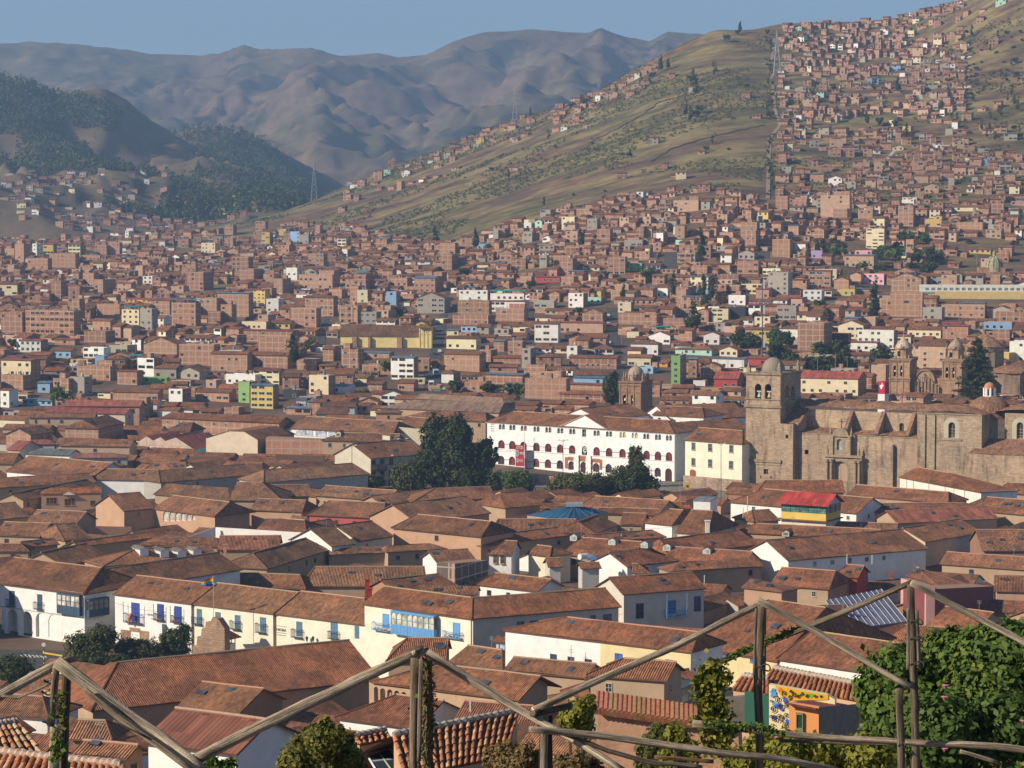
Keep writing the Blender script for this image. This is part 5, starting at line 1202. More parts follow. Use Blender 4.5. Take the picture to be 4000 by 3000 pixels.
def dormer(key,reg,x,y,w=1.5,h=1.4,col=WHITE,front=WHITE,roofc=None,glass=None):
 f=FACADES[key];A,B,C1,C0,n,wd,e=f.geo;N=(B-A).cross(C0-A).normalized()
 a,c=ray(*px(reg,x,y));dv=Vector((a,1,c));O=Vector((0,0,H));P=O+dv*(N.dot(A-O)/N.dot(dv))
 b=MB();q=lambda dx,dz,dn=0:P+e*dx+Z*dz+n*dn
 L=(h+.5)/.42+.3
 b.face([q(-w/2,-.1),q(w/2,-.1),q(w/2,h),q(0,h+.5),q(-w/2,h)],'plaster',front)
 for s in(-1,1):b.face([q(s*w/2,-.1),q(s*w/2,-.1,h/.42+.2),q(s*w/2,h,h/.42+.2),q(s*w/2,h)],'plaster',tuple(k*.8 for k in col))
 r=w/2+.2
 for s in(-1,1):b.face([q(s*r,h-.12,-.25),q(0,h+.55,-.25),q(0,h+.55,L),q(s*r,h-.12,L)],'tile',roofc or TILE[1])
 if glass:b.box(q(-w*.3,.25,-.04),e*w*.6,n*.03,Z*h*.6,'glass',glass)
 b.build('dormer',f.roof,Vector(f.root.matrix_basis.translation))
for x,y in((1248,600),(1424,612),(1574,618),(1706,606)):dormer('dormer row','P2',x,y,2.3,1.7,WHITE,(.82,.82,.8),(.2,.2,.19))
for k,reg,x,y in(('dormers a','P4',530,800),('dormers a','P4',862,838),('dormers a','P4',1142,862),('dormers b','P4',1335,885),('dormers b','P4',1680,918)):dormer(k,reg,x,y,2.0,1.3,(.5,.5,.45),(.5,.5,.46),None,(.3,.34,.34))
dormer('dormer slope','P3',437,648,1.8,1.3,WHITE,WHITE,None,(.3,.3,.3));dormer('yellow line','C6',740,1255,2,1.2,TAN,(.5,.45,.4),None,(.2,.2,.2));dormer('plaza block','P6',1176,704,2,1.6,CREAM,CREAM,None,(.1,.1,.1));dormer('plaza upper','P6',708,676,2,1.5,CREAM,CREAM,None,(.1,.1,.1))
def quadpost():pass
def roof_hit(reg,x,y,z=8.0):
 """a point about roof height along the sight line"""
 p=on_ground(px(reg,x,y),z,200);return p
def chimney(reg,x,yb,yt,wpx,col,lab,mat='plaster',cap=True,z=7.5):
 P=roof_hit(reg,x,yb,z);k=P.y/F*REG[reg][2];w=wpx*k;h=(yb-yt)*k
 r=empty('chimney',P,lab,'chimney');b=MB();b.box(P-Vector((w/2,0,1.2)),(w,0,0),(0,w,0),(0,0,h+1.2),mat,col);b.build('shaft',r)
 if cap:b=MB();b.box(P-Vector((w*.7,.2*w,-h)),(w*1.4,0,0),(0,w*1.4,0),(0,0,.2),'terracotta',tuple(min(.8,c*1.1)for c in col),True);b.build('cap',r)
chimney('B2',212,352,262,26,(.36,.04,.03),'tall red chimney behind the cream corner house with the blue balcony');chimney('B2',228,360,318,26,(.36,.04,.03),'stub of red chimney standing against the tall red chimney')
chimney('P3',592,508,466,16,(.42,.06,.04),'short red chimney on a tan roof in front of the plaza trees');chimney('P3',586,150,72,14,(.16,.1,.08),'thin dark chimney on the patched roof beside the brick wall')
chimney('P2',1944,565,508,26,(.42,.25,.17),'brick coloured chimney at the end of the roof with white dormers');chimney('P4',1690,730,632,36,(.74,.72,.68),'stout white chimney with tiled cap beside the white turret house')
chimney('P4',190,672,634,22,(.5,.35,.26),'small brick chimney on the roof left of the blue pyramid','brick');chimney('B2',1758,1018,962,24,(.45,.28,.2),'square clay chimney left of the glasshouse','adobe',False,6)
for reg,x,yb,yt,lab in(('P5',683,990,912,'tall white vent pipe above the red house roof'),('P5',900,975,925,'short white vent pipe above the red gabled house'),('P4',2035,545,415,'grey metal flue pipe beside the plaza roof corner'),('P4',1997,578,512,'white vent pipe left of the grey flue pipe'),('P4',945,765,742,'small white vent below the white turret house'),('N',1700,492,432,'white plastic vent on the dark striped roof behind the ivy post'),('B2',1075,952,932,'small grey vent on the curved ridge in front of the cloister'),('B3',240,258,232,'tiny white vent on the roof behind the stained peach gable')):
 P=roof_hit(reg,x,yb,7.5);k=P.y/F*REG[reg][2];b=MB();b.tube([P-Z*.8,P+Z*(yb-yt)*k],.11,8,'paint',(.6,.6,.58));tag(b.build('vent_pipe',off=P),lab,'vent pipe')
A,B,C,T_=(at_z(px('P4',*p),8)for p in((132,585),(478,628),(830,556),(540,493)))
D4=A+C-B;ctr=(A+C)/2;ap_=at_y(px('P4',540,492),ctr.y)
r=empty('glazed_roof',Vector((ctr.x,ctr.y,0)),'large blue glazed pyramid roof over a courtyard with a grey vent box on top','glazed roof')
b=MB()
for p,q in((A,B),(B,C),(C,D4),(D4,A)):b.face([p,q,ap_],'sheet',(.035,.13,.24));b.face([p-Z*9,q-Z*9,q,p],'plaster',TAN)
b.build('glazing',r);b=MB()
for p,q in((A,B),(B,C)):
 for k in range(7):m=p+(q-p)*(k/6);b.tube([m+Z*.05,m+(ap_-m)*(1 if k in(0,6)else .97)+Z*.05],.07,4,'metal',(.1,.2,.3))
b.build('glazing_bar',r);b=MB();b.box(ap_-Vector((2.4,2,.3)),(4.8,0,0),(0,4,0),(0,0,.9),'metal',(.35,.4,.45),True);b.build('vent_box',r)
Dr=on_ground(px('P5',500,700),6,300).y
C_=at_y(px('P5',500,700),Dr);th=math.radians(30);u=Vector((math.cos(th),-math.sin(th),0));v=Vector((-u.y,u.x,0))
fa=Facade(C_-u*30,C_);fr=Facade(C_,C_+v*30);a0=fa.pt(px('P5',115,600))[0];d=fr.pt(px('P5',627,600))[0];zz=lambda y:fa.pt(px('P5',500,y))[1];w=30-a0
r=empty('rooftop_room',Vector((C_.x,C_.y,zz(700))),'yellow rooftop room with green glazed walls and a bright red tin roof','rooftop room');O=fa.at(a0,zz(700)-6)
b=MB();b.box(O,u*w,v*d,Z*(zz(645)-O.z),'plaster',(.74,.64,.52));b.build('base',r)
b=MB();b.box(fa.at(a0,zz(645)),u*w,v*d,Z*(zz(572)-zz(645)),'plaster',(.7,.5,.12));b.build('wall',r)
b=MB();b.box(fa.at(a0-1,zz(640),1),u*(w+1.6),v*(d+1.6),Z*.25,'tile',TILE[0],True);b.build('skirt_roof',r)
b=MB();z0,z1=zz(572),zz(500);b.box(fa.at(a0+.1,z0,-.1),u*(w-.2),v*(d-.2),Z*(z1-z0),'glass',(.13,.22,.19));b.build('glazing',r)
b=MB()
for k in range(6):b.box(fa.at(a0+(w-.2)*k/5,z0,.02),u*.2,v*.2,Z*(z1-z0),'paint',(.02,.13,.11))
for k in range(1,20):b.box(fa.at(a0+w*k/20,z0,-.06),u*.06,v*.05,Z*(z1-z0),'paint',(.04,.17,.14))
for k in range(4):b.box(fr.at((d-.2)*k/3,z0,.02),v*.2,-u*.2,Z*(z1-z0),'paint',(.02,.1,.09))
for s in(0,.33,.66,1):b.box(fa.at(a0,z0+(z1-z0-.12)*s,.0),u*w,v*.06,Z*.12,'paint',(.02,.13,.11));b.box(fr.at(0,z0+(z1-z0-.12)*s,.0),v*d,-u*.06,Z*.12,'paint',(.02,.1,.09))
b.build('window_frame',r);b=MB();rz=z1+d/2*.55
e0,e1,e2,e3=fa.at(a0-1,z1-.1,1.1),fa.at(31,z1-.1,1.1),fa.at(31,z1-.1,-d-1.1),fa.at(a0-1,z1-.1,-d-1.1);g0,g1=fa.at(a0-1,rz,-d/2),fa.at(31,rz,-d/2)
for q in((e0,e1,g1,g0),(e2,e3,g0,g1)):b.face(q,'sheet',(.42,.06,.045))
b.face([fa.at(30,z1),fa.at(30,z1)+v*d,fa.at(30,rz-.4,-d/2)],'plaster',(.55,.5,.5));b.face([fa.at(a0,z1)+v*d,fa.at(a0,z1),fa.at(a0,rz-.4,-d/2)],'plaster',(.55,.5,.5));b.build('roof',r)
P=on_ground(px('P4',1640,548),8,300);k=P.y/F*.45208;u2=Vector((.95,-.3,0));v2=Vector((.3,.95,0));r=empty('roof_hut',P,'plain white box hut on the roofs by the plaza corner','hut');b=MB();b.box(P-u2*75*k-Z*2,u2*150*k,v2*9,Z*(92*k+2),'plaster',WHITE);b.build('wall',r);b=MB();b.box(P-u2*80*k+Z*92*k-v2*.3,u2*160*k,v2*9.6,Z*.25,'sheet',(.2,.22,.25),True);b.build('roof',r)
def wall_piece(reg,tl,tr,bl,br,col,mat,lab,dep=.6,hz=1.5,name='wall'):
 """free-standing wall: picture corners; stands at the ground-level distance of its lower edge raised by hz"""
 A,B=on_ground(px(reg,*bl),hz,250),on_ground(px(reg,*br),hz,250)
 fa=Facade(A,B);b=MB();zt0,zt1=fa.pt(px(reg,*tl))[1],fa.pt(px(reg,*tr))[1];a0,a1=fa.pt(px(reg,*tl))[0],fa.pt(px(reg,*tr))[0]
 zb=min(float(zg(A.x,A.y)),float(zg(B.x,B.y)))-1;q=[fa.at(a0,zb),fa.at(a1,zb),fa.at(a1,zt1),fa.at(a0,zt0)];bk=[p-fa.n*dep for p in q]
 b.face(q,mat,col);b.face(bk[::-1],mat,col)
 for i in(1,2,3):j=(i+1)%4;b.face([q[i],bk[i],bk[j],q[j]],'mortar' if i==2 else mat,(.4,.24,.16)if i==2 else col)
 r=Vector((A+B)/2);r.z=zb+1;o=b.build(name,off=r);tag(o,lab,'wall');return fa
wall_piece('P3',(510,878),(1345,930),(510,1025),(1345,1030),(.46,.26,.18),'brick','long brick infill wall with pale concrete posts among the tan roofs')
wall_piece('P3',(318,975),(508,880),(318,1025),(508,1025),(.46,.26,.18),'brick','sloping end of the long brick infill wall')
wall_piece('C4',(1330,884),(1885,918),(1340,935),(1885,975),(.78,.74,.7),'plaster','long low white parapet wall zigzagging between brown roofs',hz=5)
wall_piece('C4',(1150,950),(1328,884),(1150,956),(1330,940),(.78,.74,.7),'plaster','white sloping parapet end left of the long white parapet',hz=5)
wall_piece('P2',(766,342),(1135,352),(766,452),(1135,440),(.5,.31,.21),'plaster','flat peach wall with tiled coping left of the dark courtyard',hz=2)
wall_piece('P2',(2038,180),(2330,205),(2045,300),(2330,310),PEACH,'plaster','peach wall under the roof right of the arched windows',hz=2)
wall_piece('C4',(1640,330),(2105,350),(1640,470),(2110,478),(.48,.25,.17),'brick','tall reddish brick wall behind the patched plaza roof',hz=1,dep=6)
wall_piece('C4',(2108,352),(2230,440),(2110,470),(2230,520),(.5,.27,.19),'brick','brick gable flank stepping down beside the plaza block',hz=1)
wall_piece('P3',(165,52),(600,70),(165,135),(600,125),ADOBE,'adobe','ruined mud wall with dry grass on top beside the grey tin roof',hz=3)
wall_piece('B1',(432,932),(622,985),(432,1105),(622,1105),(.46,.25,.16),'plaster','blank tan wall behind the pair of weathered posts',hz=2,dep=8)
wall_piece('B1',(60,1068),(250,1118),(60,1130),(250,1165),WHITE,'plaster','low white wall with two small openings behind the curved tiles',hz=3,dep=5)
wall_piece('B1',(860,1252),(1262,1298),(862,1345),(1262,1390),(.66,.64,.58),'plaster','white slatted panel wall below the maroon tin roof',hz=1)
wall_piece('B2',(690,165),(752,160),(690,290),(752,296),(.5,.33,.25),'brick','narrow brick face beside the party wall with painted shade',hz=4)
wall_piece('B2',(756,160),(960,140),(756,296),(960,235),(.16,.13,.12),'brick','tall party wall among the roofs with its shade painted dark',hz=4,dep=5)  # right side of the brick box, its shade put into the colour
wall_piece('C4',(1205,408),(1270,395),(1205,452),(1270,452),(.03,.22,.25),'sheet','teal tin hoarding next to the cream gabled hall',hz=2)
wall_piece('B3',(918,420),(1115,410),(918,572),(1115,565),(.24,.15,.12),'brick','brown brick side wall left of the violet glass roof',hz=3,dep=.5)
wall_piece('B3',(1612,320),(2022,300),(1612,525),(2022,430),(.22,.07,.07),'plaster','long maroon wall with plants along its top',hz=3,dep=6)
wall_piece('B3',(1452,250),(1608,300),(1452,440),(1608,530),(.6,.33,.3),'plaster','pink washed end wall with two small windows and a door',hz=3,dep=2)
wall_piece('P6',(1176,588),(1446,612),(1176,720),(1446,725),(.76,.68,.48),'plaster','cream wall of the cloister behind the big plaza tree',hz=4)
wall_piece('S',(470,752),(830,790),(470,880),(800,900),(.46,.36,.28),'stone','rough stone retaining wall of the terrace before the white school',hz=0,dep=3)
A,B=on_ground(px('C4',1272,436),2,400),on_ground(px('C4',1590,456),2,400);fa=Facade(A,B);pts=[fa.pt(px('C4',*p))for p in((1272,445),(1590,445),(1590,346),(1505,294),(1415,290),(1272,334))]
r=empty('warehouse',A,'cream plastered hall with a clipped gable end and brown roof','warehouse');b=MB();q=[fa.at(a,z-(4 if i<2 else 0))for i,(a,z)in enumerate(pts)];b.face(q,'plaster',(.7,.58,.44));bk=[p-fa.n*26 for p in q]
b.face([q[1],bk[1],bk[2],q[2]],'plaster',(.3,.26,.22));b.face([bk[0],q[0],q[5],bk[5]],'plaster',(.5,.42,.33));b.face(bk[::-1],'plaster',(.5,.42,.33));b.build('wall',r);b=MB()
for i,j in((2,3),(3,4),(4,5)):up=Z*.12+fa.n*.3;b.face([q[i]+up,bk[i]+up,bk[j]+up,q[j]+up],'tile',(.36,.17,.1))
b.build('roof',r)
for k,(xl,xp,xr,yl,yp,yr)in enumerate(((790,905,945,400,322,350),(945,990,1020,350,327,352),(1020,1085,1215,352,330,415))):
 A,B=on_ground(px('C4',790,446),0,400),on_ground(px('C4',1215,474),0,400);fa=Facade(A,B);p0,p1,p2=fa.pt(px('C4',xl,yl)),fa.pt(px('C4',xp,yp)),fa.pt(px('C4',xr,yr))
 r=empty('warehouse',fa.at(p0[0],2),('first','middle','last')[k]+' of the red sheds with white saw tooth gables, from the water tanks','warehouse');b=MB();zb=A.z-2
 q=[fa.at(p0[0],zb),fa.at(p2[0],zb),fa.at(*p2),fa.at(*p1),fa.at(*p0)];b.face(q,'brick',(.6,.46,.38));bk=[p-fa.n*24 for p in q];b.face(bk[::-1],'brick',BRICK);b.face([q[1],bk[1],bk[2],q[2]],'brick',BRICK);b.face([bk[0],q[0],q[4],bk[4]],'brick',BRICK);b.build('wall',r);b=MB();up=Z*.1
 for i,j in((2,3),(3,4)):b.face([q[i]+up,bk[i]+up,bk[j]+up,q[j]+up],'sheet',(.38,.11,.07))
 b.build('roof',r)
q=[on_ground(px('B3',1115,565),4,250)];z0=q[0].z;A,B=at_z(px('B3',1115,565),z0),at_z(px('B3',1492,518),z0);C_,D4=at_z(px('B3',1330,318),z0+5),at_z(px('B3',985,388),z0+4.6)
r=empty('glazed_roof',(A+B)/2,'violet grey ribbed glass roof sloping down beside the red house','glazed roof');b=MB();b.face([A,B,C_,D4],'sheet',(.17,.18,.27));b.face([A-Z*4,B-Z*4,B,A],'plaster',(.2,.14,.12));b.build('glazing',r);b=MB()
for k in range(12):s=k/11;b.tube([A+(B-A)*s+Z*.06,D4+(C_-D4)*s+Z*.06],.08,4,'paint',(.5,.5,.52))
b.build('glazing_bar',r)
b=MB();A2,B2=at_z(px('B3',840,350),z0+4.5),at_z(px('B3',1335,318),z0+4.5);C2,D2=at_z(px('B3',1290,300),z0+5.4),at_z(px('B3',880,330),z0+5.4)
o=None
P0=on_ground(px('B2',2050,1072),0,150);Dg=P0.y*.84;kk=Dg/F*.63291
Cc=at_y(px('B2',2050,1072),Dg);th=math.radians(28);u=Vector((math.cos(th),-math.sin(th),0));v=Vector((-u.y,u.x,0));fa=Facade(Cc-u*20,Cc);fr=Facade(Cc,Cc+v*30);a0=fa.pt(px('B2',1862,1020))[0];d=min(12,abs(fr.pt(px('B3',208,1020))[0]));w=20-a0
z0,z1=Cc.z,fa.pt(px('B2',2050,968))[1];r=empty('glasshouse',Cc,'pale green framed glasshouse with a dusty pyramid roof','glasshouse');cx=fa.at(a0,z1)+u*w/2+v*d/2;zt=at_y(px('B2',2088,862),cx.y).z
GR=(.2,.3,.2);b=MB()
for i in range(5):b.box(fa.at(a0+(w-.1)*i/4,z0,0),u*.1,v*.1,Z*(z1-z0),'paint',GR);b.box(fr.at((d-.1)*i/4,z0,0),v*.1,-u*.1,Z*(z1-z0),'paint',GR)
for s in(0,.5,.97):b.box(fa.at(a0,z0+(z1-z0)*s,0),u*w,v*.08,Z*.09,'paint',GR);b.box(fr.at(0,z0+(z1-z0)*s,0),v*d,-u*.08,Z*.09,'paint',GR)
b.build('frame',r);b=MB();b.box(fa.at(a0,z0-14,.1),u*w,v*d,Z*14,'adobe',(.33,.2,.14));b.build('plinth',r);b=MB();b.box(fa.at(a0+.05,z0,-.05),u*(w-.1),v*(d-.1),Z*(z1-z0),'glass',(.07,.085,.07));b.build('pane',r);b=MB();e=[fa.at(a0-.2,z1,.2),fa.at(20.2,z1,.2),fa.at(20.2,z1,-d-.2),fa.at(a0-.2,z1,-d-.2)];tp=Vector((cx.x,cx.y,zt))
for i in range(4):b.face([e[i],e[(i+1)%4],tp],'plaster',(.17,.19,.17));b.tube([e[i],tp],.06,4,'paint',(.08,.1,.09))
b.build('roof',r)
P=on_ground(px('B1',1322,800),0,300);pt_=at_y(px('B1',1316,235),P.y);r=empty('flag',P,'rainbow striped flag flying from a thin pole above the cream shop','flag');b=MB();b.tube([P-Z*3,pt_],.07,6,'metal',(.5,.5,.48));b.build('pole',r)
b=MB();kk=P.y/F*.63291;RB=[(.5,.02,.02),(.6,.2,.02),(.65,.5,.03),(.05,.35,.06),(.1,.4,.6),(.03,.06,.4),(.22,.03,.3)]
def fl(s,t):return pt_+Vector((-75*kk*s*(1-.0*t),.35*math.sin(s*6+t),-(8+22*s)*kk-t*kk*(62-34*s)-s*s*8*kk))
for i in range(7):
 for j in range(8):b.face([fl(j/8,i/7),fl((j+1)/8,i/7),fl((j+1)/8,(i+1)/7),fl(j/8,(i+1)/7)],'flower',RB[i])
b.build('cloth',r)
Dk=on_ground(px('C6',1340,430),9,600).y-6;kk=Dk/F*.63291;P=at_y(px('C6',1352,424),Dk);u=Vector((.9,-.43,0));v=Vector((.43,.9,0));r=empty('sign_block',P,'red block with a white flared cross standing on a white box above the church vaults','sign')
b=MB();w=40*kk/.9;d=38*kk/.43;b.box(P-u*w-Z*8,u*w,v*d,Z*(46*kk+8),'plaster',WHITE);b.build('base',r);b=MB();b.box(P-u*w*.9+Z*46*kk,u*w*.92,v*d*.95,Z*76*kk,'paint',(.5,.02,.05));b.build('red_box',r)
b=MB();c=P-u*w*.44+Z*94*kk-v*.06;s=w*.36;b.face([c+u*(p[0]*s)+Z*(p[1]*s)for p in((.15,1.7),(-.2,.5),(-.7,.45),(-.95,-.05),(-.55,-.45),(-.45,-1.1),(-.1,-1.25),(.25,-.55),(.75,.25),(.8,.6),(.4,.5))][::-1],'paint',(.8,.78,.75));b.build('emblem',r)
P=on_ground(px('P6',440,450),0,600);kk=P.y/F*.45208;th=math.radians(8);u=Vector((math.cos(th),-math.sin(th),0));v=Vector((-u.y,u.x,0));r=empty('shop',P,'shop with grey panels, white JOMAR lettering and a pale blue poster','shop');b=MB();b.box(P-u*100*kk-Z*2,u*100*kk,v*10,Z*(108*kk+2),'plaster',(.12,.14,.18));b.build('wall',r);b=MB();b.box(P+Z*-2,u*100*kk,v*10,Z*(75*kk+2),'brick',(.46,.24,.15));b.build('brick_wing',r);b=MB();b.box(P-v*.5+Z*75*kk,u*104*kk,v*10,Z*.3,'sheet',(.16,.2,.24),True);b.face([P+Z*(75*kk+.3)-v*.5,P+u*104*kk+Z*(75*kk+.3)-v*.5,P+u*60*kk+v*5+Z*(115*kk)],'sheet',(.16,.2,.24));b.build('roof',r)
text('JOMAR',27*kk,P-u*50*kk+Z*58*kk-v*.15,u,-v,(.8,.8,.78),'lettering',r,.05,bold=.06)
b=MB();b.box(P-u*96*kk+Z*8*kk-v*.2,u*88*kk,v*.1,Z*42*kk,'paint',(.5,.62,.68),True);b.build('poster',r);b=MB();b.face([P-u*60*kk+Z*28*kk-v*.25,P-u*10*kk+Z*12*kk-v*.25,P-u*10*kk+Z*24*kk-v*.25,P-u*58*kk+Z*36*kk-v*.25],'paint',(.3,.45,.6));b.build('poster_print',r)
def lamp(reg,x,yb,yt,lab,hz=0,arms=2,aw=22):
 P=on_ground(px(reg,x,yb),hz,400);top=at_y(px(reg,x,yt),P.y);k=P.y/F*REG[reg][2];r=empty('street_lamp',P,lab,'street lamp');b=MB();b.tube([P-Z*2,top],[.13,.08],7,'metal',(.1,.13,.12));b.build('pole',r)
 for i in range(arms):
  s=(-1,1,.1)[i];e=top+Vector((s*aw*k,.3*s,.35));b=MB();b.tube([top-Z*.2,top+Vector((s*aw*k*.5,.1,.25)),e],.06,5,'metal',(.12,.15,.14));b.lathe(e-Z*.16,[(.05,0),(.4,.08),(.42,.2),(.1,.34)],8,'paint',(.62,.64,.64),1.3,.8);b.build('lamp_head',r)
lamp('S',828,870,395,'tall grey lamp post with three heads before the school banner side'.replace('banner side','arches'),0,3,44);lamp('C5',118,640,385,'double headed lamp post beside the brick gable flank',4,2,24);lamp('C5',432,540,345,'double headed lamp post rising above the plaza block roof',6,2,26);lamp('C5',962,640,420,'double headed lamp post right of the tall dark plaza tree',0,2,26)
lamp('C6',342,1050,690,'double headed lamp post with floodlights before the cream convent',0,2,24);lamp('S',1540,760,295,'slim lamp post in front of the school windows with two arms',0,2,50);lamp('S',1626,790,565,'lamp post with two heads half hidden in the plaza tree',3,2,44)
lamp('P3',1218,362,72,'curved single arm street lamp beside the plaza trees',0,1,36);lamp('C6',1462,470,400,'short lamp with two floodlights on the church vaults',10,2,14)
for reg,x,yb,yt,lab,rr,c in(('mC',598,1145,640,'dark cellular mast with white antenna panels behind the square bell tower',.35,(.1,.08,.08)),('S',1467,740,390,'bare white flagpole before the school',.09,(.75,.75,.74)),('C6',938,300,150,'thin grey mast among the trees behind the red roofs',.1,(.4,.4,.4)),('C6',1048,370,130,'thin yellow mast behind the red roofs',.12,(.45,.35,.1)),('C6',912,370,262,'white pole with boxes in front of the red roofs',.12,(.6,.6,.6)),('P4',1452,500,270,'thin grey pole left of the parking sign',.08,(.4,.42,.42)),('B3',817,870,640,'thin dark antenna rod above the mural house',.05,(.08,.08,.08)),('P4',598,900,640,'thin radio mast by the white water tank',.07,(.35,.33,.3))):
 P=on_ground(px(reg,x,yb),6 if reg in('P4','B3')else 0,100 if reg=='B3' else 400);top=at_y(px(reg,x,yt),P.y);r=empty('mast',P,lab,'mast');b=MB();b.tube([P-Z*2,P*.5+top*.5,top],[rr,rr*.9,rr*.6],6,'metal',c);b.build('pole',r)
 if rr>.3:
  for s in(.22,.62,.93):p=P*(1-s)+top*s;b=MB();b.box(p+Vector((.3,-.3,0)),(.8,0,0),(0,.5,0),(0,0,4.2),'paint',(.62,.64,.64),True);b.build('antenna_panel',r)
P=on_ground(px('P4',1515,450),0,400);r=empty('road_sign',P,'yellow square road sign on a black and white post by the plaza road','road sign');b=MB();b.tube([P,P+Z*4.4],.09,6,'paint',(.6,.6,.6));b.build('post',r);b=MB();b.box(P+Vector((-.9,-.12,3.6)),(1.8,0,0),(0,.06,0),(0,0,1.8),'paint',(.65,.42,.02),True);b.box(P+Vector((-.35,-.15,4.1)),(.7,0,0),(0,.03,0),(0,0,.7),'paint',(.08,.06,.02),True);b.build('sign_plate',r)
P=on_ground(px('B1',271,790),0,300);r=empty('road_sign',P,'round white road sign on a black and white banded post by the arcaded house','road sign');kk=P.y/F*.63291;b=MB()
for k in range(6):b.tube([P+Z*k*19*kk,P+Z*(k+1)*19*kk],.1,6,'paint',((.75,.75,.73),(.04,.04,.05))[k%2])
b.build('post',r);b=MB();c=P+Z*132*kk;b.tube([c+Vector((0,-.08,0)),c+Vector((0,-.02,0))],13*kk,14,'paint',(.78,.78,.76));b.build('sign_plate',r)
P=on_ground(px('C5',1285,700),0,400);kk=P.y/F*.63291;r=empty('bus_shelter',P,'small bus shelter with a red poster below the stone terrace wall','bus shelter');b=MB();b.box(P+Vector((-38*kk,0,62*kk)),(76*kk,0,0),(0,3,0),(0,0,.3),'metal',(.25,.25,.26),True);b.build('roof',r);b=MB()
for x in(-36,33):b.box(P+Vector((x*kk,2.5,0)),(.2,0,0),(0,.2,0),(0,0,62*kk),'metal',(.2,.2,.2))
b.build('post',r);b=MB();b.box(P+Vector((8*kk,.2,4*kk)),(22*kk,0,0),(0,.3,0),(0,0,50*kk),'paint',(.28,.05,.05));b.build('poster',r)
P=on_ground(px('P4',615,970),8.5,250);kk=P.y/F*.45208;r=empty('water_heater',P,'white cylindrical solar water tank with panel on a tiled roof','water tank');b=MB();b.tube([P+Vector((-32*kk,0,30*kk)),P+Vector((34*kk,1.5,30*kk))],26*kk,14,'paint',(.75,.75,.73));b.build('tank',r);b=MB();b.face([P+Vector((30*kk,-1,0)),P+Vector((115*kk,-.5,8*kk)),P+Vector((115*kk,1.5,48*kk)),P+Vector((30*kk,1,44*kk))],'glass',(.1,.16,.25));b.box(P+Vector((-20*kk,0,-1.5)),(.2,0,0),(0,.2,0),(0,0,2),'metal',(.3,.3,.3));b.build('collector',r)
P=on_ground(px('C6',868,905),0,400);P=Vector((P.x,P.y-8,2));kk=P.y/F*.63291;r=empty('cross',P,'tall red and green painted wooden cross before the church wall','cross');c=at_y(px('C6',866,860),P.y);b=MB();b.box(c-Z*(c.z-2)-Vector((.35,0,0)),(.7,0,0),(0,.5,0),(0,0,c.z-.5),'paint',(.3,.07,.06));b.build('post',r);b=MB();b.box(c+Vector((-38*kk,0,-.3)),(76*kk,0,0),(0,.5,0),(0,0,.9),'paint',(.35,.08,.07),True);b.build('crossbar',r);b=MB();b.box(c+Vector((-20*kk,-.1,18*kk)),(20*kk,0,0),(0,.4,0),(0,0,14*kk),'paint',(.12,.32,.2),True);b.build('plaque',r)
A=on_ground(px('mB',610,1160),0,500);B=at_y(px('mB',760,1150),A.y);kk=A.y/F*.63291;r=empty('gantry_sign',A,'green gantry with a round clock like disc across the street end','gantry');b=MB()
for p in(A,B):b.tube([p-Z*3,p+Z*20*kk],.2,6,'paint',(.05,.25,.18))
b.build('post',r);b=MB();b.box(A+Z*12*kk,B-A,(0,.6,0),Z*10*kk,'paint',(.06,.3,.22),True);b.build('beam',r);b=MB();c=at_y(px('mB',686,1132),A.y-.5);b.tube([c,c+Vector((0,.3,0))],10*kk,16,'paint',(.5,.55,.35));b.build('disc',r)
def vehicle(reg,x,y,lab,col,kind='car',yaw=0):
 P=on_ground(px(reg,x,y),.16,500);L,W_,Hh=(4.2,1.75,1.5)if kind=='car' else(7.5,2.3,2.9)
 r=empty('parked_car' if kind=='car' else 'minibus',P,lab,'car' if kind=='car' else 'minibus');f_=Vector((math.sin(yaw),-math.cos(yaw),0));s_=Vector((f_.y,-f_.x,0));b=MB()
 q=lambda a,c,z:P+f_*a+s_*c+Z*z
 if kind=='car':prof=[(-2.1,.35),(2.1,.35),(2.1,.8),(1.1,.9),(.5,1.45),(-1.2,1.48),(-1.9,.95),(-2.1,.9)]
 else:prof=[(-3.7,.4),(3.7,.4),(3.75,1.3),(3.4,2.5),(3.0,2.85),(-3.6,2.85),(-3.7,2.4)]
 w2=W_/2
 b.face([q(a,w2,z)for a,z in prof],'paint',col);b.face([q(a,-w2,z)for a,z in prof][::-1],'paint',col)
 for i in range(len(prof)):(a,z),(c,z2)=prof[i],prof[(i+1)%len(prof)];b.face([q(a,-w2,z),q(a,w2,z),q(c,w2,z2),q(c,-w2,z2)],'paint',col)
 b.build('body',r);g=MB()
 if kind=='car':g.face([q(1.05,-w2*.85,.95),q(1.05,w2*.85,.95),q(.55,w2*.8,1.4),q(.55,-w2*.8,1.4)],'glass',(.03,.04,.05));o_=.04
 else:g.face([q(3.8,-w2*.85,1.35),q(3.8,w2*.85,1.35),q(3.46,w2*.85,2.45),q(3.46,-w2*.85,2.45)],'glass',(.03,.03,.05))
 g.build('windscreen',r)
 for a in(-L*.32,L*.32):
  for c in(-w2,w2):t=MB();t.tube([q(a,c-.1,.34),q(a,c+.1,.34)],.34,10,'paint',(.02,.02,.02));t.build('wheel',r)
vehicle('mB',608,1125,'white minibus with a green stripe at the foot of the wide street',(.72,.74,.7),'bus');vehicle('mB',636,1052,'grey blue minibus in shade halfway up the wide street',(.35,.42,.5),'bus',.1);vehicle('mB',660,912,'white car driving down the street beside the yellow church',(.75,.75,.75));vehicle('mB',628,925,'dark car parked in the street beside the yellow church',(.06,.07,.1))
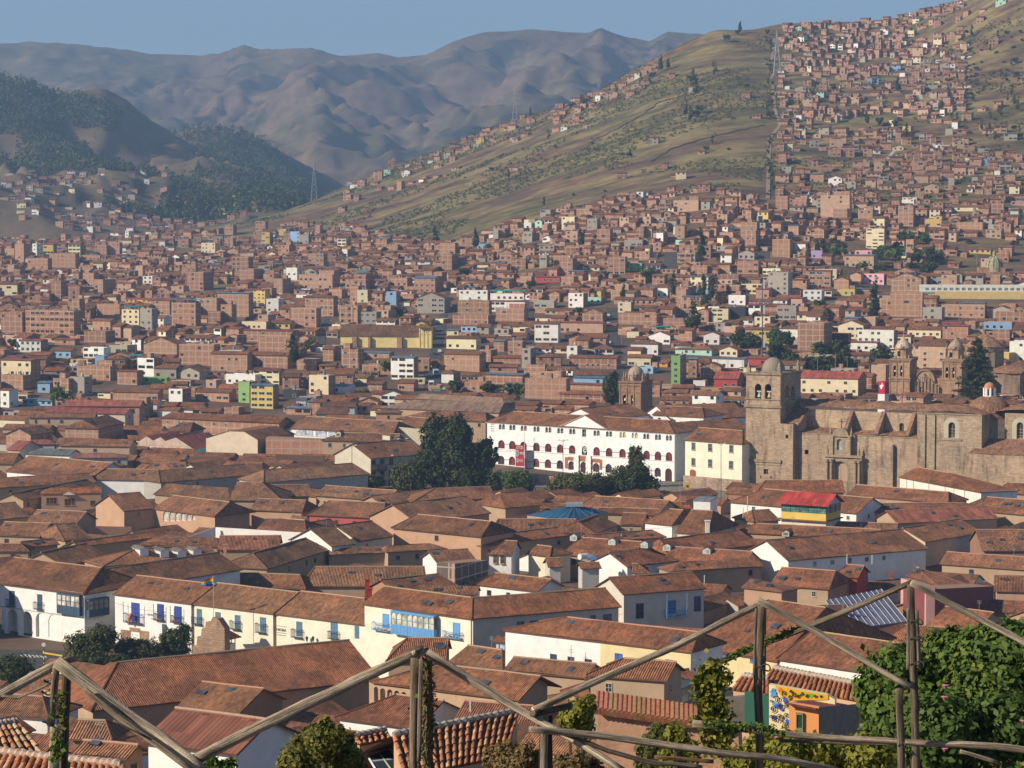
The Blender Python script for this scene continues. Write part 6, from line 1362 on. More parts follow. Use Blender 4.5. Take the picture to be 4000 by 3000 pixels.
vehicle('mB',650,985,'silver car parked along the wide street below the church',(.5,.5,.52));vehicle('mB',1705,858,'white van in the deep street right of centre'.replace(' right of centre',' with the row of lamps'),(.75,.75,.74));vehicle('mB',1700,742,'pale car far up the deep shaded street',(.6,.6,.62));vehicle('mB',1795,985,'grey car where the deep street meets the tower trees',(.3,.3,.33))
vehicle('mB',1700,690,'small white car at the head of the deep shaded street',(.7,.7,.7));vehicle('mB',1212,760,'dark car in the narrow street by the white and cream block',(.1,.1,.12))
for reg,x,yb,yt,lab in(('h1',1357,840,700,'tall lattice pylon on the saddle between the hills'),('W',1112,272,195,'thin lattice pylon on the ridge before the far mountains'),('h2',1145,330,130,'lattice mast at the top of the hillside stairway')):
 P=on_ground(px(reg,x,yb),0,1500,3000)if reg!='h1' else on_ground(px(reg,x,yb+25),0,1500,3500);top=at_y(px(reg,x,yt),P.y);r=(top.z-P.z)*.085;b=MB();c=[Vector((P.x+sx*r,P.y+sy*r,P.z-3))for sx,sy in((-1,-1),(1,-1),(1,1),(-1,1))]
 for p in c:b.tube([p,top],.28,4,'metal',(.3,.32,.34))
 for k in range(8):
  s0,s1=k/8,(k+1)/8
  for i in range(4):b.tube([c[i].lerp(top,s0),c[(i+1)%4].lerp(top,s1)],.16,3,'metal',(.3,.32,.34))
 for s in(.72,.86):m=P.lerp(top,s);b.tube([m-Vector((r*1.3,0,0)),m+Vector((r*1.3,0,0))],.22,4,'metal',(.3,.32,.34))
 tag(b.build('lattice_pylon',off=P),lab,'pylon')
for reg,L,lab in(('h2',[(1105,860),(1108,740),(1112,600),(1160,540),(1135,470),(1118,300),(1135,150)],0),('h2',[(1525,810),(1560,760),(1610,700),(1655,650)],1),('h2',[(1768,430),(1745,310)],1)):
 b=MB();pr=None
 for(xa,ya),(xb,yb)in zip(L[:-1],L[1:]):
  for k in range(9):
   p=on_ground(px(reg,xa+(xb-xa)*k/9,ya+(yb-ya)*k/9),0,1200,3200)
   if pr is not None and(p-pr).length<90:
    s_=Vector((1.5,0,0));up=Z*.35;b.face([pr-s_+up,pr+s_+up,p+s_+up,p-s_+up],'plaster',(.5,.45,.4)if lab else(.3,.22,.17))
   pr=p
 o=b.build('hillside_path');o['kind']='structure'
for k,L in enumerate(([(1065,760),(1110,690),(1200,640),(1330,560),(1450,520),(1540,470)],[(600,700),(700,640),(830,600),(1000,560),(1100,540)],[(780,340),(800,420),(850,480),(830,540),(900,600)],[(330,620),(450,560),(560,500),(640,440),(760,410)])):
 b=MB();pr=None
 for(xa,ya),(xb,yb)in zip(L[:-1],L[1:]):
  for q in range(12):
   p=on_ground(px('h2',xa+(xb-xa)*q/12+5*math.sin(q*1.1),ya+(yb-ya)*q/12),0,1300,3200)
   if pr is not None and(p-pr).length<120:s_=Vector((.5,1.2,0));up=Z*.5;b.face([pr-s_+up,pr+s_+up,p+s_+up,p-s_+up],'plaster',(.26,.18,.12))
   pr=p
 if b.f:b.build('hillside_path')['kind']='structure'
for k,(a,c,lab)in enumerate(((('B1',700,400),('B1',1310,430),'thin cable slung over the white and cream facades'),(('B2',860,520),('B2',1790,470),'thin cable running along the shaded wall of the corner house'),(('B2',1050,600),('B2',2100,700),'thin cable above the long white barrack wall'),(('P4',600,660),('P4',1690,640),'thin cable from the radio mast to the white chimney'),(('C5',435,380),('C5',1425,400),'thin cable between the plaza lamp posts'))):
 A=on_ground(px(*a),10,300);B=on_ground(px(*c),10,300);b=MB();b.tube([A.lerp(B,t)-Z*6*t*(1-t)for t in np.linspace(0,1,14)],.028,4,'metal',(.05,.05,.05));tag(b.build('cable',off=A.copy()),lab,'cable')
for k_,f0 in list(FACADES.items()):
 A,B,C1,C0,n,w,e=f0.geo
 if k_ in('arcade','school','white house','cream shop','cream end','cream corner','white barrack','cloister','arched windows','convent','plaza block','orange top','small white','door roof','chapel','rust upper','rust lower','balcony house','corner wing','arcade wing','cloister long','red house'):continue
 f=Facade(f0.A,f0.B);L=f.L;root=f0.root
 if L<5 or rnd.random()<.25:continue
 me=window_mesh(glass=(.03,.03,.035),frame=rnd.choice(((.16,.09,.05),(.1,.16,.3),(.5,.48,.44),(.08,.07,.06))),nx=2,nz=2,fw=.08);m=max(1,int(L/5));zt=f0.ze-rnd.uniform(1.9,2.3)
 for i in range(m):
  if rnd.random()<.55:sub(root,'window',me,frame_mat(f.at(L*(i+.5)/m,zt,.02),-f.u,f.n,rnd.choice((.8,1.0,1.2)),rnd.choice((1.1,1.3))))
 fs=Facade(f0.B,f0.B+n*max(1,2*w-1))
 if rnd.random()<.6:sub(root,'window',me,frame_mat(fs.at(w*rnd.uniform(.6,1.2),zt,.02),-fs.u,fs.n,1.0,1.2))
 if rnd.random()<.35:
  P=(C0*.3+C1*.7)if rnd.random()<.5 else(C0*.7+C1*.3);b=MB();b.tube([P-Z*.3,P+Z*rnd.uniform(1.6,3)],.05,5,'metal',(.3,.3,.3));h_=P+Z*1.6
  for q in range(3):b.tube([h_+Z*q*.25-e*.5,h_+Z*q*.25+e*.5],.03,4,'metal',(.35,.35,.35))
  b.build('aerial',f0.roof,Vector(root.matrix_basis.translation))
OCC=[]
for k_,f in FACADES.items():
 A,B,C1,C0,n,w,e=f.geo;OCC.append((A,e,n,(B-A).length,2*w,k_,f.ze))
OPEN=[(-70,1400,88,1500),(-260,1290,245,1440),(130,1330,430,1440),(1060,905,1625,1062),(760,880,1130,1062),(1420,1395,1560,1560)]
FRONT={'arcade','white house','cream shop','cream end','cream corner','white barrack','door roof','long right','chapel','school','arched windows','cloister','white gable','balcony house','corner wing','convent','plaza block','arcade wing','cloister long'}
nf=0
for D in np.concatenate([np.arange(292,470,8.5),np.arange(470,985,11)]):
 x=-.25*D
 while x<.25*D:
  L=rnd.uniform(11,24);x+=L*.5+rnd.uniform(.5,2);y=D+rnd.uniform(-3,3);P=Vector((x,y,0));x+=L*.5
  th=rnd.choice((-.52,.95))+rnd.uniform(-.12,.12)if y<860 else-.3+rnd.uniform(-.1,.1)
  e=Vector((math.cos(th),math.sin(th),0));n=Vector((-e.y,e.x,0));w=rnd.uniform(3.2,4.8);bad=False
  z0=float(zg(P.x,P.y));he=rnd.uniform(2.2,3.4)
  X,Y=proj((P.x,P.y,z0+he));Xw,Yw=X/1.80832,Y/1.80832
  if any(a<Xw<c and b<Yw<d for a,b,c,d in OPEN):continue
  if Yw<905 and 480<Xw<1100 and Yw<850:continue
  if Xw>1620 and 860<Yw<1035:continue
  if any(k[0]<X<k[2]and k[1]<Y<k[3]for k in()):continue
  for A,e2,n2,L2,W2,kk,ze in OCC:
   q=P-A;s,t=q.dot(e2),q.dot(n2)
   m=L*.32
   if-m<s<L2+m and-w*.9<t<W2+w*.9:bad=True;break
   if kk in FRONT and-3<s<L2+3 and-(26 if kk in('school','convent','plaza block')else 14)<t<0:bad=True;break
  if bad:continue
  A=P-e*L/2-n*w+Z*(z0+he);B=A+e*L;col=jit(rnd.choice(TILE),.12);pr=.42
  root=empty('courtyard_house',Vector((P.x,P.y,z0)),None,'house','tiled houses of the old town');rf,wl=MB(),MB()
  C0,C1=A+n*w+Z*w*pr,B+n*w+Z*w*pr
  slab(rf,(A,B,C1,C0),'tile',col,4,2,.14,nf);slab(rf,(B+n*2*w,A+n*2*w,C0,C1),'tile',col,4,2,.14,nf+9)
  d=Z*-.18
  for p,q in((A,B),(B,C1),(C1,B+n*2*w),(B+n*2*w,A+n*2*w),(A+n*2*w,C0),(C0,A)):rf.face([p+d,q+d,q,p],'mortar',tuple(c*.6 for c in col))
  wc=rnd.choice((TAN,PEACH,WHITE,ADOBE,CREAM,(.5,.45,.38),BRICK));i=.4;a,b=A+e*i+n*i,B-e*i+n*i;a2,b2=a+n*(2*w-2*i),b+n*(2*w-2*i);q=lambda p,z:Vector((p.x,p.y,z))
  zt=A.z+i*pr-.05
  for p,r in((a,b),(b,b2),(b2,a2),(a2,a)):wl.face([q(p,z0-3),q(r,z0-3),q(r,zt),q(p,zt)],'plaster',wc)
  wl.face([q(a2,zt),q(a,zt),C0+e*i-Z*.06],'plaster',wc);wl.face([q(b,zt),q(b2,zt),C1-e*i-Z*.06],'plaster',wc)
  wl.build('wall',root);ro=rf.build('roof',root)
  class _F:pass
  f=_F();f.root=root;f.roof=ro;f.geo=(A,B,C1,C0,n,w,e);root['rect']=[X-L*F/D/2,Y-10,X+L*F/D/2,Y+20];FACADES['fill%d'%nf]=f;nf+=1
print('fill',nf)
HC={'b':BRICK,'d':(.33,.17,.115),'g':(.36,.32,.27),'w':(.78,.76,.72),'c':(.72,.62,.42),'y':(.62,.46,.16),'u':(.26,.42,.62),'G':(.26,.46,.17),'t':(.4,.62,.5),'p':(.52,.33,.23),'o':(.62,.3,.07),'R':(.45,.08,.07),'P':(.75,.42,.45),'V':(.5,.38,.62),'T':(.05,.25,.27),'k':(.05,.05,.06)}
CN={'b':'bare brick','d':'dark brick','g':'grey concrete','w':'white painted','c':'cream painted','y':'yellow painted','u':'blue painted','G':'green painted','t':'pale green','p':'tan brick','o':'orange painted','R':'red painted','P':'pink painted','V':'violet painted','k':'dark glass'}
RN={'f':'flat roof','k':'flat roof with column stubs','t':'brown tiled roof','h':'hipped tiled roof','s':'red tin roof','T':'teal tin awning','B':'blue grey tin roof','r':'gable facing the viewer'}
def house_geo(Wm,Rm,O,u,w,d,h,c,roof,floors,wins=None,inline=None,face_win=.7,sidec=None):
 """O front-left base, u along front; n outward. Wm/Rm mesh builders for walls/roof"""
 n=Vector((u.y,-u.x,0));back=-n*d
 col=jit(HC[c],.2 if c in 'bdp' else .12);wm='brick' if c in 'bdp' else 'plaster'
 sc=sidec or(col if c in 'bdpg' or rnd.random()<.4 else jit(BRICK));sm='brick' if sc!=col or wm=='brick' else 'plaster'
 base=3.0
 A,B=O-Z*base,O+u*w-Z*base;C,D=B+back,A+back;up=Z*(h+base)
 Wm.face([A,B,B+up,A+up],wm,col);Wm.face([B,C,C+up,B+up],sm,sc);Wm.face([C,D,D+up,C+up],sm,sc);Wm.face([D,A,A+up,D+up],sm,sc)
 tA,tB,tC,tD=A+up,B+up,C+up,D+up
 tc=jit(rnd.choice(TILE),.15)
 if roof in 'fk':
  ph=rnd.uniform(.5,1.0)
  i=.18
  a,b,c2,d2=tA+u*i-n*i,tB-u*i-n*i,tC-u*i+n*i,tD+u*i+n*i
  lo=Z*-ph
  Rm.face([a+lo,b+lo,c2+lo,d2+lo],'plaster',jit((.3,.26,.22)))
  for p,q,r,s in((tA,tB,b,a),(tB,tC,c2,b),(tC,tD,d2,c2),(tD,tA,a,d2)):
   Rm.face([p,q,r,s],'plaster',jit((.38,.33,.28)));Rm.face([r,s,s+lo,r+lo],sm,sc)
  if roof=='k':
   m=max(2,int(w/3.6))
   for q in range(m+1):
    for e in(0,1):
     P=tA+u*(q/m*(w-.3))+back*(e*.94)
     Rm.box(P,u*.3,-n*.3,Z*rnd.uniform(.7,1.3),'plaster',(.34,.3,.26))
   if rnd.random()<.6:
    f=rnd.uniform(.35,.6);P=tA+u*(w*rnd.choice((0.02,1-f-.02)))-n*(d*.3)
    Rm.box(P,u*(w*f),-n*(d*.5),Z*2.6,'brick',jit(BRICK))
 elif roof in 'tsB' or roof=='T':
  pr=.34 if roof=='t' or d>13.5 and roof=='s' else .14
  ov=.45;mat='tile' if roof=='t' else 'sheet'
  rc={'t':tc,'s':jit((.32,.085,.06)),'B':jit((.14,.19,.25)),'T':jit((.06,.26,.28))}[roof]
  if roof=='T':
   for q in(0,.5,1):
    for e in(.05,.95):Rm.box(tA+u*(q*(w-.2))+back*e,u*.2,-n*.2,Z*1.5,'paint',(.3,.3,.3))
   q=Z*1.5;tA,tB,tC,tD=tA+q,tB+q,tC+q,tD+q
  r0,r1=(tA+tD)/2+Z*(d/2*pr),(tB+tC)/2+Z*(d/2*pr)
  dn=-Z*(ov*pr)
  a,b,c2,d2=tA-u*ov+n*ov+dn,tB+u*ov+n*ov+dn,tC+u*ov-n*ov+dn,tD-u*ov-n*ov+dn
  e0,e1=r0-u*ov,r1+u*ov
  Rm.face([a,b,e1,e0],mat,rc);Rm.face([c2,d2,e0,e1],mat,rc)
  Rm.face([a-Z*.15,b-Z*.15,b,a],'mortar',tuple(x*.6 for x in rc));Rm.face([b-Z*.15,e1-Z*.15,e1,b],'mortar',tuple(x*.6 for x in rc))
  if roof!='T':Wm.face([tB,tC,r1],sm,sc);Wm.face([tD,tA,r0],sm,sc)
 elif roof=='h':
  pr=.4;ov=.5;m=min(w,d)/2
  a,b,c2,d2=tA-u*ov+n*ov,tB+u*ov+n*ov,tC+u*ov-n*ov,tD-u*ov-n*ov
  k=min(m,w/2-.2)
  r0,r1=(tA+tD)/2+u*k+Z*(d/2*pr),(tB+tC)/2-u*k+Z*(d/2*pr)
  Rm.face([a,b,r1,r0],'tile',tc);Rm.face([b,c2,r1],'tile',tc);Rm.face([c2,d2,r0,r1],'tile',tc);Rm.face([d2,a,r0],'tile',tc)
  Rm.face([a-Z*.15,b-Z*.15,b,a],'mortar',tuple(x*.6 for x in tc))
 elif roof=='r':
  pr=.36;ov=.4
  f0,f1=(tA+tB)/2+Z*(w/2*pr),(tD+tC)/2+Z*(w/2*pr)
  Wm.face([tA,tB,f0],wm,col);Wm.face([tC,tD,f1],sm,sc)
  dn=-Z*(ov*pr)
  F0,F1=f0+n*ov,f1-n*ov
  L0,L1,R0,R1=tA-u*ov+n*ov+dn,tD-u*ov-n*ov+dn,tB+u*ov+n*ov+dn,tC+u*ov-n*ov+dn
  Rm.face([L1,L0,F0,F1],'tile',tc);Rm.face([R0,R1,F1,F0],'tile',tc)
  Rm.face([L0-Z*.18,F0-Z*.18,F0,L0],'mortar',tuple(x*.7 for x in tc));Rm.face([F0-Z*.18,R0-Z*.18,R0,F0],'mortar',tuple(x*.7 for x in tc))
 fl=floors or max(1,int(h/2.9));fh=h/fl
 blank=(c in 'bdp' and not floors and rnd.random()<.5)
 if c in 'bdp' and roof!='k':face_win*=.6
 m=max(1,int(w/rnd.uniform(2.6,3.6)))
 ww=min(1.5,w/m*.5)
 strip=c in 'bgwcy' and rnd.random()<.3
 for k in range(fl):
  for q in range(m):
   if rnd.random()>(face_win if not blank else .14):continue
   zz=k*fh+.95;hh=min(1.35,fh-1.35)
   wd=ww if not strip else w/m*.8
   P=O+u*((q+.5)*w/m)+Z*zz
   if wins is not None:wins.append((P,u,n,wd,hh))
   else:
    o=n*.04;p=P+o-u*(wd/2)
    inline.face([p,p+u*wd,p+u*wd+Z*hh,p+Z*hh],'glass',(.03,.03,.035))
 if d>5 and sm=='plaster':
  us=-n
  for k in range(fl):
   for q in range(2):
    if rnd.random()>.5:continue
    P=O+u*w-n*(d*(.3+.4*q))+Z*(k*fh+.95)
    if wins is not None:wins.append((P,us,u,1.1,1.2))
    else:p=P+u*.04-us*.55;inline.face([p,p+us*1.1,p+us*1.1+Z*1.2,p+Z*1.2],'glass',(.03,.03,.035))
 return n
def roof_clutter(root,O,u,n,w,d,h):
 P=O+u*(w*rnd.uniform(.2,.8))-n*(d*rnd.uniform(.2,.6))+Z*(h-.4)
 b=MB();r=rnd.random()
 if r<.6:
  b.lathe(P+Z*.8,[(.0,0),(.55,0),(.6,.2),(.6,.9),(.5,1.1),(.2,1.25),(0,1.27)],8,'paint',rnd.choice([(.03,.03,.03),(.6,.55,.4),(.15,.3,.5)]))
  b.box(P-u*.6-n*-.6,u*1.2,n*-1.2,Z*.8,'plaster',(.35,.3,.26));b.build('water_tank',root)
 else:
  b.box(P,u*rnd.uniform(1.8,3),n*-rnd.uniform(1.8,3),Z*2.4,'brick',jit(BRICK));b.build('stair_hut',root)
WFR=[(.55,.52,.46),(.1,.1,.11),(.3,.18,.1),(.5,.5,.5)]
KEYR=[]
HOUSES=[]
def thing_house(O,u,w,d,h,c,roof,floors,fw=.7,nm=None):
 fl=floors or max(1,int(h/2.9))
 name=nm or('apartment_block' if fl>=4 else('town_house' if roof in 'thr' else('brick_house' if c in 'bdp' else 'painted_house')))
 root=empty(name,O.copy(),None,'apartment block' if fl>=4 else 'house')
 W_,R_=MB(),MB();wins=[]
 n=house_geo(W_,R_,O,u,w,d,h,c,roof,floors,wins=wins,face_win=fw)
 W_.build('wall',root)
 ro=R_.build('roof',root)
 fr=rnd.choice(WFR);me=window_mesh(glass=(.022,.024,.028),frame=fr,nx=2,nz=1,fw=.06,sill=False)
 for P,uu,nn,wd,hh in wins[:90]:sub(root,'window',me,frame_mat(P,-uu,nn,wd,hh))
 if roof in 'fk' and rnd.random()<.6:roof_clutter(root,O,u,n,w,d,h)
 HOUSES.append((root,c,roof,fl,len(wins),w));root['kind_txt']=''
 p=proj(O+u*w/2+Z*h/2);root['pc']=list(p)
 return root
def key(reg,x0,y0,x1,y1,side=0,c='b',roof='f',fl=0,th=None,fw=.7):
 p0=px(reg,x0,y1);p1=px(reg,x1,y0)
 P=on_ground(((p0[0]+p1[0])/2,p0[1]),0,500)
 D=P.y;sc=D/F
 wpx=p1[0]-p0[0];hpx=p0[1]-p1[1]
 th=math.radians(th if th is not None else rnd.uniform(13,27))
 u=Vector((math.cos(th),-math.sin(th),0))
 w=wpx*sc/math.cos(th);h=hpx*sc
 d=max(6,min(16,side*REG[reg][2]*sc/max(.12,math.sin(th))))if side else rnd.uniform(6,9)
 if roof in 'ts':h=max(2.2,h-d*.5*(.34 if roof=='t' else .14)*.9)
 if roof=='r':h=max(2.2,h-w*.5*.36)
 if roof=='h':h=max(2.2,h-d*.2*.9)
 if roof in 'TB':h=max(2.2,h-(1.6 if roof=='T' else .5))
 O=P-u*(w/2);O.z=P.z
 KEYR.append((p0[0],p1[1],p1[0]+side*REG[reg][2],p0[1],D));FOOT.append((P.x,P.y+d/2,max(w,d)/2,P.z+h))
 return thing_house(O,u,w,d,h,c,roof,fl,fw)
KEYS={'mA':"""145,650,470,800,30,b,k;0,660,143,790,0,b,f;595,612,742,705,8,b,f;748,628,862,740,0,c,T,3;862,640,940,780,20,g,f;1055,585,1212,755,12,b,T;1228,575,1340,690,0,b,f
1337,540,1540,690,20,b,B;1283,657,1362,738,6,b,f;1362,615,1432,735,10,b,f;1560,520,1638,610,4,y,s,4;1642,580,1720,665,0,w,f,2;1150,415,1258,530,90,b,f;1790,635,1955,755,10,b,f
765,575,935,608,0,o,s;920,575,1052,685,0,b,t;515,780,655,850,35,b,f;315,470,378,600,0,b,k;580,460,638,550,60,b,f;510,420,582,495,0,b,k;665,232,740,310,5,b,k;595,248,660,310,0,b,f
420,240,497,310,0,c,s,3;230,240,332,305,0,y,s,2;200,240,228,312,0,w,f;835,375,882,445,0,p,f,3;880,440,942,490,0,w,f,2;1612,170,1665,255,0,y,f,4;1790,165,1850,235,0,u,f,3
1850,185,1905,240,10,g,k;1765,388,1835,470,0,w,f,3;1840,430,2055,520,40,p,k,2;1900,300,1998,385,0,b,f;1625,425,1690,480,50,b,f;1690,455,1745,555,50,p,f;1430,320,1535,440,20,b,f
1470,395,1568,465,50,b,f;1880,560,2060,690,10,b,t;1875,605,1990,690,20,w,s,3;1590,815,1815,955,10,b,f;1540,910,1780,1005,40,b,t;1300,905,1530,1030,10,b,t;1100,860,1325,990,0,b,f
880,815,1098,930,0,b,r;845,945,955,1060,0,w,f,3;305,885,440,945,0,u,t;510,880,645,950,0,w,f,2;585,930,645,990,10,u,f;0,950,200,1110,40,c,s,3;0,1050,150,1140,0,b,k
465,995,690,1080,10,b,k;325,1070,430,1180,0,b,f;430,1060,525,1180,30,g,f;720,1020,850,1110,10,b,s;950,990,1090,1070,0,g,t;1095,1000,1235,1075,0,g,r;1270,1080,1335,1130,10,p,f
1390,1045,1580,1110,0,w,f;1560,1010,1725,1110,10,c,t,3;1545,1105,1688,1258,0,y,B,4;1470,1090,1542,1222,0,G,f,4;1905,1050,2030,1170,10,c,f,3;2050,1110,2145,1165,0,w,B;0,1135,60,1250,40,w,s
1040,1135,1128,1225,0,w,f,2;1200,1140,1420,1212,10,b,t;690,1140,980,1212,10,b,t;600,1165,685,1195,0,c,f;1830,950,1950,1020,0,b,f;2105,890,2212,1020,0,b,k;1490,720,1645,770,0,c,f
1665,715,1790,765,0,y,t;1495,770,1820,850,10,b,s;1100,805,1310,850,0,w,t;120,830,255,910,0,w,s,2;335,825,465,865,5,b,s;670,865,790,920,0,g,f;2090,620,2180,735,10,b,k
575,350,635,405,0,c,t;335,395,385,440,0,w,r;500,310,620,345,0,b,f;165,330,300,400,0,b,f;300,300,470,390,0,b,f;1240,235,1330,300,0,c,f;1385,205,1440,255,0,b,k;1095,210,1165,265,0,b,f
580,120,645,165,0,b,f;1385,125,1440,185,0,b,k;90,240,150,360,0,b,k;0,480,110,560,0,c,t;130,1200,330,1240,0,u,B;230,1090,310,1160,0,u,B;1130,1130,1205,1180,0,b,f;1745,1140,1840,1200,0,k,f
2030,520,2110,580,0,b,f;2160,500,2212,600,0,b,f""",'mB':"""660,235,755,310,20,b,f;790,205,890,265,10,b,f;665,305,735,405,40,b,f;1020,145,1062,215,45,b,f;890,240,950,275,0,u,f;500,445,632,545,60,b,B;130,415,205,530,55,b,T;330,535,392,630,8,u,f,3
520,540,690,670,0,g,r;150,525,215,610,0,c,f;400,550,500,590,0,b,f;355,450,460,505,0,b,k;770,590,965,705,0,b,f;778,527,955,590,0,w,f;972,530,1180,590,0,w,T;970,590,1185,660,5,w,s,2
740,680,960,740,0,b,f;1005,640,1180,720,5,b,k;970,765,1085,800,0,g,f;1240,590,1365,640,0,g,f;1255,440,1400,480,5,R,s;1155,440,1225,505,5,b,k;1165,885,1220,1010,0,g,f;1445,870,1508,950,0,w,f
1700,320,1803,435,0,b,f;1825,360,1907,410,0,G,f,2;1915,360,2020,400,0,u,t;1455,545,1545,635,0,w,f,3;1545,570,1655,610,0,t,f;1765,670,1995,740,0,b,f;1760,600,1840,665,10,c,f,2
1245,720,1390,850,0,w,t,3;1250,680,1350,730,0,c,t;1400,720,1665,790,0,p,s;1080,840,1170,930,20,b,f;905,895,975,975,40,b,f;685,905,905,1025,0,b,t;700,810,885,890,0,c,t
357,935,500,1080,15,w,B,4;40,620,155,735,10,b,k;160,660,270,735,0,g,f;265,705,385,740,0,w,t;0,905,145,960,0,b,f;145,905,350,950,0,b,B;180,985,290,1035,0,b,f;120,1055,210,1095,0,c,t
215,1090,305,1150,0,b,t;400,1080,500,1150,0,b,t;670,1020,745,1100,0,w,h;795,1090,945,1155,0,b,f;1060,1100,1165,1160,0,g,B;1185,1070,1440,1200,0,b,f;1180,1025,1410,1065,0,b,k
1390,1100,1665,1160,0,b,s;1485,1060,1665,1110,0,u,B;1880,1000,1975,1040,0,u,f;1965,960,2065,1000,0,o,t;1820,925,1960,1000,0,c,t;1840,840,2005,925,0,w,h;1950,780,2080,860,5,w,r
2088,930,2143,1112,75,G,f,5;2115,850,2212,920,0,t,h;1820,880,1900,955,0,c,t;1540,640,1665,720,0,b,r;2110,640,2212,690,5,b,k;2040,700,2212,750,0,b,f;1100,335,1190,405,0,b,f
1275,310,1320,390,0,g,f;1555,375,1645,410,0,c,t;1630,150,1710,235,10,b,f;1570,85,1630,155,5,g,k;2110,130,2170,210,10,b,k;1800,215,1910,260,0,g,f;1175,165,1230,235,0,g,k
1180,110,1225,150,0,w,f;870,355,960,390,0,c,t;445,340,600,370,0,w,t;55,275,90,320,60,w,f;300,245,400,290,0,b,f;1240,1000,1480,1050,0,w,t;1460,930,1750,1010,0,d,t;990,930,1160,980,0,d,t
1400,1150,1690,1215,0,d,t;940,1040,1170,1110,0,d,B;1520,370,1610,400,0,c,t;2140,300,2212,360,0,b,f""",'mC':"""650,0,775,60,10,b,k;195,50,310,110,5,b,T;35,75,160,125,20,b,f;50,130,200,200,10,p,k;680,105,752,185,10,b,f;960,100,1130,235,0,p,k;930,120,962,200,0,g,f;1035,180,1118,240,0,b,f
1240,305,1345,430,20,c,f,6;1190,190,1275,245,0,b,k;1435,125,1530,165,0,w,f,2;1437,165,1525,290,10,b,f;1385,70,1455,155,50,b,f;1385,0,1480,45,0,b,f;465,265,560,365,0,b,f;490,315,555,415,0,b,f
660,370,765,480,0,b,f;1110,465,1278,545,0,p,B;635,575,752,720,0,g,k,5;885,560,1015,660,10,b,s,3;600,550,705,590,0,c,f;390,715,490,775,0,w,f;285,800,385,880,0,c,f,3;388,790,490,875,0,k,f
690,780,803,870,0,g,f,2;850,685,960,750,0,w,f,2;1062,680,1165,720,0,y,f;1165,670,1290,710,0,b,B;1395,575,1570,705,10,b,r;1390,700,1580,850,8,b,f;1250,735,1395,830,0,b,f;1710,775,1960,855,0,b,f
818,885,972,1060,120,b,f;1070,870,1215,985,0,c,r;975,865,1070,900,0,c,t;1270,910,1405,960,0,c,t;1190,930,1400,1050,0,w,f;495,915,650,1015,0,y,t;235,940,330,1020,0,w,r;330,950,400,1010,0,c,t
65,1030,280,1085,0,t,h;335,1030,440,1095,0,c,r;290,1100,480,1170,20,w,B;215,1130,340,1230,0,b,r;440,850,540,900,0,w,h;1500,910,1690,975,0,c,t;1270,1050,1390,1110,0,w,r;1970,880,2130,930,0,u,f
2125,1000,2212,1130,0,w,f,3;2025,930,2120,1000,0,b,f;1270,1145,1355,1260,0,p,f,3;2000,780,2140,860,0,g,r;1765,160,1950,198,0,c,t;1605,245,1700,295,0,y,f;1800,265,1950,310,0,b,f;900,440,965,490,0,V,f
1170,440,1270,470,0,P,f;95,405,275,490,0,b,f;445,505,570,585,0,b,f;450,435,545,495,0,g,r;75,455,180,515,0,g,f;1880,430,2000,460,0,y,s;1590,790,1700,870,10,g,f;970,950,1120,1030,0,k,f
1130,1000,1300,1060,0,w,s;490,1100,660,1150,0,R,s;300,1215,440,1290,120,R,s;835,1212,1178,1328,120,c,s;1530,1010,1720,1170,0,p,t,4;1830,760,1960,800,0,g,B;1420,960,1510,1010,0,c,s;705,905,830,990,0,w,h;2040,820,2212,880,0,b,f""",'h2':"""1660,615,1760,670,0,b,k;1760,630,1850,675,0,b,k;1850,630,1940,690,0,b,k;1740,500,1832,580,5,w,s,3;1420,490,1505,550,0,b,k;1380,585,1470,665,0,b,k;1120,770,1210,815,0,b,f;1125,725,1170,765,0,b,f
1165,360,1250,395,0,b,f;1160,330,1255,360,0,b,f;1245,637,1330,657,0,G,f;1325,600,1360,627,0,w,f;1250,88,1305,112,0,b,k;1450,82,1505,108,0,G,f;1583,103,1655,125,0,u,f;1708,90,1755,118,0,b,f
780,180,875,208,0,w,s;960,262,1000,285,0,w,s;825,262,910,285,0,w,s;2140,550,2200,600,0,b,f;1990,740,2040,770,0,w,t;2080,615,2212,665,0,P,f;1630,765,1690,805,0,p,f;1745,770,1830,810,0,w,f
1775,400,1820,440,0,g,f;1600,415,1660,440,0,u,f;1480,335,1520,360,0,w,t;1310,330,1350,360,0,P,r;1560,345,1640,370,0,b,f;1380,330,1420,360,0,b,f;640,425,690,440,0,t,s;835,310,895,330,0,w,s;10,520,70,560,0,c,t
1990,10,2010,32,0,w,r;1940,25,1980,50,0,b,f"""}
for reg,txt in KEYS.items():
 for e in txt.replace('\n',';').split(';'):
  q=e.split(',');key(reg,*[float(x)for x in q[:5]],q[5],q[6],int(q[7])if len(q)>7 else 0)
for reg,x0,y0,x1,y1 in(('mB',45,735,612,905),('C6',490,160,840,960),('C6',800,380,2260,900),('K',540,20,2000,760),('mC',1680,440,2230,760),('C5',1760,0,1980,125),('C5',940,150,2120,600)):
 a,b=px(reg,x0,y0),px(reg,x1,y1);P=on_ground(((a[0]+b[0])/2,b[1]),0,500);KEYR.append((a[0],a[1],b[0],b[1],P.y))
STREETS=[('mB',[(560,1140,660,1140),(565,1000,668,1000),(610,880,672,880),(640,740,700,740),(690,600,716,600),(700,520,720,520)]),('mB',[(1190,880,1245,880),(1186,760,1242,760),(1195,640,1238,640)]),('mB',[(1750,1060,1815,1060),(1690,900,1775,900),(1682,760,1755,760),(1690,640,1750,640)]),('mB',[(2040,400,2110,400),(2045,330,2125,330),(2060,280,2120,280)]),('mC',[(568,530,645,530),(562,430,640,430),(570,340,610,340)]),('mA',[(1930,900,2005,900),(1950,800,2010,800),(2000,700,2030,700),(2045,640,2085,640)])]
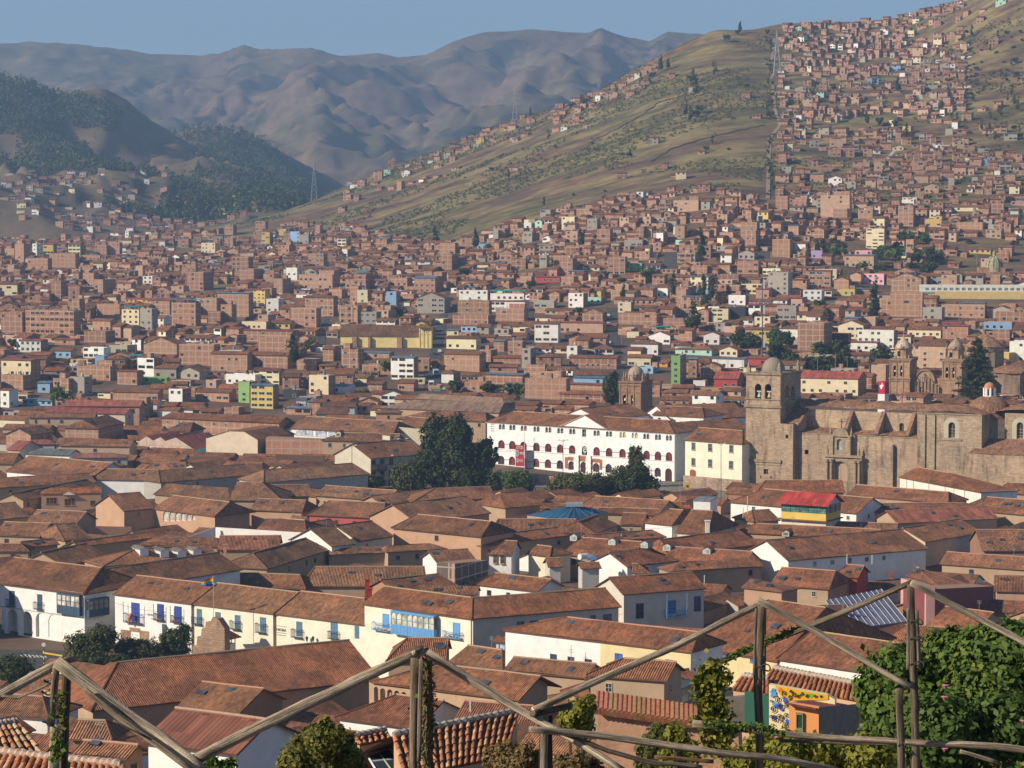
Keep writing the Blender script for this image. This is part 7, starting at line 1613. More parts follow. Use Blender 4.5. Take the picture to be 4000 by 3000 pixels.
for reg,L in STREETS:
 b=MB();pr=None
 for a in L:
  q0,q1=px(reg,a[0],a[1]),px(reg,a[2],a[3])
  KEYR.append((q0[0]+6,q0[1]-46,q1[0]-6,q0[1]+46,on_ground(q0,0,500).y-30))
  A,B=on_ground(q0,0,500),on_ground(q1,0,500);A.z+=.12;B.z+=.12
  if pr:
   for k in range(8):
    s,t=k/8,(k+1)/8;f=lambda P,Q,r:(lambda V:Vector((V.x,V.y,float(zg(V.x,V.y))+.15)))(P*(1-r)+Q*r)
    b.face([f(pr[0],A,s),f(pr[1],B,s),f(pr[1],B,t),f(pr[0],A,t)],'asphalt')
  pr=(A,B)
 o=b.build('road');o['kind']='structure'
TOP=[(-900,495),(0,482),(300,500),(560,505),(650,483),(750,492),(850,520),(950,537),(1000,527),(1060,502),(1180,472),(1300,442),(1400,418),(1560,412),(1655,442),(1675,440),(1682,95),(1690,62),(1760,52),(1900,50),(2000,26),(2060,0),(2212,-40),(3400,-40)]
BOT=[(-900,930),(0,922),(260,905),(500,905),(640,905),(800,900),(1050,905),(1290,900),(1400,886),(1600,882),(1900,886),(2212,890),(3400,890)]
CAND=[]
D=900.0
while D<2620:
 dens=1.0
 xs=-.31*D
 while xs<.31*D:
  w=rnd.choice((5.5,6.5,7.5,9,11,13))*(1 if D<1450 else .78)
  x=xs+w/2;xs+=w+rnd.choice((.3,.6,1,3.0))
  y=D+rnd.uniform(-8,8)
  z=float(zg(x,y));X,Y=proj((x,y,z));Xw,Yw=X/1.80832,Y/1.80832
  top=np.interp(Xw,[p[0]for p in TOP],[p[1]for p in TOP]);bot=np.interp(Xw,[p[0]for p in BOT],[p[1]for p in BOT])
  if not(top<Yw<bot):continue
  hill=Xw>1670 and Yw<470
  v=float(vnoise(x/60,y/60,44))+.5*float(vnoise(x/22,y/22,45))
  if hill:
   if rnd.random()<.14+(.35 if v<-.3 else 0):continue
   if Xw>2090 and Yw<330 and rnd.random()<.8:continue
   if 1720<Xw<2010 and 255<Yw<290 and rnd.random()<.7:continue
   if 1700<Xw<1930 and 330<Yw<420 and rnd.random()<.45:continue
  elif Xw<560 and Yw<560:
   if rnd.random()<.45+(.3 if v<0 else 0):continue
  elif v<-.75:continue
  if Xw>1780 and 520<Yw<600 and rnd.random()<.75:continue
  CAND.append((x,y,z,w,X,Y,hill))
 D+=10+D*.004
for k in range(150):
 Xw=rnd.uniform(735,1420);cr=np.interp(Xw,[740,900,1000,1100,1300,1430],[397,347,302,267,201,127])
 Yw=cr+abs(rnd.gauss(0,16))+1.5+(rnd.uniform(0,40)if rnd.random()<.25 else 0)
 P=on_ground((Xw*1.80832,Yw*1.80832),0,1500,3000)
 if P.y>2950:continue
 CAND.append((P.x,P.y,P.z,rnd.uniform(5,9),Xw*1.80832,Yw*1.80832,True))
for k in range(26):
 Xw=rnd.uniform(1020,1660);Yw=rnd.uniform(140,420)
 P=on_ground((Xw*1.80832,Yw*1.80832),0,1400,3000)
 if P.y>2800 or Xw<1430 and rnd.random()<.4:continue
 CAND.append((P.x,P.y,P.z,rnd.uniform(5,8),Xw*1.80832,Yw*1.80832,True))
PLAN=[]
CELL={}
for q in range(-98,-36,6):FOOT.append((q,1244,5,40));FOOT.append((q,1252,5,40))
for f in FOOT:CELL.setdefault((int(f[0]//30),int(f[1]//30)),[]).append(f)
kr=np.array(KEYR)
for x,y,z,w,X,Y,hill in CAND:
 r=rnd.random()
 far=Y/1.80832<640
 if hill or far:c=rnd.choices('bdpgwcytuPG',(46,30,10,8,5,4,.5,.4,.4,.2,.1))[0];roof=rnd.choices('tfkrsB',(58,20,5,9,4,4))[0]
 else:c=rnd.choices('bdpgwcyuG',(42,16,12,10,11,8,1.2,.8,.4))[0];roof=rnd.choices('tfkhrsTB',(48,18,8,7,9,5,1,4))[0]
 fl=rnd.choices((1,2,3,4),(56,34,8,2))[0]if(hill or far)else rnd.choices((1,2,3,4,5),(34,44,14,6,2))[0]
 if roof in 'thr':fl=min(fl,2)
 h=fl*rnd.uniform(2.5,2.9)+.3;d=rnd.uniform(6,9.5)*(.85 if far else 1)
 sc=F/y
 rx0,rx1,ry0,ry1=X-w/2*sc,X+w/2*sc,Y-(h+1.2)*sc,Y
 if not hill and len(kr):
  ov=(kr[:,0]<rx1-4)&(kr[:,2]>rx0+4)&(kr[:,1]<ry1-4)&(kr[:,3]>ry0+5)&(kr[:,4]>y-12)
  if ov.any():
   fl=1;roof='t' if rnd.random()<.7 else 'f';h=2.5;ry0=Y-(h+(1.3 if roof=='t' else .1))*sc
   ov=(kr[:,0]<rx1-4)&(kr[:,2]>rx0+4)&(kr[:,1]<ry1-4)&(kr[:,3]>ry0+6)&(kr[:,4]>y-12)
   if ov.any():continue
 bad=False
 for i in(-1,0,1):
  for j in(-1,0,1):
   for f in CELL.get((int(x//30)+i,int(y//30)+j),()):
    if abs(f[0]-x)<(f[2]+w/2)*.8 and abs(f[1]-y)<8:bad=True
 if bad:continue
 vis=-150<X<4150
 th=math.radians((17 if X<2600 else 20)+22*float(vnoise(x/160,y/160,70))+rnd.uniform(-5,5))
 PLAN.append((w*h*sc*sc if vis else 0,x,y,z,w,d,h,c,roof,fl,th))
PLAN.sort(key=lambda p:-p[0])
NIND=150
SW=MB()
for i in range(760):
 D=rnd.uniform(2560,3250);X=rnd.uniform(-100,1150);x=(X-2000)/F*D;z=float(zfA(np.array([[x]]),np.array([[D]]),np.array([[X]]))[0,0]);Xw=X/1.80832
 if rnd.random()<(D-2500)/800 or z<float(zg(x,D))-2:continue
 PLAN.append((0,x,D,z,rnd.uniform(6,10),7,rnd.choice((2.8,5.4,5.6)),rnd.choices('bdwcg',(44,16,12,9,8))[0],rnd.choices('tfs',(5,4,1))[0],rnd.choice((1,2)),rnd.uniform(-.2,.4)))
for i,(a,x,y,z,w,d,h,c,roof,fl,th)in enumerate(PLAN):
 u=Vector((math.cos(th),-math.sin(th),0));O=Vector((x,y,z))-u*(w/2)
 if i<NIND:thing_house(O,u,w,d,h,c,roof,fl)
 else:house_geo(SW,SW,O,u,w,d,h,c,roof,fl,inline=SW,face_win=.6)
o=SW.build('distant_houses');tag(o,'brick and plaster houses crowding the valley floor and the hillside','houses',kind='stuff')
print('houses',len(PLAN),'key',len(KEYR),'things',len(HOUSES))
f=FACADES['arcade'];P=f.at(0,0)+Vector((-15,-10,0));P.z=0
SHADE=thing_house(P-Vector((8,0,0)),Vector((.83,-.56,0)),14,14,13.5,'w','t',2,nm='colonial_house')  # unseen house left of frame, added to throw shade on the arcade
rg=np.random.default_rng(5)
def leaf_obj(name,C,N,size,cols,parent=None,mat='leaf',asp=1.5):
 n=len(C);N=N/np.linalg.norm(N,axis=1,keepdims=True);R_=rg.normal(size=(n,3));T=np.cross(N,R_);T/=np.linalg.norm(T,axis=1,keepdims=True);B=np.cross(N,T)
 s=(size*rg.uniform(.6,1.3,n))[:,None]
 V=np.stack([C-T*s*asp*.5,C+B*s*.42+N*s*.1,C+T*s*asp*.5,C-B*s*.42+N*s*.1],1).reshape(-1,3)
 off=np.array(parent.matrix_basis.translation)if parent is not None else V.mean(0);V=V-off
 me=bpy.data.meshes.new(name);me.vertices.add(4*n);me.vertices.foreach_set('co',V.astype(np.float32).ravel());me.loops.add(4*n);me.loops.foreach_set('vertex_index',np.arange(4*n,dtype=np.int32));me.polygons.add(n);me.polygons.foreach_set('loop_start',np.arange(0,4*n,4,dtype=np.int32));me.update(calc_edges=True)
 c=np.ones((n,4,4),np.float32);c[:,:,:3]=cols[:,None,:];a=me.attributes.new('Col','FLOAT_COLOR','CORNER');a.data.foreach_set('color',c.ravel());me.materials.append(MATS[mat]);me.validate()
 o=bpy.data.objects.new(name,me);COL.objects.link(o)
 if parent is not None:o.parent=parent
 else:o.location=off;o.matrix_basis=Matrix.Translation(Vector(off))
 return o
PAL={'bush':((.06,.075,.018),(.14,.14,.03),(.24,.2,.04)),'dark':((.028,.045,.016),(.055,.075,.024),(.105,.115,.038)),'green':((.045,.085,.02),(.075,.125,.028),(.1,.15,.035)),'olive':((.06,.07,.022),(.095,.1,.03),(.13,.12,.035)),'yellow':((.1,.12,.02),(.19,.19,.03),(.29,.25,.04)),'vine':((.045,.085,.02),(.08,.135,.028),(.17,.2,.035)),'dry':((.14,.09,.04),(.2,.13,.06),(.1,.1,.03))}
def crown_pts(lobes,n,clump=.16,shell=.55):
 L=np.array(lobes,float);wt=(L[:,3]*L[:,4]*L[:,5])**.66;wt/=wt.sum();nc=max(12,n//26)
 i=rg.choice(len(L),nc,p=wt);d=rg.normal(size=(nc,3));d/=np.linalg.norm(d,axis=1,keepdims=True);r=rg.uniform(shell,1.05,nc)[:,None]
 cc=L[i,:3]+d*L[i,3:6]*r;j=rg.integers(0,nc,n);sp=L[i[j],3:6]*clump
 P=cc[j]+rg.normal(size=(n,3))*sp;Nn=(P-L[i[j],:3])/L[i[j],3:6]+rg.normal(size=(n,3))*.55;Nn[:,2]+=.25
 t=(.5*rg.random(nc)[j]+.5*rg.random(n))
 return P,Nn,t
def colr(p,t):
 a,b,c=(np.array(q)for q in PAL[p]);t=t[:,None];return np.where(t<.5,a+(b-a)*t*2,b+(c-b)*(t-.5)*2)
def tree(reg,xb,yb,lobes,label,pal='dark',n=3500,leaf=.55,trunk=True,name='tree',D=None,hz=0,cat='tree',clump=.16):
 """lobes: picture centre and half sizes (x, y, rx, ry); all at the trunk's distance"""
 P=on_ground(px(reg,xb,yb),hz,25)if D is None else at_y(px(reg,xb,yb),D);k=P.y/F*REG[reg][2]
 if hz:P.z=float(zg(P.x,P.y))
 r=empty(name,P,label,cat);L=[]
 for q in lobes:
  c=at_y(px(reg,q[0],q[1]),P.y+(q[4]if len(q)>4 else 0));L.append((c.x,c.y,c.z,q[2]*k,max(q[2]*k*.85,.3),q[3]*k))
 pts,nn,t=crown_pts(L,n,clump);leaf_obj('crown',pts,nn,leaf,colr(pal,t),r)
 if trunk:
  b=MB();top=Vector(L[0][:3]);R_=max(.18,L[0][3]*.09);b.tube([P-Z*.5,P.lerp(top,.4)+Vector((R_,0,0)),top],[R_*1.3,R_,R_*.4],7,'bark',(.14,.1,.07))
  for l in L[1:7]:q=Vector(l[:3]);s=P.lerp(top,rnd.uniform(.3,.7));b.tube([s,s.lerp(q,.5)+Z*.2,q],[R_*.55,R_*.4,R_*.15],5,'bark',(.14,.1,.07))
  b.build('trunk',r)
 return r
tree('C5',640,650,[(650,400,85,170),(640,270,62,85),(600,330,62,80),(690,300,60,90),(650,560,100,80),(575,500,80,90),(590,250,30,40)],'tall dark double crowned tree, the one on the terrace side of the plaza wall','dark',9000,.8)
tree('C5',775,655,[(770,420,85,180),(765,260,48,70),(730,320,62,90),(815,310,50,80),(790,560,95,80),(780,210,24,40),(830,430,50,80)],'tall dark tree with a narrow peak touching the school corner','dark',8000,.8)
tree('C5',470,655,[(470,560,85,90),(430,610,60,60),(520,600,70,70),(400,560,40,50)],'broad bushy tree below the plaza block windows','olive',5000,.7)
tree('C5',930,650,[(930,480,55,110),(945,390,50,60),(900,560,70,80),(985,440,35,70)],'lighter leafy tree in front of the first school arches','green',5000,.7);tree('C5',1140,690,[(1140,600,90,65),(1100,640,50,45),(1190,630,45,50)],'round bright green tree above the bus shelter','green',4500,.6)
tree('C5',860,660,[(860,590,70,60),(1010,590,60,50),(1030,620,40,40)],'low dark tree joining the tall plaza trees','dark',3500,.6)
tree('C5',1510,725,[(1510,610,150,62),(1400,650,80,60),(1620,620,90,60),(1440,600,80,45),(1560,690,130,40)],'wide flat topped dark cypress tree before the school door','olive',8000,.6)
tree('C5',1820,715,[(1820,600,130,80),(1740,640,100,70),(1920,630,90,75),(1870,560,90,60),(1800,680,120,40)],'big dark spreading tree with a bare forked limb before the school','dark',9000,.65);tree('C5',1875,640,[(1875,500,45,100),(1850,450,28,60),(1885,420,22,40)],'pointed pale olive poplar rising out of the big spreading tree','olive',3500,.55)
tree('C5',2040,725,[(2040,690,65,28),(1990,690,50,35)],'low dark hedge like shrub at the edge of the paved plaza','dark',1800,.6,False,'shrub',cat='shrub');tree('C5',1480,740,[(1480,705,110,30),(1400,710,70,26)],'bright green bushes at the foot of the wide cypress','green',2500,.5,False,'shrub',cat='shrub');tree('C5',240,650,[(240,605,80,40),(200,615,40,30)],'small dark round tree in shade below the plaza front','dark',2200,.6)
tree('B1',560,800,[(560,680,110,90),(480,640,80,70),(620,600,90,60),(680,640,70,70),(520,740,110,60)],'dense olive tree before the corner of the arcaded house','olive',7000,.42);tree('B1',850,780,[(850,700,130,55),(780,690,70,60),(930,690,70,60),(850,660,60,40)],'low olive tree between the blue doored house and the long striped roof','olive',5000,.4)
tree('B1',1090,760,[(1090,640,90,90),(1130,590,55,60),(1030,630,50,50),(1080,690,100,50)],'dark tree beside the stepped stone ruin','dark',5000,.4);tree('B1',90,900,[(90,800,110,75),(20,790,60,60),(160,830,60,60),(80,870,120,50)],'dark tree in shade under the crosswalk','dark',4500,.4)
tree('B1',500,830,[(500,790,90,40),(640,760,90,35),(740,750,60,30)],'clipped dark hedge along the end of the long striped roof','dark',2500,.4,False,'hedge',cat='hedge')
tree('mB',1720,1260,[(1720,1150,42,90),(1735,1070,30,40),(1700,1120,35,50)],'dark conical tree against the small bell tower','dark',3500,.8);tree('mC',710,1040,[(710,980,70,50),(680,960,45,45),(750,985,40,40)],'bright green tree beside the tall brick block','green',2600,.9);tree('mC',500,1060,[(500,1000,80,45),(440,980,50,40),(560,1010,50,35)],'dark garden tree behind the cellular mast','dark',2600,.9)
for q in((690,1110,'palm like dark tree right behind the bell tower dome'),(790,1180,'large dark pine by the long red roof, nearest the bell tower'),(900,1190,'middle of the dark pines above the long red roof'),(1000,1190,'broad dark pine above the end of the long red roof'),(1100,1180,'slim pine on the bank right of the long red roof'),(1330,1140,'green tree beside the small brick tower house'),(960,1110,'dark pine behind the row above the red roof'),(1090,1100,'dark pine below the white garden wall')):
 tree('mC',q[0],q[1]+25,[(q[0],q[1]-50,60,55),(q[0]-25,q[1]-20,45,35),(q[0]+30,q[1]-25,45,35)],q[2],'dark',1800,1.1)
r=tree('K',1630,840,[(1630,480,20,100)],'tall layered araucaria pine between the right church tower and the rotunda','dark',60,.8,D=on_ground(px('K',1630,800),3,500).y);k=Vector(r.matrix_basis.translation).y/F*.31646;c=at_y(px('K',1630,800),r.matrix_basis.translation.y);P_,N_,T_=[],[],[]
for i in range(250):
 t=rg.random()**.8;z=720*k*(1-t)+10*k*0;ln=(40+290*t**.8)*k*rg.uniform(.55,1.05);a=rg.uniform(0,6.283);m=46;s=rg.random(m)**.7
 P_.append(np.stack([c.x+math.cos(a)*ln*s+rg.normal(0,.35,m),c.y+math.sin(a)*ln*s+rg.normal(0,.35,m),c.z+z+7*k*np.sin(s*3)+18*k*s**2+rg.normal(0,.22,m)],1));N_.append(rg.normal(size=(m,3))*.5+(0,0,.8));T_.append(rg.random(m)*.6+.2*rg.random())
P_=np.concatenate(P_);leaf_obj('branches',P_,np.concatenate(N_),.75,colr('olive',np.concatenate(T_)),r)
def proto(kind):
 if kind=='round':L=[(0,0,4.2,2.6,2.6,2.4),(1.4,.5,3.2,1.8,1.8,1.6),(-1.5,-.3,3.4,1.8,1.8,1.7)];n=420;s=.7
 elif kind=='tall':L=[(0,0,6,1.7,1.7,4.5),(.4,.3,10,1.2,1.2,3.0),(-.5,0,4,1.5,1.5,2)];n=420;s=.8
 else:L=[(0,0,1.2,2.2,2.2,1.2),(.9,.3,1.0,1.6,1.6,.9)];n=240;s=.6
 return crown_pts(L,n,.22,.3),s
PRO=[]
for kind,pal in(('round','dark'),('round','green'),('tall','dark'),('tall','olive'),('bush','olive'),('bush','dark')):
 (P_,N_,T_),s=proto(kind);o=leaf_obj('t',P_,N_,s,colr(pal,T_));me=o.data;me.transform(Matrix.Translation(o.location));bpy.data.objects.remove(o)
 if kind!='bush':
  pass
 PRO.append(me)
def put(me,P,s,name,label,group,cat):
 o=bpy.data.objects.new(name,me);COL.objects.link(o);o.matrix_basis=Matrix.Translation(P)@Matrix.Rotation(rnd.uniform(0,6.28),4,'Z')@Matrix.Diagonal((s,s,s*rnd.uniform(.85,1.2),1));tag(o,label,cat,group);return o
for i in range(95):
 Xw=rnd.uniform(0,2212);Yw=rnd.uniform(530,880)
 if Xw>1750 and Yw<640:Yw=rnd.uniform(540,620)
 P=on_ground((Xw*1.80832,Yw*1.80832),0,900)
 if any(k[0]-10<Xw*1.80832<k[2]+10 and k[1]<Yw*1.80832<k[3]+6 for k in KEYR):continue
 put(PRO[rnd.choice((0,0,1,2))],P,rnd.uniform(.9,1.7),'town_tree','dark green tree standing among the brick houses of the town','trees among the town houses','tree')
for i in range(75):
 Xw=rnd.uniform(1760,2200);Yw=rnd.uniform(525,605);P=on_ground((Xw*1.80832,Yw*1.80832),0,900)
 if any(k[0]-4<Xw*1.80832<k[2]+4 and k[1]<Yw*1.80832<k[3]+3 for k in KEYR):continue
 put(PRO[rnd.choice((0,1,4,5,5))],P,rnd.uniform(1,1.8),'bank_tree','dark shrubby tree on the steep green bank below the domed church','trees on the green bank','tree')
HT=[(1500,180),(1495,195),(1505,205),(1485,250),(1500,255),(1510,245),(1492,262),(1545,165),(1410,170),(1425,160),(1440,150),(1400,180),(1590,75),(1600,70),(1660,75),(1570,90),(1265,225),(1240,235),(1255,230),(1380,180),(1760,215),(1800,200),(1890,195),(1935,200),(1900,270),(1915,280),(1930,275),(1870,270),(2005,25),(1960,300)]
for i in range(230):
 if i<len(HT):Xw,Yw=HT[i][0]+rnd.uniform(-4,4),HT[i][1]+rnd.uniform(-2,5)
 elif i<75:t=rnd.random();Xw=1664+rnd.gauss(0,4);Yw=90+340*t
 elif i<185:Xw=rnd.uniform(2040,2212);Yw=rnd.uniform(70,330);
 else:Xw=rnd.uniform(1000,1650);Yw=rnd.uniform(110,460)
 P=on_ground((Xw*1.80832,Yw*1.80832),0,1300,3000)
 if P.y>2850:continue
 put(PRO[rnd.choice((2,3,0))if i<30 else rnd.choice((0,3,4,5))],P,rnd.uniform(.55,1.0)if i>=30 else rnd.uniform(1.0,1.5),'hillside_tree','dark eucalyptus or shrub growing on the steep hillside','trees scattered over the hillside','tree')
def scatter(name,P,per,rad,hgt,size,pal,label):
 n=len(P);C=np.repeat(P,per,0);m=len(C);sc=np.repeat(rg.uniform(.6,1.4,n),per);t=rg.random(m);d=rg.normal(size=(m,3))
 C=C+d*np.stack([rad*sc*(1-.6*t),rad*sc*(1-.6*t),np.zeros(m)],1)+np.stack([0*t,0*t,hgt*sc*t],1)
 N=d*(1,1,.3)+(0,-.2,.5);o=leaf_obj(name,C,N,size,colr(pal,.5*np.repeat(rg.random(n),per)+.5*rg.random(m)));return tag(o,label,'vegetation',kind='stuff')
Q=[]
while len(Q)<8500:
 D=rg.uniform(1500,2760,4000);X=rg.uniform(900,4300,4000);x=(X-2000)/F*D;z=zg(x,D);v=fbm(x/90,D/70,3,61);ok=(v>.12)&(rg.random(4000)<.6)
 Xp=2000+F*x/D;Y=np.array([proj((a,b,c))[1]for a,b,c in zip(x,D,z)])/1.80832;top=np.interp(X/1.80832,[p[0]for p in TOP],[p[1]for p in TOP]);bare=(Y<top)|((X/1.80832>1670)&(v>.3)&(Y<470));
 Q+=[(a,b,c)for a,b,c,k in zip(x,D,z,ok&bare)if k]
scatter('hill_scrub',np.array(Q[:8500]),7,1.2,1.2,1.1,'olive','low olive scrub dotted over the dry hillside')
for zf,D0,D1,X0,X1,th,n,nm,s_ in((zfA,2750,3680,-300,1500,-.42,13000,'distant_woods',71),(zfB,3150,4180,300,1700,-.6,7000,'distant_woods',83)):
 D=rg.uniform(D0,D1,90000);X=rg.uniform(X0,X1,90000);x=(X-2000)/F*D;z=zf(x,D,X);v=fbm(x/260,D/320,4,s_)+.45*((D-D0)/(D1-D0)-.5)+.3*np.exp(-((X-420)/90)**2);ok=np.nonzero(v>th+.18)[0][:n]
 scatter(nm,np.stack([x,D,z],1)[ok],10,2.6,10,2.8,'dark','dark eucalyptus woods covering the lower hills on the far side')
b=MB();b.tube([(0,0,-1),(0,0,8.5)],[.16,.1],6,'metal',(.3,.28,.25));b.box((-.9,-.06,7.6),(1.8,0,0),(0,.12,0),(0,0,.12),'wood',(.2,.16,.12),True);pm=b.mesh('utility_pole')
for i in range(46):
 P=on_ground((rnd.uniform(0,4000),rnd.uniform(540,850)*1.80832),0,900);put(pm,P,1.0,'utility_pole','grey concrete utility pole with a crossarm rising between the brick houses','utility poles of the brick town','utility pole')
tr=empty('log_trellis',at_y(px('B2',540,1420),24),'weathered grey log trellis of posts, slanting poles and rails tied with wire','trellis')
WOOD,WOOD2=(.52,.46,.38),(.38,.32,.26)
def log(name,pts,D,wpx,col=WOOD,dz=None,root=None,taper=1.0,knots=True,n=13):
 """pts: (reg,x,y) along the pole; D distance or list; wpx: width in that picture's pixels"""
 Ds=D if isinstance(D,(list,tuple))else[D]*len(pts);k=REG[pts[0][0]][2]
 V=[at_y(px(*p),d)for p,d in zip(pts,Ds)];path=[];segs=len(V)-1
 for i in range(segs):
  m=max(5,int((V[i+1]-V[i]).length/.16))
  for j in range(m+(i==segs-1)):path.append(V[i].lerp(V[i+1],j/m))
 r=wpx*k*Ds[0]/F/2;sd=rnd.randint(0,999);T=len(path)
 for i in range(T):path[i]=path[i]+Vector((float(vnoise(i*.23,sd,1)),0,float(vnoise(i*.23,sd,2))))*r*.4
 rad=[(lambda ii,kk:r*(1-(1-taper)*ii/T)*(1+.2*float(vnoise(ii*.22,kk*.7+sd,3))+.1*float(vnoise(ii*1.1,kk*1.7,4))+(.3*max(0,float(vnoise(ii*.45,kk*.6+sd,5))-.55)if knots else 0)))]*T
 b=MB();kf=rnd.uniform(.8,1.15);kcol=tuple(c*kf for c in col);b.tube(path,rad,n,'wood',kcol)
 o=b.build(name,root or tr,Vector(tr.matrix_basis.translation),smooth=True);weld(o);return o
P_=log
p1=P_('pole',[('B1',-160,1062),('B1',376,770)],[23.6,24],62);p2=P_('pole',[('B1',362,757),('B1',800,1085),('B1',1260,1450)],[23.9,23.6,23.2],74);P_('pole',[('B1',520,930),('B1',760,1130),('B1',1180,1440)],[23.6,23.4,23.0],34,WOOD2)
P_('pole',[('B1',1190,1372),('B1',1800,1075),('B1',2604,692)],[23.3,23.5,23.9],66);P_('pole',[('B1',375,768),('B1',462,745)],[24,24.6],44,WOOD2)
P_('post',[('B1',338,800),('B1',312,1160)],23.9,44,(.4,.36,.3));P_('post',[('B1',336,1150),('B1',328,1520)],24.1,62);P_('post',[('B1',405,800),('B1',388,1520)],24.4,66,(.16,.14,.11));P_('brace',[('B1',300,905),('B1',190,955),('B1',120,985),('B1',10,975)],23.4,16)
P_('brace',[('B1',700,1130),('B1',900,1230)],23.2,13,WOOD2)
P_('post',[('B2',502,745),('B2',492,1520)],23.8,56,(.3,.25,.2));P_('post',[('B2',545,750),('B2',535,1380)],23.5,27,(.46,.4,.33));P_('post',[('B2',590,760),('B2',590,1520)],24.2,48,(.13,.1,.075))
P_('pole',[('B2',500,705),('B2',580,690)],[23.4,24.6],34,WOOD2);P_('pole',[('B2',574,705),('B2',1060,1020),('B2',1390,1190),('B2',1800,1450)],[23.7,23.6,23.4,23.1],48)
P_('pole',[('B2',1235,1065),('B2',1780,820),('B2',2212,628),('B2',2668,398)],[23.6,24,24.2,24.6],44);P_('pole',[('B2',1240,1082),('B2',1462,1032)],[23.4,24.6],46,(.14,.12,.1))
P_('post',[('B2',1302,1090),('B2',1288,1520)],24.0,50);P_('post',[('B2',1345,1095),('B2',1340,1520)],24.5,34,(.1,.085,.065))
P_('rail',[('B2',1212,1186),('B2',1700,1235),('B2',2212,1306),('B3',560,1350),('B3',860,1400),('B3',1080,1440)],[23.1,23.3,23.4,23.6,23.8,24],44);P_('rail',[('B2',1385,1195),('B2',1700,1320),('B2',2000,1390),('B2',2280,1425)],[23.2,23.3,23.4,23.5],30,WOOD2)
P_('rail',[('B2',1990,1352),('B3',300,1385)],23.7,26,(.4,.26,.16))
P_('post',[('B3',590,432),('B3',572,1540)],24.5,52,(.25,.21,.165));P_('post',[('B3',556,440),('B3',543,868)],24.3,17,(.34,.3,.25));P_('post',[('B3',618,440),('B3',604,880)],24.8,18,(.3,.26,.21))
P_('pole',[('B3',578,392),('B3',960,590),('B3',1508,922)],[24.4,24.3,24.0],42);P_('pole',[('B3',190,835),('B3',600,660),('B3',860,555),('B3',1530,278)],[24.9,25,24.9,24.9],36,(.27,.23,.18))
P_('post',[('B3',1520,290),('B3',1548,1540)],24.8,50,(.24,.2,.16));P_('post',[('B3',1500,440),('B3',1498,812)],24.5,20,(.34,.3,.25));P_('post',[('B3',1555,450),('B3',1566,808)],25.0,22,(.32,.28,.23));P_('post',[('B3',1450,925),('B3',1456,1540)],24.2,52,(.22,.18,.14));P_('pole',[('B3',1508,285),('B3',1900,480),('B3',2330,715)],[24.6,24.6,24.4],40)
P_('rail',[('B3',168,1152),('B3',800,1218),('B3',1430,1256),('B3',2330,1318)],[24.2,24.3,24.4,24.4],42);P_('rail',[('B3',700,1248),('B3',1100,1268),('B3',1430,1275)],24.7,22,WOOD2);P_('rail',[('B3',1815,1318),('B3',2050,1382)],24.2,22)
wr=MB()
for reg,x,y,w in(('B1',325,862,60),('B1',310,930,60),('B1',318,1110,66),('B2',512,1030,90),('B2',510,1208,90),('B2',1300,1130,70),('B3',588,780,90),('B3',1530,605,76),('B3',1530,500,70),('B3',1532,760,80),('B3',1440,1256,40)):
 c=at_y(px(reg,x,y),24.2);r=w*.63291*24/F/2;wr.tube([c+Vector((math.cos(a)*r,math.sin(a)*r*1.5-.2,.02*math.sin(a*2)))for a in np.linspace(0,6.283,15)],.008,4,'metal',(.05,.045,.04))
wr.build('tie_wire',tr)['kind']='stuff'
def strands(pts,D,n,spread,label,col=(.16,.11,.06),leaves=0,pal='vine',lsize=.05,name='climbing_vine'):
 V=[at_y(px(*p),D)for p in pts];r=empty(name,V[-1],label,'vine');b=MB();k=.63291*D/F;cs=[]
 for i in range(n):
  s0,s1=sorted((rnd.random(),rnd.random()));s1=max(s1,s0+.25);path=[]
  for j in range(9):
   s=min(1,s0+(s1-s0)*j/8)*(len(V)-1);q=V[int(min(s,len(V)-1.001))].lerp(V[min(int(min(s,len(V)-1.001))+1,len(V)-1)],s%1 if s<len(V)-1 else 1)
   path.append(q+Vector((rnd.gauss(0,.5),rnd.uniform(-.9,.2),rnd.gauss(0,.3)))*spread*k)
  b.tube(path,rnd.uniform(.004,.011),4,'bark',tuple(c*rnd.uniform(.6,1.3)for c in col),False);cs+=path
 b.build('stem',r)
 if leaves:
  cs=np.array(cs);i=rg.integers(0,len(cs),leaves);C=cs[i]+rg.normal(size=(leaves,3))*spread*k*.35;leaf_obj('leaves',C,rg.normal(size=(leaves,3))+(0,-.8,.5),lsize,colr(pal,rg.random(leaves)),r,asp=1.2)
 return r
strands([('B2',575,730),('B2',590,1000),('B2',585,1440)],23.6,90,34,'dry brown creeper with a few green leaves wrapped round the tall double post',leaves=90)
strands([('B1',385,900),('B1',360,1180),('B1',345,1420)],23.5,10,40,'small green vine climbing the dark plank of the shorter post',(.1,.12,.04),90)
strands([('B3',330,760),('B3',270,900),('B3',300,1120),('B3',330,1300)],24.4,50,80,'yellow green leafy vine hanging from the low pole end beside the glasshouse',(.12,.12,.04),2300,'yellow',.05)
strands([('B3',340,760),('B3',480,700),('B3',690,610),('B3',800,560)],24.7,14,26,'thin green vine creeping along the slanting pole',(.1,.12,.04),300,'vine',.04)
strands([('B3',240,1140),('B3',420,1180),('B3',560,1170),('B3',720,1210)],24.0,14,36,'vine sprigs lying on the upper rail',(.1,.12,.04),420,'vine',.04)
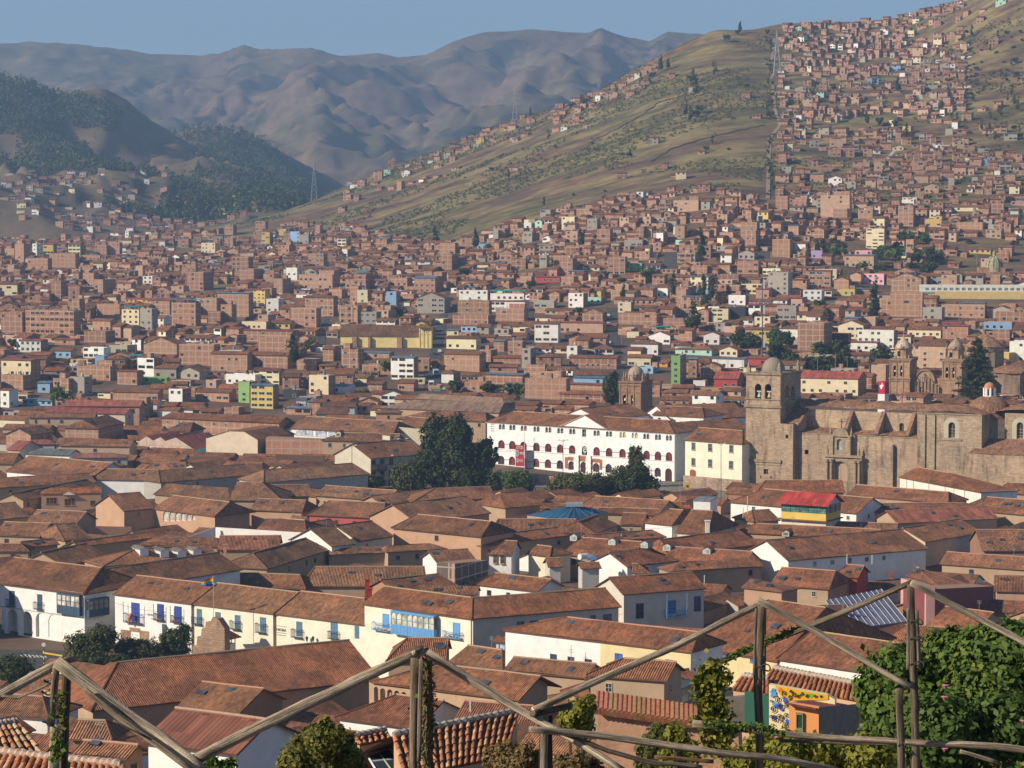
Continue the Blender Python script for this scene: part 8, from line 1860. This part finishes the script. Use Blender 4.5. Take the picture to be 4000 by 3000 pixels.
def bush(lobes,reg,D,n,leaf,pal,label,name='shrub',cat='shrub',flowers=0,clump=.2,shell=.5):
 L=[];
 for x,y,r_ in lobes:c=at_y(px(reg,x,y),D+rnd.uniform(-1,1));k=D/F*REG[reg][2];L.append((c.x,c.y,c.z,r_*k,r_*k*.9,r_*k))
 x,y,z=np.mean(np.array(L)[:,:3],0);r=empty(name,Vector((x,y,float(zg(x,y)))),label,cat);P,N,t=crown_pts(L,n,clump,shell);leaf_obj('leaves',P,N,leaf,colr(pal,t),r)
 b=MB()
 for l in L[:10]:c=Vector(l[:3]);b.tube([Vector((c.x*.5+x*.5,c.y,float(zg(c.x,c.y))-.3)),c],[.09,.03],5,'bark',(.12,.09,.06))
 b.build('stem',r)
 if flowers:
  for i in rg.integers(0,n,flowers):f=MB();p=Vector(P[i])+Vector((0,-.25,.1));f.lathe(p,[(.015,0),(.06,.05),(.02,.06)],7,'flower',(.5,.2,.24));f.build('flower',r)
 return r
bush([(1420,880,190),(1330,960,150),(1550,860,190),(1700,800,190),(1830,740,170),(1960,740,180),(2110,720,185),(2260,700,195),(1500,1080,240),(1750,1050,280),(2000,980,290),(2230,930,290),(1420,1280,220),(1680,1330,260),(1980,1300,280),(2240,1250,280),(1300,1080,90),(1240,930,60)],'B3',41,95000,.095,'vine','huge tangled green flowering hedge rising behind the last trellis posts','hedge','hedge',9,.15)
bush([(2330,700,120),(2100,1180,200),(1700,1200,200)],'B3',37,12000,.09,'green','brighter creeper spilling over the front of the huge hedge','creeper','creeper',5)
bush([(1900,1330,110),(2000,1260,100),(2090,1300,100),(1830,1400,100),(2160,1390,90),(1980,1420,170),(2010,1150,40),(1930,1210,55),(2080,1200,45),(1850,1290,50)],'B1',38,24000,.055,'bush','round yellow green shrub at the foot of the trellis left of the tall double post',flowers=0)
bush([(1510,1090,80),(1560,1060,60),(1460,1120,60),(1590,1000,30),(1540,1160,60)],'B2',55,6500,.085,'yellow','small spiky shrub in front of the mud wall end');bush([(2020,1260,90),(1960,1320,80),(2080,1300,80),(2040,1390,100),(1960,1420,90)],'B2',52,8000,.08,'olive','thin shrub growing up the middle of the mud wall')
bush([(600,1320,110),(760,1340,120),(930,1360,120),(1100,1370,120),(1260,1360,130),(480,1400,110),(700,1430,130),(1000,1440,140),(1300,1440,150)],'B3',30,26000,.05,'yellow','low yellowish bushes below the rails under the mural house',flowers=4);bush([(60,1230,70),(110,1330,90),(30,1380,80)],'B3',33,5000,.055,'yellow','small bush at the corner of the mud wall below the hanging vine');bush([(1330,1385,50),(1390,1420,60),(1290,1430,50)],'B1',27,1800,.045,'vine','little green plant by the crossing of the two lowest poles')
def near_roof(name,reg,eL,eR,rL,rR,ze,pitch,tw,tl,label,cols=((.46,.2,.095),(.5,.25,.13),(.4,.16,.08),(.52,.3,.17)),ridge=True,mort=(.36,.32,.28)):
 eL,eR,rL,rR=[px(reg,*p)for p in(eL,eR,rL,rR)];A,B=at_z(eL,ze),at_z(eR,ze);e=(B-A).normalized();best=None
 for sg in(1,-1):
  n=Vector((-e.y,e.x,0))*sg;Nn=Vector((-n.x*pitch,-n.y*pitch,1));O=Vector((0,0,H));q=[]
  for r in(rL,rR):a,c=ray(*r);dv=Vector((a,1,c));q.append(O+dv*(Nn.dot(A-O)/Nn.dot(dv)))
  w=sum((p-A).dot(n)for p in q)/2
  if w>.2 and best is None:best=(n,w,q)
 n,w,q=best;print(name,label[:20],'w',round(w,2),'L',round((B-A).length,2),'y',round(A.y,1))
 up=(n+Z*pitch).normalized();N=e.cross(up);N=N if N.z>0 else-N;Ls=w*math.sqrt(1+pitch*pitch);L=(B-A).length;sh=[(p-A).dot(e)for p in q];k0,k1=sh[0],sh[1]-L
 r=empty(name,Vector((A.x,A.y,float(zg(A.x,A.y)))),label,'house');b=MB();nc=max(2,int(L/tw));nr=max(2,int(Ls/tl));g=0
 b.face([A,B,B+e*k1+up*Ls,A+e*k0+up*Ls],'terracotta',(.2,.1,.06))
 for i in range(nc+1):
  for j in range(nr):
   s=i/nc;c0=A+e*(L*s)+(e*(k0*(1-s)+k1*s)+up*Ls)*(j/nr);ax_=((e*(k0*(1-s)+k1*s)+up*Ls)/nr);jt=Vector((rnd.gauss(0,.012),rnd.gauss(0,.012),rnd.gauss(0,.008)));kf=rnd.uniform(.68,1.25);col=tuple(c*kf for c in rnd.choice(cols))
   R0,R1=tw*.39,tw*.31;a0=c0-ax_*.12+N*(.035+.012*(j%2))+jt;a1=c0+ax_+N*.01+jt;M=7
   pa=[a0+e*(R0*math.cos(math.pi*k/M))+N*(R0*.95*math.sin(math.pi*k/M))for k in range(M+1)];pb=[a1+e*(R1*math.cos(math.pi*k/M))+N*(R1*.95*math.sin(math.pi*k/M))for k in range(M+1)]
   for k in range(M):b.face([pa[k],pb[k],pb[k+1],pa[k+1]],'terracotta',col)
   b.face(pa[::-1],'terracotta',tuple(c*.8 for c in col))
 ro=b.build('roof',r);b=MB();C,D_=A+e*k0+up*Ls,B+e*k1+up*Ls
 b.face([A-Z*6,B-Z*6,B-Z*.05,A-Z*.05],'plaster',PEACH);b.face([B-Z*6,D_-Z*6,D_,B],'plaster',PEACH);b.face([C-Z*6,A-Z*6,A,C],'plaster',PEACH);bk=n*w
 b.face([D_-Z*6+bk,C-Z*6+bk,C+bk-Z*w*pitch,D_+bk-Z*w*pitch],'plaster',PEACH);b.face([D_-Z*6,D_+bk-Z*6,D_+bk-Z*w*pitch,D_],'plaster',PEACH);b.build('wall',r);b=MB()
 b.face([C,D_,D_+bk-Z*w*pitch,C+bk-Z*w*pitch],'terracotta',(.25,.12,.07));b.build('back_slope',r)
 if ridge:
  b=MB();m=max(4,int(L/.12));b.tube([C.lerp(D_,t/m)+N*(.03+.05*(t%2)+.02*float(vnoise(t*.7,L,6)))for t in range(m+1)],tw*.5,7,'mortar',mort);b.build('ridge_mortar',ro,Vector(r.matrix_basis.translation))
 return A,B,C,D_,n,e,r
near_roof('near_tiled_house','N',(900,1380),(2130,1120),(700,815),(2330,620),71.4,.5,.27,.34,'near roof of bright curved terracotta tiles behind the tall double post')
near_roof('near_tiled_house','N',(330,985),(680,905),(250,870),(660,815),71.6,.45,.25,.34,'short row of curved tiles above the framed skylight')
near_roof('near_tiled_house','Q',(-160,1175),(492,1082),(-220,772),(205,690),70.9,.5,.27,.36,'near roof corner of pale curved tiles behind the shorter trellis post',cols=((.5,.3,.17),(.46,.22,.11),(.52,.36,.22)))
near_roof('near_tiled_house','Q',(-500,1330),(1500,1560),(-300,1015),(1500,1258),73.0,.5,.27,.36,'lowest roof of curved tiles with a thick mortar ridge',mort=(.5,.36,.28))
near_roof('mural_house','V',(440,215),(1570,440),(520,68),(1640,205),69.6,.5,.28,.5,'house with a swirling yellow and blue mural under curved red tiles',cols=((.36,.15,.08),(.42,.18,.09),(.3,.13,.07)),mort=(.4,.33,.27))
near_roof('near_tiled_house','V',(45,300),(470,355),(170,140),(480,160),69.4,.5,.28,.5,'little tiled roof over the green plank gate',cols=((.4,.16,.09),(.34,.14,.08)),mort=(.45,.35,.3))
def flat_wall(reg,q,D,mat,col,name,parent=None,dep=.25,label=None,cat=None,turn=0.0):
 """wall face from picture corners on an upright plane through distance D turned by an angle"""
 X0=at_y(px(reg,*q[0]),D);u=Vector((math.cos(turn),-math.sin(turn),0));fa=Facade(X0-u*30,X0+u*30);P=[fa.at(*fa.pt(px(reg,*p)))for p in q];b=MB();bk=[p-fa.n*dep for p in P]
 b.face(P,mat,col);b.face(bk[::-1],mat,col)
 for i in range(len(P)):j=(i+1)%len(P);b.face([P[i],bk[i],bk[j],P[j]],mat,col)
 if parent is None:o=b.build(name,off=P[0].copy());tag(o,label,cat)
 else:o=b.build(name,parent)
 return fa
mh=THINGS[-2];DV=91.0
fa=flat_wall('V',[(486,860),(1300,860),(1300,420),(1200,360),(486,232)],DV,'plaster',(.72,.62,.36),'wall',mh,.3,turn=.32)
b=MB()
a_=[fa.at(*fa.pt(px('V',*p)),.03)for p in((560,245),(1220,365),(1220,420),(730,430),(640,400))];b.face([a_[0],a_[4],a_[3],a_[2],a_[1]],'paint',(.68,.36,.02));b.build('mural_ground',mh);b=MB();SWC=(.06,.035,.03)
def swirl(x,y,R_,turns,dr,t0=0.0,w=10,col=SWC):
 P=[]
 for i in range(int(26*turns)):t=t0+dr*i*.24;r=R_*(1-.9*i/(26*turns));P.append(fa.at(*fa.pt(px('V',x+r*math.cos(t),y+r*math.sin(t))),.06))
 b.tube(P,w*.31646*DV/F*.5,4,'paint',col)
for s in((622,625,40,2,1),(540,530,42,1.6,-1,2),(600,410,38,1.7,1,1),(710,490,32,1.8,-1),(640,500,34,1.4,1,3),(550,660,36,1.5,-1,1),(705,610,34,1.5,1,2),(700,730,28,1.5,-1),(515,620,22,1.3,1),(620,700,60,.7,-1,1.2),(800,350,34,1.6,1),(745,385,30,1.4,-1,2),(680,340,34,1.5,1,2),(855,380,26,1.3,-1),(760,310,22,1.3,1),(960,375,26,1.4,-1),(1060,370,22,1.3,1),(1130,380,18,1.2,-1),(520,430,20,1.2,1),(530,740,30,1.0,-1)):swirl(*s)
b.build('mural_scroll',mh)['kind']='stuff';b=MB()
for x,y,R_,c in((545,345,44,(.1,.3,.6)),(545,300,24,(.12,.35,.65)),(600,500,34,(.04,.09,.5)),(690,415,34,(.05,.1,.5)),(555,470,26,(.12,.3,.62)),(545,630,30,(.04,.1,.5)),(715,690,28,(.05,.12,.55)),(650,540,18,(.05,.1,.5)),(515,525,22,(.6,.42,.42)),(630,300,26,(.6,.15,.03)),(672,350,26,(.65,.5,.02)),(900,350,24,(.03,.07,.06)),(1010,365,28,(.1,.5,.05)),(760,400,18,(.65,.45,.05))):
 P=[fa.at(*fa.pt(px('V',x+R_*(1+.35*math.sin(k*2.6+x))*math.cos(k*.6283),y+R_*(1+.35*math.cos(k*1.9+y))*math.sin(k*.6283))),.045)for k in range(10)];b.face(P[::-1],'paint',c)
b.build('mural_patch',mh)['kind']='stuff'
hut=empty('garden_hut',at_y(px('V',1100,830),87),'orange garden hut with a maroon corrugated lean to roof beside the mural','hut');fo=flat_wall('V',[(735,900),(1100,900),(1100,512),(735,455)],87,'plaster',(.66,.28,.1),'wall',hut,.2,turn=.35)
Cn=at_y(px('V',1100,900),87-math.tan(.35)*(365*.31646*87/F));vv=Vector((math.sin(.35),math.cos(.35),0));fs=Facade(Cn,Cn+vv*40);b=MB();b.face([fs.at(*fs.pt(px('V',*p)))for p in((1102,900),(1600,930),(1600,470),(1102,515))],'adobe',(.2,.18,.17));b.build('side_wall',hut)
b=MB();z1=fo.pt(px('V',735,440))[1];e0,e1=fo.at(fo.pt(px('V',700,430))[0],z1,.3),fo.at(fo.pt(px('V',1085,508))[0],fo.pt(px('V',1085,508))[1],.3);d_=fs.at(*fs.pt(px('V',1490,468)))-fs.at(*fs.pt(px('V',1102,515)));b.face([e0,e1,e1+d_,e0+d_],'sheet',(.28,.07,.065));b.face([e0-Z*.06,e0,e1,e1-Z*.06],'sheet',(.2,.05,.05));b.face([e1-Z*.06,e1,e1+d_,e1+d_-Z*.06],'sheet',(.2,.05,.05));b.build('roof',hut);fo.win(hut,'V',825,578,912,790,off=.03,glass=(.02,.05,.035),frame=(.16,.2,.1),nx=1,nz=1,fw=.12)
flat_wall('V',[(185,760),(480,760),(480,375),(340,340),(185,322)],92,'paint',(.03,.13,.09),'plank_gate',None,.1,'dark green plank gate left of the mural','gate',.3);flat_wall('V',[(-60,720),(185,720),(185,385),(-60,405)],94,'adobe',(.16,.14,.12),'wall',None,.4,'low grey weathered board wall between the glasshouse and the green gate','wall',.2)
wl=empty('mud_wall',at_y(px('B2',1900,1400),62),'reddish mud wall capped with a row of half round tiles','wall');fw=flat_wall('B2',[(1605,1560),(2520,1560),(2500,1175),(2212,1120),(1640,1050)],60,'adobe',(.4,.235,.155),'wall',wl,.7,turn=.22);b=MB()
for i in range(27):
 s=i/26;x,y=1640+s*760,1052+s*108;a,z=fw.pt(px('B2',x,y));c=tuple(q*rnd.uniform(.8,1.15)for q in(.34,.16,.09));p=fw.at(a,z-.02,.24);q=fw.at(a-.12,z+.26,-.55);b.tube([p,q],[.115,.09],9,'terracotta',c)
b.build('tile_coping',wl)
bush([(1000,1370,70),(1080,1340,80),(1180,1350,80),(1260,1380,60),(1120,1430,110)],'B2',44,6000,.06,'dry','brown dry thatch like bush on the bank behind the short post','dry_bush');bush([(1420,1420,80),(1520,1400,60),(1600,1440,80),(1480,1470,90)],'B2',46,8000,.06,'dry','brown dry hedge below the forked rails','dry_bush')
sk=empty('skylight_frame',at_y(px('N',700,1264),84),'old white framed skylight sunk in the near tiled roof','skylight');b=MB();Q_=[at_y(px('N',*p),d)for p,d in(((370,1010),86),((650,970),86.2),((930,1300),83),((560,1330),82.8))];b.face(Q_[::-1],'glass',(.03,.04,.06));b.build('pane',sk);b=MB()
for p,q in((0,3),(1,2),(0,1)):b.tube([Q_[p],Q_[q]],.05,4,'paint',(.5,.52,.55))
for t in(.5,):b.tube([Q_[0].lerp(Q_[1],t),Q_[3].lerp(Q_[2],t)],.045,4,'paint',(.3,.3,.2));b.tube([Q_[0].lerp(Q_[3],.55),Q_[1].lerp(Q_[2],.55)],.04,4,'paint',(.35,.38,.42))
b.build('frame',sk)
for q,lab in((((640,1045),(770,1035),(800,1085),(680,1092)),'red tin awning, the one partly behind the thick slanting pole'),(((780,1030),(940,1025),(958,1062),(800,1078)),'red tin awning right of the thick slanting pole')):
 g=[on_ground(px('B1',*p),3.5,250)for p in q];zc=g[0].z;g=[at_z(px('B1',*p),zc+(.8 if i<2 else 0))for i,p in enumerate(q)];b=MB();b.face(g[::-1],'sheet',(.42,.07,.05));b.face([p-Z*.1 for p in g],'sheet',(.3,.06,.05));b.tube([g[3],g[3]-Z*3.5],.06,5,'metal',(.3,.3,.3));tag(b.build('tin_awning',off=g[0].copy()),lab,'awning')
P=on_ground(px('B1',1388,800),0,300);kk=P.y/F*.63291;u=Vector((.83,-.56,0));v=Vector((.56,.83,0));r=empty('kiosk',P,'white corner kiosk with a tiled pyramid roof and wooden gallery','kiosk');w=80*kk;b=MB();c=P;b.box(c-u*w*.6-v*w*.6-Z,u*w*1.2,v*w*1.2,Z*(150*kk+1),'plaster',WHITE);b.build('wall',r);b=MB()
for i in range(4):
 for j in range(2):q=c+u*w*(-.6+.38*i)+v*w*(-.6+1.14*j)+Z*150*kk;b.box(q,u*.14,v*.14,Z*40*kk,'paint',(.2,.09,.05))
b.box(c-u*w*.62-v*w*.62+Z*164*kk,u*w*1.24,v*.1,Z*.12,'paint',(.25,.12,.06));b.build('gallery_post',r);b=MB();z=188*kk;E=[c+u*(a*w*.95)+v*(q*w*.95)+Z*z for a,q in((-1,-1),(1,-1),(1,1),(-1,1))];t=c+Z*(z+62*kk)
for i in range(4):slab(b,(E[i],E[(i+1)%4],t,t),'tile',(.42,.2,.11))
b.face([p-Z*.12 for p in E][::-1],'paint',(.2,.1,.06));b.build('roof',r)
A=on_ground(px('B1',1200,800),0,300);fa=Facade(A,A+Vector((.83,-.56,0))*30);b=MB();st=[(1185,790),(1300,790),(1350,790),(1390,780),(1385,560),(1345,500),(1310,492),(1300,520),(1270,520),(1265,560),(1245,560),(1240,610),(1218,610),(1212,665),(1190,668)];q=[fa.at(*fa.pt(px('B1',*p)))for p in st];b.face(q,'stone',(.36,.26,.19));bk=[p-fa.n*1.6 for p in q]
for i in range(len(q)):j=(i+1)%len(q);b.face([q[i],bk[i],bk[j],q[j]],'stone',(.36,.26,.19))
tag(b.build('stone_ruin',off=A.copy()),'stepped stone ruin of a gateway with a dark cross on top','ruin')
b=MB();g=lambda x,y:(lambda p:p+Z*.1)(on_ground(px('B1',x,y),0,300));b.face([g(-60,690),g(400,700),g(420,830),g(-60,900)],'asphalt');b.build('road')['kind']='structure';b=MB()
for k in range(7):b.face([p+Z*.05 for p in(g(120+k*24,722+k*2),g(134+k*24,723+k*2),g(150+k*24,745),g(136+k*24,744))],'paint',(.6,.6,.58))
b.build('road_markings')['kind']='structure';b=MB();p0,p1=g(265,718),g(385,738);b.box(p0,p1-p0,(0,.3,0),(0,0,.3),'paint',(.65,.4,.02));tag(b.build('kerb',off=p0),'short yellow painted kerb by the crossing','kerb')
b=MB();g=lambda x,y:on_ground(px('P4',x,y),.12,400)
N_=10
for i in range(N_):
 for j in range(4):h_=lambda a,c:g(1180+860*a/N_,285+(470-285)*c/4);b.face([h_(i,j+1),h_(i+1,j+1),h_(i+1,j),h_(i,j)],'paving')
b.build('plaza_pavement')['kind']='structure'
from mathutils.bvhtree import BVHTree
def cull():
 vs,fs,own=[],[],[];base=0;roots=[]
 for o in SC.objects:
  if o.type!='MESH' or o.name.split('.')[0]in('haze','leaves','crown','window','far_mountains'):continue
  r=o;M=o.matrix_basis.copy()
  while r.parent:r=r.parent;M=r.matrix_basis@M
  me=o.data;n=len(me.vertices);co=np.empty(n*3);me.vertices.foreach_get('co',co);co=co.reshape(-1,3);M=np.array(M);co=co@M[:3,:3].T+M[:3,3]
  vs.append(co);roots.append(r);k=len(roots)-1
  for p in me.polygons:fs.append([v+base for v in p.vertices]);own.append(k)
  base+=n
 t=BVHTree.FromPolygons(np.concatenate(vs).tolist(),fs);cnt={};O=Vector((0,0,H))
 for j in range(150,576):
  for i in range(0,768):
   a,c=ray((i+.5)*4000/768,(j+.5)*3000/576);h=t.ray_cast(O,Vector((a,1,c)).normalized())
   if h[2]is not None:r=roots[own[h[2]]];cnt[r.name]=cnt.get(r.name,0)+1
 return cnt
CNT=cull()
gone=set()
for k,f in list(FACADES.items()):
 if k.startswith('fill')and CNT.get(f.root.name,0)<14:gone.add(f.root.name);del FACADES[k]
fl_=sorted((k for k in FACADES if k.startswith('fill')),key=lambda k:-CNT.get(FACADES[k].root.name,0))
for h in list(HOUSES):
 if CNT.get(h[0].name,0)<5 and h[0]is not SHADE:gone.add(h[0].name);HOUSES.remove(h)
for o in list(SC.objects):
 r=o
 while r.parent:r=r.parent
 if r.name in gone and o is not r:bpy.data.objects.remove(o)
for n in gone:bpy.data.objects.remove(SC.objects[n])
def alive(o):
 try:o.name;return True
 except ReferenceError:return False
THINGS[:]=[o for o in THINGS if alive(o)]
print('culled',len(gone),'fill left',len(fl_))
LM=[('the arcaded white house',150,1330),('the rainbow flag',455,1260),('the blue enclosed balcony',895,1330),('the blue glazed pyramid',1225,1108),('the yellow rooftop room',1750,1100),('the white dormers',365,1195),('the white school',1265,950),('the square bell tower',1665,930),('the church portal',1810,985),('the glasshouse',1440,1500),('the red gabled house',1930,1250),('the arched windows',385,1115),('the white parapet',560,1155),('the saw tooth gables',375,960),('the cream hall',505,955),('the twin towered church',2010,800),('the yellow church',820,728),('the green striped block',1480,800),('the yellow and blue block',560,850),('the rusty market roof',1010,860),('the tall plaza tree',960,960),('the white turret house',1430,1130),('the cloister arches',830,1495),('the mural house',1740,1510),('the JOMAR shop',655,860),('the small bell tower',1375,835),('the cellular mast',1645,720),('the domed cemetery church',2145,575),('the wide shaded street',945,790),('the deep street',1325,740),('the hillside stairway',1665,350),('the six storey pale block',1885,515),('the big tan block',1800,437),('the ridge houses',1100,268),('the far pale block',545,425),('the red hipped roofs',1790,830),('the cemetery gallery',2050,625),('the long terrace block',2010,325),('the bare hill',1350,380)]
def words_rel(X,Y):
 L=sorted(LM,key=lambda l:(l[1]-X)**2+(1.6*(l[2]-Y))**2)[:4];out=[]
 for n,x,y in L:
  dx,dy=X-x,(Y-y)*1.5;d=math.hypot(dx,dy)
  a='right of' if dx>0 else 'left of';v='below' if dy>0 else 'above'
  out.append(f'{a if abs(dx) > 2.2 * abs(dy) else (v if abs(dy) > 2.2 * abs(dx) else v + " and " + a)} {n}')
 return out
USED={}
def give(root,head,X,Y):
 rel=words_rel(X,Y)
 for extra in('',*SIZES):
  for r in rel:
   t=f'{extra}{head} {r}'
   if t not in USED and len(t.split())<=16:USED[t]=1;root['label']=t;return
 k=1
 r=rel[0]
 while True:
  k+=1;t=f'{ORD[min(k, len(ORD) - 1)]} {head} {r}'
  if t not in USED or k>10:break
 USED[t]=1;root['label']=t
SH={'f':'flat roofed house','k':'unfinished flat house','t':'tiled house','h':'hip roofed house','s':'house under red tin','T':'house under a teal awning','B':'house under grey tin','r':'gabled house'}
ORD=['','first','second','third','fourth','fifth','sixth','seventh','eighth','ninth','tenth','another']
NUM=['','one','two','three','four','five','six','seven','eight']
SIZES=()
for root,c,roof,fl,nw,w in HOUSES:
 X,Y=root['pc'][0]/1.80832,root['pc'][1]/1.80832
 wd='wide' if w>13 else('narrow' if w<7.5 else '')
 SIZES=tuple(s+' ' for s in((['windowless']if nw==0 else['sparsely windowed']if nw<5 else['many windowed'])+([wd]if wd else[])))
 give(root,f'{NUM[min(8, fl)]} storey {CN[c]} {SH[roof]}',X,Y)
 root['group']='houses of the brick town'
for key_,f in FACADES.items():
 root=f.root
 if root.get('label'):continue
 x0,y0,x1,y1=root['rect'];X,Y=(x0+x1)/2/1.80832,(y0+y1)/2/1.80832
 w=(x1-x0)/1.80832;m=f.roof.data.materials[0].name
 sz='long' if w>260 else('small' if w<110 else 'mid sized')
 SIZES=('low ','old ')
 give(root,f'{sz} '+('tin roofed building' if m=='sheet' else 'brown tiled house'),X,Y)
 root['group']='tiled houses of the old town'
for o in THINGS:
 for k in('lmk','rect','pc','kind_txt'):
  if k in o.keys():del o[k]
